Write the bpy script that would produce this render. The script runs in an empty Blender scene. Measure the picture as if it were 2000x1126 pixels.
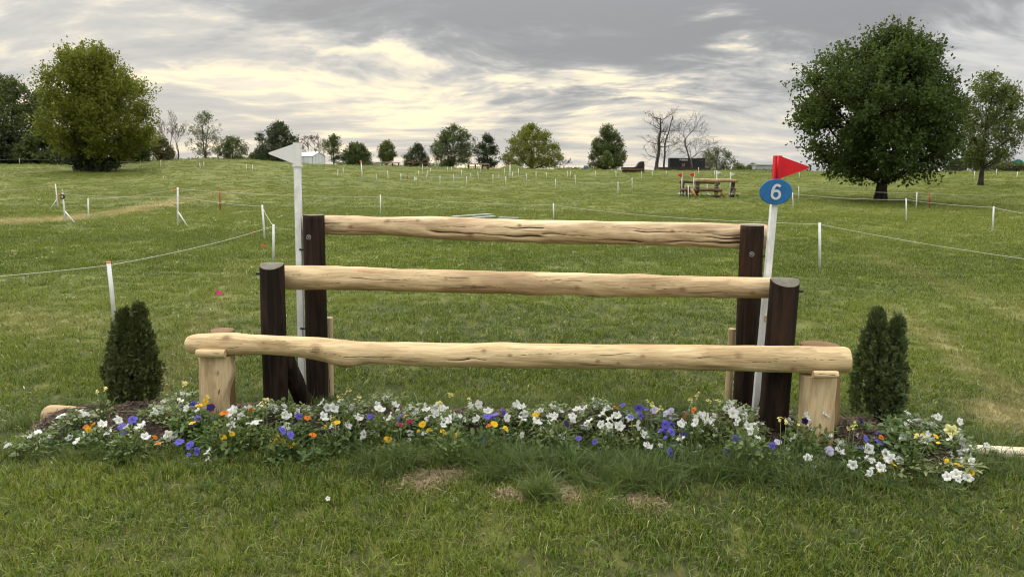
import bpy, bmesh, math, random
import numpy as np
from mathutils import Matrix, Vector, Euler

R = math.radians
scene = bpy.context.scene
col = scene.collection

# ------------------------------------------------------------------ camera
cam_data = bpy.data.cameras.new('camera')
cam_data.sensor_width = 36.0
cam_data.lens = 25.56
cam_data.clip_start = 0.05
cam_data.clip_end = 6000
cam = bpy.data.objects.new('camera', cam_data)
cam.matrix_world = (Matrix.Translation((0, 0, 1.6)) @ Matrix.Rotation(R(90 - 9.2), 4, 'X')
                    @ Matrix.Rotation(R(0.6), 4, 'Z'))
col.objects.link(cam)
scene.camera = cam

# ------------------------------------------------------------------ node helper
class NB:
    def __init__(s, nt):
        s.nt = nt
    def n(s, typ, **kw):
        nd = s.nt.nodes.new(typ)
        for k, v in kw.items():
            setattr(nd, k, v)
        return nd
    def set(s, sock, v):
        if isinstance(v, bpy.types.NodeSocket):
            s.nt.links.new(v, sock)
        elif isinstance(v, (tuple, list)) and len(v) == 3 and sock.type == 'RGBA':
            sock.default_value = (*v, 1)
        else:
            sock.default_value = v
    def m(s, op, a, b=0.0, c=None, clamp=False):
        nd = s.n('ShaderNodeMath', operation=op, use_clamp=clamp)
        s.set(nd.inputs[0], a); s.set(nd.inputs[1], b)
        if c is not None: s.set(nd.inputs[2], c)
        return nd.outputs[0]
    def vm(s, op, a, b=(0, 0, 0), c=None):
        nd = s.n('ShaderNodeVectorMath', operation=op)
        s.set(nd.inputs[0], a); s.set(nd.inputs[1], b)
        if c is not None: s.set(nd.inputs[2], c)
        return nd.outputs['Value'] if op in ('LENGTH', 'DOT_PRODUCT', 'DISTANCE') else nd.outputs[0]
    def scl(s, v, f):
        nd = s.n('ShaderNodeVectorMath', operation='SCALE'); s.set(nd.inputs[0], v); s.set(nd.inputs['Scale'], f)
        return nd.outputs[0]
    def mix(s, f, a, b, blend='MIX'):
        nd = s.n('ShaderNodeMix', data_type='RGBA', blend_type=blend, clamp_factor=True)
        s.set(nd.inputs[0], f); s.set(nd.inputs[6], a); s.set(nd.inputs[7], b)
        return nd.outputs[2]
    def noise(s, vec, scale, detail=4, rough=.55, dist=0.0, out=0):
        nd = s.n('ShaderNodeTexNoise')
        s.set(nd.inputs['Vector'], vec)
        nd.inputs['Scale'].default_value = scale; nd.inputs['Detail'].default_value = detail
        nd.inputs['Roughness'].default_value = rough; nd.inputs['Distortion'].default_value = dist
        return nd.outputs[out]
    def ss(s, a, b, x, lo=0.0, hi=1.0):
        nd = s.n('ShaderNodeMapRange', interpolation_type='SMOOTHSTEP')
        s.set(nd.inputs[0], x); s.set(nd.inputs[1], a); s.set(nd.inputs[2], b)
        s.set(nd.inputs[3], lo); s.set(nd.inputs[4], hi)
        return nd.outputs[0]
    def sep(s, v):
        nd = s.n('ShaderNodeSeparateXYZ'); s.set(nd.inputs[0], v); return nd.outputs
    def comb(s, x, y, z):
        nd = s.n('ShaderNodeCombineXYZ')
        for i, v in enumerate((x, y, z)): s.set(nd.inputs[i], v)
        return nd.outputs[0]
    def mapping(s, v, loc=(0, 0, 0), rot=(0, 0, 0), scale=(1, 1, 1)):
        nd = s.n('ShaderNodeMapping'); s.set(nd.inputs[0], v)
        nd.inputs[1].default_value = loc; nd.inputs[2].default_value = rot; nd.inputs[3].default_value = scale
        return nd.outputs[0]

# ------------------------------------------------------------------ sky
SUN_AZ, SUN_EL = -24.0, 42.0       # degrees: left of straight ahead, above the horizon
world = bpy.data.worlds.new('World')
scene.world = world
world.use_nodes = True
world.cycles.sampling_method = 'MANUAL'
world.cycles.sample_map_resolution = 256
wt = world.node_tree
wt.nodes.clear()
W = NB(wt)
d = W.vm('NORMALIZE', W.n('ShaderNodeTexCoord').outputs['Generated'])
dx, dy, dz = W.sep(d)
zc = W.m('MAXIMUM', dz, 0.0)
az = W.m('ARCTAN2', dx, dy)
k = W.m('DIVIDE', 1.0, W.m('ADD', zc, 0.22))
P0 = W.comb(W.m('MULTIPLY', dx, k), W.m('MULTIPLY', dy, k), 0.0)     # a flat cloud layer overhead
warp = W.n('ShaderNodeTexNoise'); W.set(warp.inputs['Vector'], P0); warp.inputs['Scale'].default_value = .7; warp.inputs['Detail'].default_value = 2
P1 = W.vm('ADD', P0, W.scl(W.vm('SUBTRACT', warp.outputs['Color'], (.5, .5, .5)), .9))
def layer(loc, rot, sc, det, rough, P=P1): return W.m('SUBTRACT', W.noise(W.mapping(P, loc, (0, 0, R(rot)), (sc[0], sc[1], 1)), 1.0, det, rough), .5)
big = layer((3.1, 7.7, 0), -24, (.85, 1.3), 3, .5)
mid = layer((9.4, 2.2, 0), -24, (2.0, 3.6), 5, .58)
fine = layer((1.3, 5.2, 0), -18, (6.0, 9.5), 3, .62)
low = layer((4.4, 1.9, 0), 3, (1.0, 4.0), 4, .55, P0)
sx, sy, sz = (math.sin(R(-8)) * math.cos(R(11)), math.cos(R(-8)) * math.cos(R(11)), math.sin(R(11)))
sund = W.vm('DOT_PRODUCT', d, (sx, sy, sz))
glow = W.ss(.80, .985, sund)
# heavy bank high up, its torn lower edge falling from upper left to the centre
edge = W.m('ADD', W.m('MULTIPLY', W.m('POWER', W.m('ABSOLUTE', W.m('SUBTRACT', az, .22)), 1.6), .26), .105)
bank = W.ss(-.05, .08, W.m('ADD', W.m('SUBTRACT', zc, edge), W.m('ADD', W.m('MULTIPLY', mid, .30), W.m('MULTIPLY', fine, .12))))
bank = W.m('MULTIPLY', bank, W.ss(.62, .25, zc))
hz = W.ss(.11, .02, zc)
# thickness of the deck: thick = slate, thin = lit through
thick = W.m('ADD', W.m('MULTIPLY', big, .75), W.m('ADD', W.m('MULTIPLY', mid, 1.25), W.m('MULTIPLY', fine, .30)))
thick = W.m('MULTIPLY', thick, W.m('SUBTRACT', 1.0, W.m('MULTIPLY', hz, .45)))
thick = W.m('ADD', thick, W.m('MULTIPLY', low, W.m('MULTIPLY', hz, 1.1)))
tone = W.ss(-.40, .42, W.m('ADD', thick, W.m('MULTIPLY', bank, .52)))
pale = W.mix(glow, (.58, .60, .625), (.70, .67, .61))
slate = W.mix(bank, (.375, .395, .425), (.25, .26, .285))
cloud = W.mix(tone, pale, slate)
# torn thin places where the veiled sun comes through, warm
rid = W.ss(.15, .0, W.m('ABSOLUTE', layer((6.1, 3.3, 0), -24, (2.6, 5.4), 4, .60)))
gap = W.ss(.06, -.30, W.m('ADD', thick, W.m('MULTIPLY', bank, .35)))
thin = W.m('MULTIPLY', gap, W.m('ADD', .16, W.m('MULTIPLY', rid, 1.0)), clamp=True)
cloud = W.mix(W.m('MULTIPLY', thin, W.m('MULTIPLY', W.m('ADD', .12, glow), 1.3), clamp=True), cloud, (.90, .80, .60))
# a deck is brightest overhead
lum = W.m('ADD', .73, W.m('MULTIPLY', W.ss(.15, .80, zc), 2.1))
cloud = W.scl(cloud, lum)
sky = W.n('ShaderNodeTexSky', sky_type='NISHITA', sun_disc=False)
sky.sun_elevation = R(SUN_EL); sky.sun_rotation = R(SUN_AZ)
sky.altitude = 150; sky.air_density = 1.2; sky.dust_density = 2.5
skyc = W.scl(sky.outputs[0], .10)
final = W.vm('MULTIPLY', W.mix(.96, skyc, cloud), (1.035, 1.0, .94))       # warm white-balance tint over the whole sky
bg = W.n('ShaderNodeBackground'); W.set(bg.inputs[0], final); bg.inputs[1].default_value = 1.0
wo = W.n('ShaderNodeOutputWorld'); wt.links.new(bg.outputs[0], wo.inputs[0])

# ------------------------------------------------------------------ veiled sun
sun_data = bpy.data.lights.new('sun', 'SUN')
sun_data.energy = 1.5
sun_data.angle = R(10)
sun_data.color = (1.0, .93, .80)
sun = bpy.data.objects.new('sun', sun_data)
sdir = Vector((math.sin(R(SUN_AZ)) * math.cos(R(SUN_EL)), math.cos(R(SUN_AZ)) * math.cos(R(SUN_EL)), math.sin(R(SUN_EL))))
sun.rotation_euler = sdir.to_track_quat('Z', 'Y').to_euler()
sun.location = (0, 0, 40)
col.objects.link(sun)

scene.view_settings.view_transform = 'Standard'
scene.view_settings.look = 'None'
scene.view_settings.gamma = 1.0
scene.view_settings.exposure = 0.75
scene.view_settings.use_curve_mapping = False
scene.render.engine = 'CYCLES'
scene.cycles.max_bounces = 4
scene.cycles.diffuse_bounces = 2
scene.cycles.glossy_bounces = 1
scene.cycles.transmission_bounces = 2
scene.cycles.use_denoising = True
scene.cycles.use_adaptive_sampling = True
scene.cycles.adaptive_threshold = 0.03
scene.cycles.filter_width = 1.15

# ------------------------------------------------------------------ the survey of the place (metres; camera stands at the origin)
RAIL_TOP = [
    (-1.45, 5.02, 1.215, 0.0633),
    (-1.273, 5.007, 1.218, 0.0666),
    (-1.058, 4.99, 1.218, 0.0664),
    (-0.916, 4.979, 1.217, 0.0593),
    (-0.703, 4.962, 1.215, 0.0712),
    (-0.527, 4.949, 1.213, 0.0797),
    (-0.352, 4.935, 1.207, 0.0778),
    (-0.177, 4.921, 1.2, 0.0776),
    (-0.004, 4.907, 1.199, 0.0774),
    (0.203, 4.891, 1.197, 0.0755),
    (0.408, 4.874, 1.198, 0.0752),
    (0.68, 4.852, 1.195, 0.0749),
    (1.016, 4.825, 1.194, 0.078),
    (1.249, 4.806, 1.195, 0.0811),
    (1.448, 4.789, 1.187, 0.0825),
    (1.579, 4.778, 1.191, 0.084),
    (1.674, 4.77, 1.189, 0.0806),
]
RAIL_MID = [
    (-1.494, 4.63, 0.909, 0.0747),
    (-1.247, 4.608, 0.91, 0.076),
    (-0.98, 4.584, 0.912, 0.0739),
    (-0.715, 4.56, 0.907, 0.0719),
    (-0.453, 4.535, 0.907, 0.0716),
    (-0.193, 4.511, 0.906, 0.0712),
    (-0.032, 4.496, 0.909, 0.0694),
    (0.159, 4.478, 0.904, 0.0755),
    (0.239, 4.47, 0.908, 0.0706),
    (0.412, 4.454, 0.912, 0.0671),
    (0.632, 4.433, 0.91, 0.0685),
    (0.771, 4.419, 0.912, 0.073),
    (0.941, 4.403, 0.911, 0.068),
    (1.246, 4.372, 0.913, 0.0645),
    (1.488, 4.348, 0.916, 0.0642),
    (1.667, 4.33, 0.92, 0.0624),
]
RAIL_LOW = [
    (-1.934, 4.24, 0.556, 0.0486),
    (-1.88, 4.237, 0.559, 0.0596),
    (-1.739, 4.229, 0.561, 0.0641),
    (-1.661, 4.225, 0.564, 0.0687),
    (-1.583, 4.221, 0.561, 0.0609),
    (-1.459, 4.214, 0.564, 0.0576),
    (-1.366, 4.209, 0.56, 0.0576),
    (-1.242, 4.202, 0.555, 0.059),
    (-1.15, 4.197, 0.547, 0.0668),
    (-1.058, 4.192, 0.538, 0.0683),
    (-0.99, 4.188, 0.529, 0.0729),
    (-0.941, 4.185, 0.524, 0.076),
    (-0.889, 4.182, 0.533, 0.0651),
    (-0.782, 4.176, 0.531, 0.0665),
    (-0.599, 4.166, 0.529, 0.0695),
    (-0.387, 4.154, 0.527, 0.0708),
    (-0.176, 4.142, 0.531, 0.0722),
    (-0.041, 4.135, 0.537, 0.0781),
    (0.034, 4.13, 0.533, 0.075),
    (0.243, 4.118, 0.537, 0.0733),
    (0.45, 4.106, 0.539, 0.0731),
    (0.686, 4.093, 0.545, 0.0729),
    (0.949, 4.077, 0.549, 0.0726),
    (1.181, 4.064, 0.552, 0.0724),
    (1.412, 4.05, 0.553, 0.0737),
    (1.641, 4.036, 0.554, 0.0765),
    (1.756, 4.03, 0.553, 0.0764),
    (1.869, 4.023, 0.558, 0.0748),
    (1.914, 4.02, 0.559, 0.0748),
]
POST_BACK_LEFT = (-1.329, 4.87, 1.293, -1.34, 4.86, 0.0, 0.0719)
POST_BACK_RIGHT = (1.527, 4.64, 1.271, 1.558, 4.66, 0.0, 0.0734)
POST_FRONT_LEFT = (-1.486, 4.46, 1.016, -1.5, 4.46, 0.0, 0.0744)
POST_FRONT_RIGHT = (1.581, 4.17, 0.995, 1.588, 4.22, 0.0, 0.083)
STUMP_LEFT = (-1.761, 4.17, 0.496, -1.783, 4.17, 0.0, 0.0938)
STUMP_RIGHT = (1.755, 3.97, 0.467, 1.768, 3.97, 0.0, 0.0967)
BROWN_LEFT = (-1.797, 4.42, 0.604, -1.822, 4.42, 0.0, 0.0701)
BROWN_RIGHT = (1.864, 4.28, 0.582, 1.896, 4.28, 0.0, 0.1142)
PLANK_LEFT = (-1.267, 4.95, 0.579, -1.277, 4.95, 0.0, 0.0249)
PLANK_RIGHT = (1.475, 4.76, 0.571, 1.478, 4.76, 0.0, 0.024)
PEG_LEFT = ((-1.843, 4.14, 0.527), (-1.675, 4.14, 0.526), 0.0246)
PEG_RIGHT = ((1.68, 3.92, 0.498), (1.817, 3.92, 0.499), 0.022)
BRACE_LEFT = ((-1.465, 4.54, 0.426), (-1.376, 4.72, -0.01), 0.0571)
BRACE_RIGHT = ((1.602, 4.3, 0.44), (1.627, 4.5, 0.045), 0.0418)
FLAG_WHITE = {'top': (-1.431, 4.9, 1.766), 'base': (-1.459, 4.9, 0.0), 'w': 0.04, 'tip': (-1.612, 4.86, 1.695), 't0': (-1.447, 4.88, 1.758), 't1': (-1.449, 4.88, 1.629), 'ring': (-1.435, 4.9, 1.622)}
FLAG_RED = {'top': (1.609, 4.5, 1.706), 'base': (1.571, 4.5, 0.0), 'w': 0.0366, 'tip': (1.795, 4.47, 1.637), 't0': (1.621, 4.49, 1.703), 't1': (1.621, 4.49, 1.567), 'low': (1.609, 4.5, 1.564), 'sign': (1.597, 4.46, 1.489), 'sw': 0.0949, 'sh': 0.0723}
BOLTS = [
    (-1.329, 4.78, 1.15),
    (1.511, 4.55, 1.094),
    (-1.425, 4.87, 0.494),
    (1.624, 4.63, 0.563),
    (1.599, 4.52, 0.783),
]
SHRUBS = [
    {'base': (-2.505, 4.653, -0.0), 'top': [(-2.532, 4.65, 0.705), (-2.425, 4.65, 0.713)], 'w': 0.188},
    {'base': (2.348, 4.447, -0.0), 'top': [(2.274, 4.45, 0.768), (2.38, 4.45, 0.72)], 'w': 0.187},
]
GROUND_LOGS = [
    ((-2.946, 4.411, 0.045), (-2.657, 4.383, 0.045), 0.062),
    ((2.54, 4.023, 0.016), (3.28, 3.953, 0.016), 0.046),
]
BED = [
    (-2.848, 4.067),
    (-2.442, 3.891),
    (-1.99, 3.851),
    (-1.603, 3.959),
    (-0.881, 4.01),
    (-0.29, 4.058),
    (0.159, 4.039),
    (0.914, 4.076),
    (1.484, 3.982),
    (1.995, 3.82),
    (2.322, 3.652),
    (2.514, 3.677),
    (2.77, 4.08),
    (2.819, 4.333),
    (2.606, 4.53),
    (2.147, 4.546),
    (1.684, 4.561),
    (0.849, 4.575),
    (0.009, 4.609),
    (-0.674, 4.649),
    (-1.291, 4.66),
    (-1.979, 4.67),
    (-2.383, 4.657),
    (-2.786, 4.644),
    (-2.95, 4.418),
    (-2.968, 4.225),
]
FENCE_POSTS = [
    (-4.175, 7.486, -0.0, -4.191, 7.486, 0.612, 'cap'),
    (-4.185, 12.643, -0.01, -4.158, 12.643, 0.635, ''),
    (-5.55, 16.241, 0.014, -5.573, 16.241, 0.79, ''),
    (-8.955, 19.435, 0.021, -8.889, 19.435, 1.066, 'brace_r'),
    (-12.78, 21.933, -0.009, -12.741, 21.933, 0.65, 'cap'),
    (-17.981, 28.837, -0.084, -17.994, 28.837, 0.898, 'brace_l'),
    (-12.624, 20.538, 0.014, -12.636, 20.538, 0.86, 'brace_r2'),
    (-10.749, 26.797, 0.004, -10.724, 26.797, 0.824, 'red'),
    (-4.466, 24.604, 0.053, -4.453, 24.604, 0.756, ''),
    (1.305, 23.327, 0.044, 1.294, 23.327, 0.582, ''),
    (5.293, 12.418, -0.007, 5.232, 12.418, 0.776, ''),
    (12.996, 33.892, -0.023, 12.918, 33.892, 0.73, ''),
    (15.969, 40.917, 0.128, 15.913, 40.917, 0.892, ''),
    (13.491, 24.998, 0.042, 13.416, 24.998, 0.808, ''),
    (18.805, 34.103, 0.027, 18.775, 34.103, 0.808, ''),
    (19.261, 33.768, 0.025, 19.182, 33.768, 0.799, 'red'),
    (13.79, 20.913, -0.015, 13.747, 20.913, 0.731, ''),
    (6.52, 45.505, 0.193, 6.493, 45.505, 0.979, ''),
    (8.72, 53.768, 0.395, 8.691, 53.768, 1.173, ''),
    (12.296, 70.517, 0.929, 12.267, 70.517, 1.68, ''),
    (13.81, 73.078, 1.056, 13.784, 73.078, 1.693, ''),
    (10.276, 73.549, 1.015, 10.253, 73.549, 1.722, ''),
    (12.476, 47.132, 0.268, 12.434, 47.132, 1.049, ''),
    (19.047, 69.501, 1.058, 19.006, 69.501, 1.798, ''),
    (9.718, 40.554, 0.117, 9.665, 40.554, 0.902, ''),
    (-22.978, 64.908, 1.297, -22.975, 64.908, 1.853, ''),
    (-23.458, 64.674, 1.292, -23.429, 64.674, 1.891, ''),
    (-14.886, 62.357, 0.847, -14.845, 62.357, 1.533, ''),
    (-15.907, 68.771, 1.059, -15.89, 68.771, 1.673, ''),
    (-11.237, 60.44, 0.666, -11.255, 60.44, 1.294, 'orange'),
    (-10.471, 61.536, 0.688, -10.5, 61.536, 1.492, ''),
    (-9.084, 59.459, 0.586, -9.082, 59.459, 1.262, ''),
    (-9.136, 63.591, 0.763, -9.106, 63.591, 1.354, 'red'),
    (-7.957, 59.092, 0.563, -7.951, 59.092, 1.072, 'card'),
    (-9.094, 70.695, 0.973, -9.079, 70.695, 1.507, ''),
    (-9.199, 74.386, 1.2, -9.169, 74.386, 2.169, ''),
    (-7.331, 62.183, 0.713, -7.335, 62.183, 1.329, 'orange'),
    (-8.151, 69.988, 0.94, -8.122, 69.988, 1.517, ''),
    (-8.466, 75.423, 1.275, -8.462, 75.423, 1.721, ''),
    (-5.728, 57.511, 0.489, -5.724, 57.511, 1.127, ''),
    (-4.834, 59.963, 0.623, -4.866, 59.963, 1.361, 'orange'),
    (-6.992, 78.317, 1.395, -6.99, 78.317, 1.926, ''),
    (-6.782, 80.683, 1.476, -6.781, 80.683, 1.974, ''),
    (-3.55, 55.862, 0.41, -3.55, 55.862, 1.103, ''),
    (-3.89, 67.508, 0.883, -3.891, 67.508, 1.343, ''),
    (-4.954, 70.54, 1.017, -4.973, 70.54, 1.608, ''),
    (-3.042, 64.573, 0.77, -3.115, 64.573, 1.458, ''),
    (-3.453, 78.351, 1.372, -3.455, 78.351, 1.963, ''),
    (-1.634, 59.555, 0.58, -1.638, 59.555, 1.298, ''),
    (-1.3, 66.096, 0.874, -1.281, 66.096, 1.424, 'orange'),
    (-0.54, 55.029, 0.382, -0.559, 55.029, 1.153, ''),
    (-0.856, 73.175, 1.09, -0.863, 73.175, 1.908, 'orange'),
    (-0.069, 64.822, 0.843, -0.076, 64.822, 1.467, ''),
    (0.52, 69.625, 0.96, 0.476, 69.625, 1.797, ''),
    (1.082, 60.071, 0.62, 1.072, 60.071, 1.365, ''),
    (2.149, 68.97, 0.931, 2.135, 68.97, 1.505, ''),
    (2.964, 65.708, 0.864, 2.953, 65.708, 1.469, ''),
    (3.051, 52.679, 0.289, 3.025, 52.679, 1.053, ''),
    (5.153, 70.001, 0.981, 5.138, 70.001, 1.606, ''),
    (5.366, 68.969, 0.945, 5.351, 68.969, 1.562, ''),
    (4.936, 58.101, 0.572, 4.877, 58.101, 1.332, ''),
    (8.146, 72.812, 1.01, 8.128, 72.812, 1.635, ''),
    (16.157, 77.758, 1.234, 16.133, 77.758, 1.784, ''),
    (19.785, 78.556, 1.39, 19.748, 78.556, 2.128, ''),
    (-54.051, 80.668, 1.651, -54.02, 80.668, 2.369, ''),
    (-47.822, 80.987, 1.624, -47.78, 80.987, 2.384, ''),
    (-35.015, 69.13, 1.491, -34.978, 69.13, 2.14, ''),
    (-33.33, 69.645, 1.61, -33.298, 69.645, 2.235, ''),
    (-27.905, 65.63, 1.448, -27.919, 65.63, 1.987, ''),
    (-28.282, 67.302, 1.553, -28.25, 67.302, 2.107, ''),
    (26.08, 67.07, 1.133, 26.039, 67.07, 1.686, ''),
    (30.304, 67.993, 1.307, 30.309, 67.993, 1.821, ''),
    (39.981, 63.869, 1.269, 39.991, 63.869, 1.971, ''),
    (45.818, 69.89, 1.643, 45.823, 69.89, 2.218, ''),
    (43.688, 63.879, 1.351, 43.705, 63.879, 1.943, ''),
]
TALL_MARKERS = [
    (-12.101, 59.018, 0.664, -12.187, 59.018, 2.283),
    (-0.307, 65.37, 0.861, -0.276, 65.37, 2.315),
]
STRINGS = [
    {'p': [(-5.462, 6.6, 0.53), (-4.188, 7.486, 0.586), (-4.159, 12.643, 0.608), (-5.575, 16.241, 0.756), (-8.904, 19.435, 0.837)], 'sag': 0.05, 'l': 'sagging white string from the left edge past the conifer shrub to a braced post'},
    {'p': [(-12.745, 21.933, 0.604), (-8.892, 19.435, 1.026), (-4.454, 24.604, 0.688), (1.295, 23.327, 0.533), (5.234, 12.418, 0.75), (7.436, 9.2, 0.447)], 'sag': 0.06, 'l': 'white string running behind the jump rails and on past the right edge'},
    {'p': [(-23.557, 30.0, 0.32), (-17.979, 28.837, 0.838)], 'sag': 0.03, 'l': 'white string reaching the leftmost braced post from the left edge'},
    {'p': [(-12.611, 20.538, 0.818), (-8.767, 19.135, 0.836)], 'sag': 0.06, 'l': 'white string between two braced posts beside the worn path'},
    {'p': [(9.667, 40.554, 0.863), (15.917, 40.917, 0.836), (18.78, 34.103, 0.761), (24.212, 35.103, 0.69)], 'sag': 0.05, 'l': 'thin white string crossing in front of the big maple trunk'},
    {'p': [(12.921, 33.892, 0.683), (13.421, 24.998, 0.756), (13.75, 20.913, 0.702), (12.333, 16.0, 0.675)], 'sag': 0.05, 'l': 'white string between short posts at the far right of the field'},
    {'p': [(3.037, 52.679, 0.98), (6.495, 45.505, 0.917), (8.694, 53.768, 1.099)], 'sag': 0.08, 'l': 'thin string on two posts left of the small far jump'},
    {'p': [(-9.084, 59.459, 1.18), (-5.737, 57.511, 1.047), (-3.55, 55.862, 1.027), (-0.546, 55.029, 1.066), (1.073, 60.071, 1.282)], 'sag': 0.08, 'l': 'thin string on the middle distance posts above the top rail'},
    {'p': [(-61.191, 80.668, 2.24), (-54.02, 80.668, 2.259), (-47.789, 80.987, 2.273), (-34.975, 69.13, 2.045), (-33.295, 69.645, 2.14)], 'sag': 0.05, 'l': 'pale tape strung on posts below the far left hedge'},
]
DRY = [
    (-14.494, 19.388, -13.955, 22.26, 1.0, 1.25),
    (-13.955, 22.26, -15.35, 33.628, 0.75, 1.15),
    (-15.35, 33.628, -16.437, 44.226, 0.9, 0.5),
    (4.645, 8.707, 3.596, 4.85, 0.16, 0.4),
    (3.378, 4.843, 3.406, 4.35, 0.28, 0.75),
    (7.305, 14.759, 5.733, 7.591, 0.3, 0.25),
    (-2.435, 4.763, -4.49, 11.915, 0.2, 0.22),
    (-5.862, 8.176, -4.558, 7.115, 0.4, 0.25),
]
BARE = [
    (-0.45, 3.596, 0.17),
    (-0.29, 3.665, 0.1),
    (0.282, 3.454, 0.13),
    (0.629, 3.37, 0.13),
    (0.011, 3.413, 0.08),
    (0.413, 3.605, 0.1),
]
TALL_CLUMPS = [
    (0.12, 3.682, 0.16, 14),
    (0.289, 3.754, 0.14, 9),
    (0.582, 3.565, 0.2, 22),
    (0.72, 3.664, 0.15, 12),
    (-0.073, 3.745, 0.15, 10),
    (-0.655, 3.73, 0.2, 10),
    (0.138, 3.393, 0.06, 5),
    (-0.273, 3.81, 0.15, 10),
    (1.132, 3.776, 0.2, 12),
    (1.518, 3.685, 0.25, 14),
]
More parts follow.
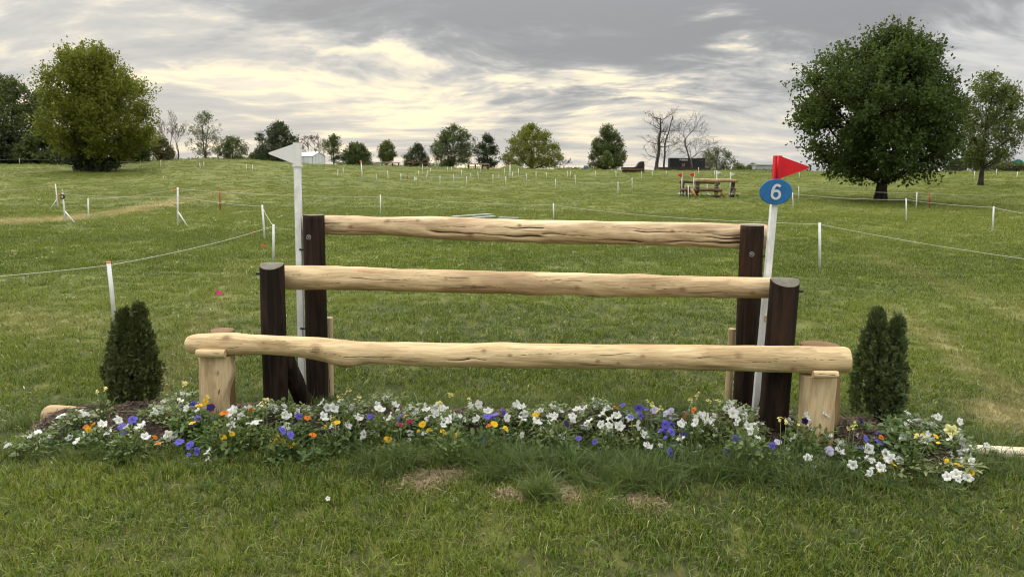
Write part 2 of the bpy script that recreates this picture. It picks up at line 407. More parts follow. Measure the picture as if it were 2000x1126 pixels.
PLANTS = [
    ('A', -2.667, 3.886, [(-2.721, 3.932, 0.09), (-2.614, 3.839, 0.15)]),
    ('A', -2.57, 4.112, [(-2.567, 4.149, 0.16), (-2.521, 4.123, 0.16), (-2.622, 4.065, 0.16)]),
    ('G', -2.56, 3.978, [(-2.56, 3.978, 0.09)]),
    ('O', -2.46, 4.027, [(-2.46, 4.027, 0.11)]),
    ('S', -2.431, 4.158, [(-2.434, 4.122, 0.29), (-2.428, 4.194, 0.29)]),
    ('Y', -2.358, 3.917, [(-2.358, 3.917, 0.16)]),
    ('W', -2.347, 3.959, [(-2.31, 3.936, 0.16), (-2.314, 3.985, 0.09), (-2.416, 3.957, 0.09)]),
    ('V', -2.199, 4.047, [(-2.199, 4.047, 0.09)]),
    ('V', -2.154, 3.852, [(-2.154, 3.852, 0.18)]),
    ('W', -2.105, 3.846, [(-2.13, 3.783, 0.24), (-2.08, 3.909, 0.16)]),
    ('W', -2.105, 4.141, [(-2.109, 4.118, 0.16), (-2.101, 4.164, 0.16)]),
    ('W', -2.097, 4.496, [(-2.097, 4.496, 0.16)]),
    ('S', -2.008, 4.315, [(-2.008, 4.315, 0.29)]),
    ('O', -1.973, 3.863, [(-1.986, 3.877, 0.11), (-1.96, 3.849, 0.085)]),
    ('W', -1.952, 4.128, [(-1.952, 4.128, 0.24)]),
    ('W', -1.94, 3.939, [(-1.94, 3.939, 0.09)]),
    ('V', -1.923, 4.235, [(-1.923, 4.235, 0.18)]),
    ('G', -1.89, 4.023, [(-1.89, 4.023, 0.09)]),
    ('V', -1.825, 4.054, [(-1.825, 4.054, 0.16)]),
    ('Z', -1.789, 4.103, [(-1.789, 4.103, 0.25)]),
    ('V', -1.775, 3.817, [(-1.776, 3.831, 0.085), (-1.696, 3.744, 0.085), (-1.853, 3.875, 0.085)]),
    ('Y', -1.763, 3.98, [(-1.793, 4.027, 0.25), (-1.821, 3.976, 0.16), (-1.674, 3.938, 0.16)]),
    ('S', -1.752, 4.076, [(-1.752, 4.076, 0.29)]),
    ('P', -1.711, 3.984, [(-1.711, 3.984, 0.25)]),
    ('G', -1.688, 3.929, [(-1.665, 3.979, 0.09), (-1.711, 3.879, 0.085)]),
    ('W', -1.635, 3.731, [(-1.635, 3.731, 0.085)]),
    ('Y', -1.604, 3.859, [(-1.588, 3.835, 0.13), (-1.621, 3.882, 0.085)]),
    ('O', -1.601, 3.898, [(-1.601, 3.898, 0.25)]),
    ('W', -1.593, 3.907, [(-1.567, 3.899, 0.25), (-1.567, 3.943, 0.25), (-1.569, 3.872, 0.17), (-1.667, 3.912, 0.085)]),
    ('W', -1.587, 4.158, [(-1.584, 4.089, 0.16), (-1.589, 4.228, 0.16)]),
    ('O', -1.564, 4.2, [(-1.564, 4.2, 0.16)]),
    ('G', -1.514, 4.051, [(-1.514, 4.051, 0.09)]),
    ('A', -1.468, 4.013, [(-1.468, 4.013, 0.16)]),
    ('W', -1.414, 4.217, [(-1.43, 4.214, 0.16), (-1.47, 4.29, 0.16), (-1.342, 4.145, 0.2)]),
    ('S', -1.399, 3.965, [(-1.403, 4.011, 0.29), (-1.395, 3.919, 0.29)]),
    ('G', -1.282, 3.974, [(-1.282, 3.974, 0.09)]),
    ('W', -1.278, 4.172, [(-1.278, 4.172, 0.16)]),
    ('Y', -1.274, 3.888, [(-1.324, 3.925, 0.09), (-1.279, 3.892, 0.085), (-1.22, 3.847, 0.085)]),
    ('W', -1.263, 3.914, [(-1.26, 3.895, 0.24), (-1.266, 3.934, 0.16)]),
    ('V', -1.26, 3.841, [(-1.26, 3.841, 0.17)]),
    ('V', -1.233, 4.051, [(-1.233, 4.051, 0.18)]),
    ('O', -1.192, 4.083, [(-1.192, 4.083, 0.16)]),
    ('W', -1.113, 4.302, [(-1.164, 4.299, 0.18), (-1.117, 4.263, 0.16), (-1.058, 4.344, 0.16)]),
    ('O', -1.075, 3.783, [(-1.075, 3.783, 0.17)]),
    ('P', -1.068, 4.045, [(-1.099, 4.063, 0.09), (-1.036, 4.027, 0.11)]),
    ('W', -1.015, 4.023, [(-1.015, 4.023, 0.09)]),
    ('Y', -1.014, 4.017, [(-1.041, 4.079, 0.16), (-0.987, 3.954, 0.18)]),
    ('W', -0.98, 4.277, [(-0.98, 4.277, 0.16)]),
    ('W', -0.969, 3.987, [(-1.018, 4.018, 0.24), (-0.925, 3.961, 0.16), (-1.04, 3.876, 0.24), (-0.894, 4.092, 0.16)]),
    ('S', -0.951, 4.121, [(-0.974, 4.193, 0.29), (-0.89, 4.086, 0.29), (-0.991, 4.083, 0.29)]),
    ('G', -0.932, 3.984, [(-0.932, 3.984, 0.09)]),
    ('W', -0.804, 4.434, [(-0.804, 4.434, 0.16)]),
    ('W', -0.734, 4.035, [(-0.725, 4.071, 0.16), (-0.848, 4.003, 0.09), (-0.779, 4.03, 0.09), (-0.586, 4.036, 0.09)]),
    ('W', -0.721, 4.025, [(-0.753, 4.017, 0.24), (-0.781, 4.091, 0.24), (-0.677, 4.094, 0.24), (-0.674, 3.896, 0.24)]),
    ('G', -0.709, 4.057, [(-0.709, 4.057, 0.09)]),
    ('Y', -0.696, 3.948, [(-0.696, 3.948, 0.085)]),
    ('V', -0.659, 4.127, [(-0.659, 4.127, 0.16)]),
    ('Y', -0.629, 4.128, [(-0.629, 4.128, 0.16)]),
    ('M', -0.596, 3.765, [(-0.596, 3.765, 0.24)]),
    ('M', -0.586, 4.04, [(-0.586, 4.04, 0.16)]),
    ('W', -0.565, 4.223, [(-0.565, 4.223, 0.16)]),
    ('G', -0.492, 3.997, [(-0.492, 3.997, 0.09)]),
    ('A', -0.475, 4.106, [(-0.475, 4.106, 0.16)]),
    ('W', -0.455, 4.229, [(-0.505, 4.185, 0.18), (-0.469, 4.188, 0.16), (-0.449, 4.294, 0.16), (-0.397, 4.247, 0.16)]),
    ('Y', -0.454, 3.998, [(-0.506, 3.991, 0.16), (-0.474, 4.044, 0.11), (-0.382, 3.959, 0.13)]),
    ('S', -0.408, 3.988, [(-0.408, 3.988, 0.29)]),
    ('W', -0.371, 4.083, [(-0.4, 4.029, 0.24), (-0.341, 4.137, 0.16)]),
    ('W', -0.339, 3.839, [(-0.339, 3.839, 0.24)]),
    ('V', -0.309, 4.111, [(-0.309, 4.111, 0.16)]),
    ('Y', -0.303, 3.95, [(-0.303, 3.95, 0.11)]),
    ('S', -0.301, 4.097, [(-0.357, 4.144, 0.29), (-0.245, 4.05, 0.29)]),
    ('G', -0.227, 4.005, [(-0.227, 4.005, 0.09)]),
    ('W', -0.197, 4.233, [(-0.249, 4.27, 0.18), (-0.2, 4.352, 0.16), (-0.136, 4.178, 0.18), (-0.204, 4.133, 0.09)]),
    ('V', -0.133, 3.927, [(-0.13, 3.913, 0.24), (-0.136, 3.94, 0.085)]),
    ('O', -0.124, 3.985, [(-0.124, 3.985, 0.16)]),
    ('Y', -0.103, 3.913, [(-0.09, 3.9, 0.2), (-0.116, 3.925, 0.085)]),
    ('V', -0.064, 4.163, [(-0.089, 4.124, 0.18), (-0.038, 4.202, 0.16)]),
    ('G', -0.051, 4.052, [(-0.051, 4.052, 0.09)]),
    ('P', 0.054, 4.233, [(0.054, 4.233, 0.16)]),
    ('W', 0.06, 4.249, [(0.033, 4.299, 0.18), (0.064, 4.261, 0.18), (0.085, 4.187, 0.16)]),
    ('W', 0.079, 4.105, [(0.068, 4.096, 0.16), (-0.022, 4.12, 0.16), (0.19, 4.101, 0.09)]),
    ('Y', 0.146, 4.171, [(0.146, 4.171, 0.16)]),
    ('G', 0.185, 3.968, [(0.185, 3.968, 0.09)]),
    ('W', 0.245, 3.973, [(0.251, 3.948, 0.22), (0.239, 3.998, 0.11)]),
    ('W', 0.261, 4.317, [(0.261, 4.317, 0.16)]),
    ('W', 0.263, 4.045, [(0.242, 4.098, 0.18), (0.149, 3.998, 0.18), (0.363, 4.101, 0.18), (0.297, 3.983, 0.11)]),
    ('P', 0.307, 3.801, [(0.307, 3.801, 0.24)]),
    ('V', 0.391, 3.982, [(0.391, 3.982, 0.09)]),
    ('W', 0.433, 4.18, [(0.393, 4.173, 0.2), (0.448, 4.294, 0.16), (0.457, 4.072, 0.16)]),
    ('A', 0.452, 4.152, [(0.452, 4.152, 0.09)]),
    ('W', 0.545, 4.321, [(0.531, 4.326, 0.16), (0.52, 4.376, 0.16), (0.586, 4.26, 0.16)]),
    ('W', 0.569, 3.988, [(0.568, 4.006, 0.16), (0.513, 3.966, 0.18), (0.625, 3.991, 0.16)]),
    ('W', 0.582, 4.131, [(0.551, 4.162, 0.18), (0.636, 4.177, 0.16), (0.585, 4.072, 0.18), (0.554, 4.112, 0.09)]),
    ('O', 0.643, 4.27, [(0.643, 4.27, 0.18)]),
    ('V', 0.681, 4.26, [(0.681, 4.26, 0.2)]),
    ('W', 0.745, 4.01, [(0.731, 4.011, 0.16), (0.769, 3.997, 0.11), (0.771, 3.887, 0.085), (0.708, 4.142, 0.16)]),
    ('V', 0.792, 4.055, [(0.746, 4.084, 0.24), (0.739, 3.958, 0.24), (0.889, 4.122, 0.09)]),
    ('S', 0.813, 3.99, [(0.793, 4.057, 0.29), (0.805, 3.992, 0.29), (0.84, 3.92, 0.29)]),
    ('V', 0.892, 3.845, [(0.902, 3.889, 0.17), (0.881, 3.8, 0.085)]),
    ('L', 0.929, 4.245, [(0.869, 4.229, 0.18), (0.979, 4.272, 0.16), (0.939, 4.233, 0.16)]),
    ('V', 0.941, 4.054, [(0.912, 4.088, 0.09), (1.011, 4.058, 0.09), (0.898, 4.033, 0.16), (0.943, 4.035, 0.16)]),
    ('W', 0.982, 3.996, [(0.982, 3.996, 0.085)]),
    ('W', 1.053, 4.058, [(1.013, 4.08, 0.16), (0.988, 4.036, 0.16), (1.148, 4.108, 0.18), (1.063, 4.008, 0.18)]),
    ('O', 1.088, 4.239, [(1.051, 4.181, 0.16), (1.126, 4.297, 0.16)]),
    ('S', 1.107, 4.116, [(1.054, 4.094, 0.29), (1.111, 4.174, 0.29), (1.155, 4.078, 0.29)]),
    ('A', 1.157, 4.059, [(1.157, 4.059, 0.16)]),
    ('W', 1.179, 4.176, [(1.154, 4.221, 0.16), (1.214, 4.158, 0.16), (1.169, 4.148, 0.09)]),
    ('S', 1.206, 4.08, [(1.206, 4.08, 0.29)]),
    ('V', 1.273, 3.841, [(1.264, 3.902, 0.13), (1.364, 3.813, 0.085), (1.193, 3.809, 0.085)]),
    ('W', 1.296, 3.79, [(1.296, 3.79, 0.24)]),
    ('W', 1.318, 4.029, [(1.278, 4.01, 0.24), (1.363, 4.048, 0.2), (1.209, 4.072, 0.09), (1.42, 3.984, 0.085)]),
    ('L', 1.363, 4.015, [(1.33, 4.006, 0.085), (1.396, 4.024, 0.11)]),
    ('W', 1.374, 4.322, [(1.332, 4.303, 0.16), (1.378, 4.404, 0.16), (1.413, 4.258, 0.16)]),
    ('G', 1.435, 3.987, [(1.413, 4.053, 0.09), (1.458, 3.922, 0.085)]),
    ('A', 1.466, 4.122, [(1.466, 4.122, 0.09)]),
    ('V', 1.476, 3.907, [(1.476, 3.907, 0.085)]),
    ('S', 1.488, 3.732, [(1.46, 3.769, 0.29), (1.476, 3.737, 0.29), (1.527, 3.691, 0.29)]),
    ('L', 1.533, 3.972, [(1.533, 3.972, 0.085)]),
    ('W', 1.544, 4.275, [(1.577, 4.282, 0.16), (1.555, 4.31, 0.16), (1.498, 4.232, 0.16)]),
    ('W', 1.611, 3.74, [(1.611, 3.74, 0.085)]),
    ('P', 1.639, 3.883, [(1.639, 3.883, 0.24)]),
    ('W', 1.64, 3.943, [(1.64, 3.943, 0.085)]),
    ('G', 1.682, 3.903, [(1.692, 3.929, 0.085), (1.767, 3.9, 0.085), (1.586, 3.88, 0.085)]),
    ('W', 1.692, 3.949, [(1.67, 3.941, 0.25), (1.794, 3.98, 0.25), (1.705, 3.962, 0.17), (1.598, 3.912, 0.13)]),
    ('W', 1.746, 4.165, [(1.732, 4.182, 0.09), (1.65, 4.127, 0.09), (1.857, 4.186, 0.09)]),
    ('L', 1.77, 3.839, [(1.77, 3.839, 0.085)]),
    ('P', 1.774, 4.092, [(1.774, 4.092, 0.18)]),
    ('W', 1.805, 4.069, [(1.811, 4.054, 0.2), (1.804, 4.132, 0.09), (1.739, 4.01, 0.085), (1.865, 4.08, 0.11)]),
    ('W', 1.813, 3.924, [(1.805, 3.958, 0.13), (1.883, 3.966, 0.085), (1.827, 3.841, 0.085), (1.736, 3.93, 0.085)]),
    ('S', 1.822, 3.684, [(1.822, 3.684, 0.29)]),
    ('S', 1.868, 3.83, [(1.868, 3.83, 0.22)]),
    ('W', 1.877, 3.633, [(1.81, 3.648, 0.085), (1.943, 3.618, 0.085)]),
    ('G', 1.881, 3.859, [(1.831, 3.852, 0.17), (1.913, 3.935, 0.085), (1.953, 3.807, 0.085), (1.827, 3.841, 0.085)]),
    ('A', 1.946, 3.735, [(1.946, 3.735, 0.085)]),
    ('V', 1.955, 3.849, [(1.952, 3.809, 0.17), (1.958, 3.89, 0.085)]),
    ('W', 2.036, 3.901, [(2.003, 3.868, 0.085), (2.084, 3.987, 0.085), (2.009, 4.017, 0.085), (2.049, 3.731, 0.085)]),
    ('Y', 2.036, 3.668, [(2.036, 3.668, 0.085)]),
    ('W', 2.068, 3.811, [(2.068, 3.811, 0.085)]),
    ('P', 2.069, 4.114, [(2.069, 4.114, 0.09)]),
    ('V', 2.077, 3.909, [(2.077, 3.909, 0.085)]),
    ('O', 2.096, 3.925, [(2.096, 3.925, 0.085)]),
    ('F', 2.134, 3.776, [(2.134, 3.776, 0.085)]),
    ('G', 2.173, 3.85, [(2.173, 3.85, 0.085)]),
    ('S', 2.179, 3.73, [(2.179, 3.73, 0.22)]),
    ('G', 2.211, 4.007, [(2.211, 4.007, 0.085)]),
    ('W', 2.259, 3.881, [(2.313, 3.851, 0.17), (2.206, 3.912, 0.085)]),
    ('W', 2.262, 3.526, [(2.295, 3.542, 0.085), (2.228, 3.509, 0.085)]),
    ('A', 2.289, 3.854, [(2.289, 3.854, 0.085)]),
    ('F', 2.33, 3.728, [(2.333, 3.781, 0.085), (2.326, 3.676, 0.085)]),
    ('F', 2.335, 3.963, [(2.273, 3.93, 0.085), (2.398, 3.996, 0.085)]),
    ('A', 2.363, 4.115, [(2.314, 4.103, 0.16), (2.375, 4.131, 0.16), (2.401, 4.111, 0.18)]),
    ('Y', 2.377, 3.879, [(2.377, 3.879, 0.085)]),
    ('Y', 2.383, 3.67, [(2.383, 3.67, 0.085)]),
    ('W', 2.425, 3.713, [(2.425, 3.713, 0.085)]),
    ('W', 2.449, 4.053, [(2.401, 4.097, 0.16), (2.457, 4.063, 0.16), (2.487, 3.999, 0.085)]),
    ('Q', 2.501, 3.953, [(2.501, 3.953, 0.17)]),
    ('W', 2.512, 3.845, [(2.512, 3.845, 0.085)]),
    ('W', 2.563, 3.974, [(2.578, 4.017, 0.11), (2.548, 3.931, 0.13)]),
    ('W', 2.577, 4.207, [(2.577, 4.207, 0.09)]),
    ('A', 2.59, 3.954, [(2.59, 3.954, 0.085)]),
]
TREES = {
    'maple': ((20.328, 40.541, 0.16), 9.27, 0.84, 4.8, -1.13),
    'right_tree': ((34.719, 54.594, 0.871), 8.04, 1.39, 2.73, 0.36),
    'olive': ((-37.001, 65.851, 1.128), 10.8, 0.45, 5.13, 0.62),
    'far_left': ((-59.503, 88.0, 1.638), 10.2, 0.43, 5.0, 0.09),
    'hedge1': ((-57.675, 84.0, 1.648), 3.99, -0.01, 2.97, -0.01),
    'hedge2': ((-52.945, 83.0, 1.682), 3.79, -0.0, 2.73, 0.34),
    'hedge3': ((-48.597, 82.0, 1.647), 3.42, 0.07, 2.56, 0.44),
    'hedge4': ((-43.646, 84.0, 1.91), 3.31, -0.24, 2.47, 0.28),
    'russet': ((-42.819, 90.0, 2.238), 2.91, -0.21, 1.56, 0.07),
    'bare_a': ((-68.228, 145.0, 2.396), 10.11, 1.78, 2.25, 0.14),
    'bare_b': ((-67.274, 148.0, 2.532), 8.23, 1.72, 1.94, 0.42),
    'sparse': ((-60.474, 145.0, 2.781), 9.61, 0.98, 3.91, 0.22),
    'low_tree': ((-57.416, 151.0, 2.743), 5.27, 0.23, 3.66, 0.15),
    'dark_tree': ((-47.982, 151.0, 2.44), 8.21, 0.22, 4.96, 0.12),
    'bare_c': ((-44.179, 160.0, 2.153), 6.73, 1.29, 2.44, 0.68),
    'bare_d': ((-42.142, 162.0, 2.101), 6.25, 1.4, 2.02, 0.34),
    'thin': ((-36.765, 151.0, 2.042), 6.48, 0.73, 2.2, 0.2),
    'thick': ((-32.154, 151.0, 1.947), 5.09, 0.25, 3.19, 0.11),
    'lollipop': ((-25.857, 151.0, 1.82), 5.39, 1.27, 2.04, -0.0),
    'dark_bush': ((-19.879, 151.0, 1.719), 5.04, 0.3, 3.04, 0.03),
    'clump_a': ((-12.849, 151.0, 1.68), 8.82, 0.51, 4.91, 0.54),
    'clump_b': ((-5.292, 154.0, 1.63), 7.36, 0.45, 2.83, -0.07),
    'round': ((3.969, 152.0, 1.596), 9.34, 0.36, 6.41, -0.38),
    'conical': ((19.371, 151.0, 1.561), 9.57, 0.35, 4.33, -0.2),
    'sapling': ((17.863, 140.0, 1.593), 3.73, 0.96, 1.26, -0.16),
    'bare_e': ((10.345, 151.0, 1.583), 3.02, 0.64, 1.31, 0.12),
    'dead_a': ((21.064, 108.0, 1.676), 9.35, 1.25, 3.2, -0.82),
    'dead_b': ((22.32, 109.0, 1.676), 9.01, 1.28, 2.44, 0.19),
    'dead_c': ((25.995, 107.0, 1.694), 9.08, 1.57, 3.06, 0.81),
    'beyond': ((44.765, 162.0, 1.553), 5.49, 0.51, 4.26, -0.37),
    'low_a': ((70.744, 230.0, 1.201), 3.49, 0.98, 2.95, -0.33),
    'low_b': ((72.644, 225.0, 1.297), 2.91, 0.9, 2.26, 0.32),
    'hedge_r1': ((55.768, 92.0, 1.927), 1.95, 0.19, 1.66, -0.05),
    'hedge_r2': ((61.541, 95.0, 1.943), 1.66, 0.23, 2.47, -0.26),
    'hedge_r3': ((60.363, 90.0, 1.945), 1.2, 0.1, 2.03, 0.21),
    'hedge_m1': ((-59.674, 171.0, 2.77), 2.66, 0.09, 1.66, -0.17),
    'hedge_m2': ((-15.371, 167.0, 1.652), 2.19, 0.48, 1.91, 0.18),
}
TREE_OUTLINE = {'maple': [(0.84, 1.18, 1.36), (1.32, 3.47, 3.43), (2.01, 4.15, 3.83), (2.84, 4.71, 3.91), (3.66, 5.61, 3.82), (4.48, 5.72, 3.57), (5.29, 5.59, 3.43), (5.83, 5.93, 3.31), (6.63, 5.49, 2.95), (7.43, 4.36, 2.32), (7.96, 3.66, 1.82), (8.48, 2.53, 1.17), (9.01, 1.01, 0.52), (9.27, 0.49, 0.22)], 'olive': [(0.45, 2.03, 3.01), (1.35, 3.78, 4.91), (2.92, 4.46, 5.52), (4.26, 4.06, 5.61), (5.58, 4.08, 5.74), (6.9, 4.27, 4.84), (8.21, 4.33, 3.22), (9.08, 3.62, 2.57), (9.94, 2.65, 1.74), (10.54, 1.7, 0.62), (10.8, 1.14, 0.11)], 'right_tree': [(1.39, 0.91, 1.73), (2.13, 1.56, 2.78), (3.06, 1.97, 3.08), (4.16, 2.27, 3.02), (5.26, 2.28, 2.66), (6.35, 2.02, 2.0), (7.25, 1.9, 1.07), (7.79, 1.37, 0.23), (8.04, 1.02, -0.21)]}
TENT = (-44.97, -38.21, 150.0, 2.15, 2.72)
SIGN_BOARD = (24.13, 29.65, 114.0, 1.67, 2.08)
PLATFORM = (19.73, 26.99, 100.0, 1.7, 0.28)
WHALE = (12.37, 14.89, 84.0, 1.51, 1.1)
TABLE_A = (-20.46, -18.15, 118.0, 1.84, 0.85)
ARCHES = (-17.72, -13.7, 120.0, 1.78, 1.23)
TABLE_B = (-5.65, -3.04, 92.0, 1.66, 0.59)
MOUND = (-2.78, 2.59, 90.0, 1.6, 0.68)
SHED = (72.23, 77.77, 220.0, 1.39, 2.64)
TEAL_SIGN = (87.53, 90.23, 130.0, 1.92, 2.02)
RAIL_FENCE_R = (49.94, 59.32, 84.0, 1.93, 0.46)
PEACH = (-44.99, -43.98, 84.0, 1.87, 0.71)
BLUE_BIN = (10.52, 11.04, 110.0, 1.69, 0.4)
FAR_JUMP = {'a': (10.38, 43.289, 0.185), 'b': (12.641, 42.744, 0.168), 'z': (10.344, 43.289, 0.903), 'zb': (12.593, 42.744, 0.996)}
FAR_FLAGS = [
    (9.948, 43.186, 0.184, 9.898, 43.186, 1.555, 'red'),
    (10.672, 43.372, 0.185, 10.647, 43.372, 1.592, 'red'),
    (12.925, 46.491, 0.26, 12.843, 46.491, 1.733, 'white'),
    (13.151, 44.384, 0.206, 13.098, 44.384, 1.645, 'white'),
]
BOARDS = [
    ((-1.9, 23.234, 0.05), (-0.757, 24.798, 0.028)),
    ((-1.703, 22.35, 0.063), (-0.612, 23.926, 0.034)),
    ((-0.434, 23.391, 0.038), (0.173, 23.222, 0.039)),
]
MARKS = [
    (-6.227, 17.34, 0.027, 'orange'),
    (-5.033, 14.523, -0.004, 'orange'),
    (-3.66, 8.853, -0.001, 'pink'),
    (-0.87, 3.27, -0.0, 'white'),
]

# ------------------------------------------------------------------ terrain
BEAR = [-.70, -.56, -.42, -.35, -.28, -.14, 0, .18, .35, .63]
RISE = [1.62, 1.8, 2.5, 2.43, 2.1, 1.82, 1.74, 1.70, 1.76, 1.95]
def smooth(a, b, x):
    t = np.clip((x - a) / (b - a), 0, 1)
    return t * t * (3 - 2 * t)
def terrain(x, y):
    x = np.asarray(x, float); y = np.asarray(y, float)
    r = np.hypot(x, y); b = x / np.maximum(y, 1.0)
    crest = np.interp(b, BEAR, RISE)
    q = np.clip(r - 100, 0, 130)
    z = crest * smooth(35, 100, r) + (crest - 1.6) * q / 100 - .004 * q - np.clip(r - 230, 0, 500) * .02
    return z + smooth(7, 20, r) * (1 - smooth(90, 110, r)) * (
        .05 * np.sin(x * .23 + y * .11) + .04 * np.sin(y * .31 - x * .07 + 1.3) + .025 * np.sin(x * .61 + .5 * y))
def tz(x, y): return float(terrain(x, y))
BEDP = np.array(BED)
def in_poly(px, py, poly):
    px = np.asarray(px); py = np.asarray(py)
    inside = np.zeros(px.shape, bool); n = len(poly)
    for i in range(n):
        x1, y1 = poly[i]; x2, y2 = poly[(i + 1) % n]
        c = ((y1 > py) != (y2 > py)) & (px < (x2 - x1) * (py - y1) / (y2 - y1 + 1e-12) + x1)
        inside ^= c
    return inside
def poly_dist(px, py, poly):
    best = np.full(np.shape(px), 1e9); n = len(poly)
    for i in range(n):
        a = poly[i]; b = poly[(i + 1) % n]
        ab = b - a; t = np.clip(((px - a[0]) * ab[0] + (py - a[1]) * ab[1]) / (ab @ ab), 0, 1)
        best = np.minimum(best, np.hypot(px - a[0] - t * ab[0], py - a[1] - t * ab[1]))
    return best
def bed_z(x, y):
    x = np.asarray(x, float); y = np.asarray(y, float)
    ins = in_poly(x, y, BEDP); dd = poly_dist(x, y, BEDP)
    h = .10 * smooth(0, .22, dd) + .012 * np.sin(x * 9 + y * 5) * smooth(0, .1, dd) + .009 * np.sin(x * 23 - y * 17) * smooth(0, .06, dd)
    return np.where(ins, h + .004, -.03)

# ------------------------------------------------------------------ object helpers
def link(o, parent=None):
    col.objects.link(o)
    if parent is not None:
        o.parent = parent
    return o
def tag(o, label=None, cat=None, group=None, kind=None):
    if label: o['label'] = label
    if cat: o['category'] = cat
    if group: o['group'] = group
    if kind: o['kind'] = kind
    return o
def thing(name, loc, label, cat, group=None, rz=0.0):
    o = bpy.data.objects.new(name, None)
    o.empty_display_size = .1
    o.location = loc; o.rotation_euler = (0, 0, rz)
    link(o)
    return tag(o, label, cat, group)
def np_mesh(name, verts, faces, mat=None, smooth_=True, attrs=None):
    """verts Nx3; faces: list of int arrays (each MxK) or one array"""
    if isinstance(faces, np.ndarray): faces = [faces]
    me = bpy.data.meshes.new(name)
    verts = np.asarray(verts, np.float32)
    me.vertices.add(len(verts)); me.vertices.foreach_set('co', verts.ravel())
    fs = [np.asarray(f, np.int32) for f in faces if len(f)]
    loops = np.concatenate([f.ravel() for f in fs])
    sizes = np.concatenate([np.full(len(f), f.shape[1], np.int32) for f in fs])
    starts = np.concatenate([[0], np.cumsum(sizes)[:-1]]).astype(np.int32)
    me.loops.add(len(loops)); me.loops.foreach_set('vertex_index', loops)
    me.polygons.add(len(sizes)); me.polygons.foreach_set('loop_start', starts)
    me.polygons.foreach_set('use_smooth', np.full(len(sizes), smooth_, bool))
    me.update(calc_edges=True)
    for nm, arr in (attrs or {}).items():
        a = me.attributes.new(nm, 'FLOAT', 'POINT')
        a.data.foreach_set('value', np.asarray(arr, np.float32))
    if mat: me.materials.append(mat)
    me.validate()
    return me
def obj(name, me, parent=None, loc=(0, 0, 0), rot=(0, 0, 0), scale=(1, 1, 1)):
    o = bpy.data.objects.new(name, me)
    o.location = loc; o.rotation_euler = rot; o.scale = scale
    return link(o, parent)
class MB:
    """collects shapes for ONE mesh"""
    def __init__(s): s.v = []; s.f = {}; s.n = 0
    def add(s, v, f):
        f = np.asarray(f, np.int64)
        s.f.setdefault(f.shape[1], []).append(f + s.n)
        s.v.append(np.asarray(v, float)); s.n += len(v)
    def box(s, c, size, rz=0.0, tilt=None):
        sx_, sy_, sz_ = [q / 2 for q in size]
        v = np.array([[x, y, z] for x in (-sx_, sx_) for y in (-sy_, sy_) for z in (-sz_, sz_)])
        M = Matrix.Rotation(rz, 3, 'Z')
        if tilt is not None: M = tilt
        v = v @ np.array(M).T + np.array(c)
        s.add(v, [[0, 1, 3, 2], [4, 6, 7, 5], [0, 4, 5, 1], [2, 3, 7, 6], [0, 2, 6, 4], [1, 5, 7, 3]])
    def tube(s, pts, rad, sides=6, caps=True):
        v, f, c = tube_arrays(np.asarray(pts, float), rad, sides)
        s.add(v, f)
        if caps:
            n = len(pts)
            s.f.setdefault(sides, []).append(np.array([np.arange(sides)[::-1], np.arange(sides) + (n - 1) * sides]) + s.n - len(v))
    def prism(s, prof, y0, y1):
        """profile polygon in XZ, extruded along Y"""
        n = len(prof); p = np.array(prof, float)
        v = np.concatenate([np.c_[p[:, 0], np.full(n, y0), p[:, 1]], np.c_[p[:, 0], np.full(n, y1), p[:, 1]]])
        q = np.array([[i, (i + 1) % n, (i + 1) % n + n, i + n] for i in range(n)])
        s.add(v, q)
        s.f.setdefault(n, []).append(np.array([np.arange(n)[::-1] , np.arange(n) + n]) + s.n - 2 * n)
    def mesh(s, name, mat, smooth_=False):
        return np_mesh(name, np.concatenate(s.v), [np.concatenate(a) for a in s.f.values()], mat, smooth_)
    def build(s, name, mat, parent=None, smooth_=False, loc=(0, 0, 0)):
        return obj(name, s.mesh(name, mat, smooth_), parent, loc)
def tube_arrays(pts, rad, sides):
    n = len(pts); rad = np.broadcast_to(np.asarray(rad, float), (n,))
    t = np.gradient(pts, axis=0); t /= np.linalg.norm(t, axis=1, keepdims=True) + 1e-9
    ref = np.array([0, 0, 1.0]) if abs(t[:, 2]).mean() < .8 else np.array([1.0, 0, 0])
    a = np.cross(t, ref); a /= np.linalg.norm(a, axis=1, keepdims=True) + 1e-9
    b = np.cross(a, t)
    th = np.arange(sides) / sides * 2 * np.pi
    v = pts[:, None] + rad[:, None, None] * (np.cos(th)[None, :, None] * a[:, None] + np.sin(th)[None, :, None] * b[:, None])
    i = np.arange(n - 1)[:, None] * sides; j = np.arange(sides)[None]; j2 = (j + 1) % sides
    f = np.stack([i + j, i + j2, i + sides + j2, i + sides + j], -1).reshape(-1, 4)
    return v.reshape(-1, 3), f, n

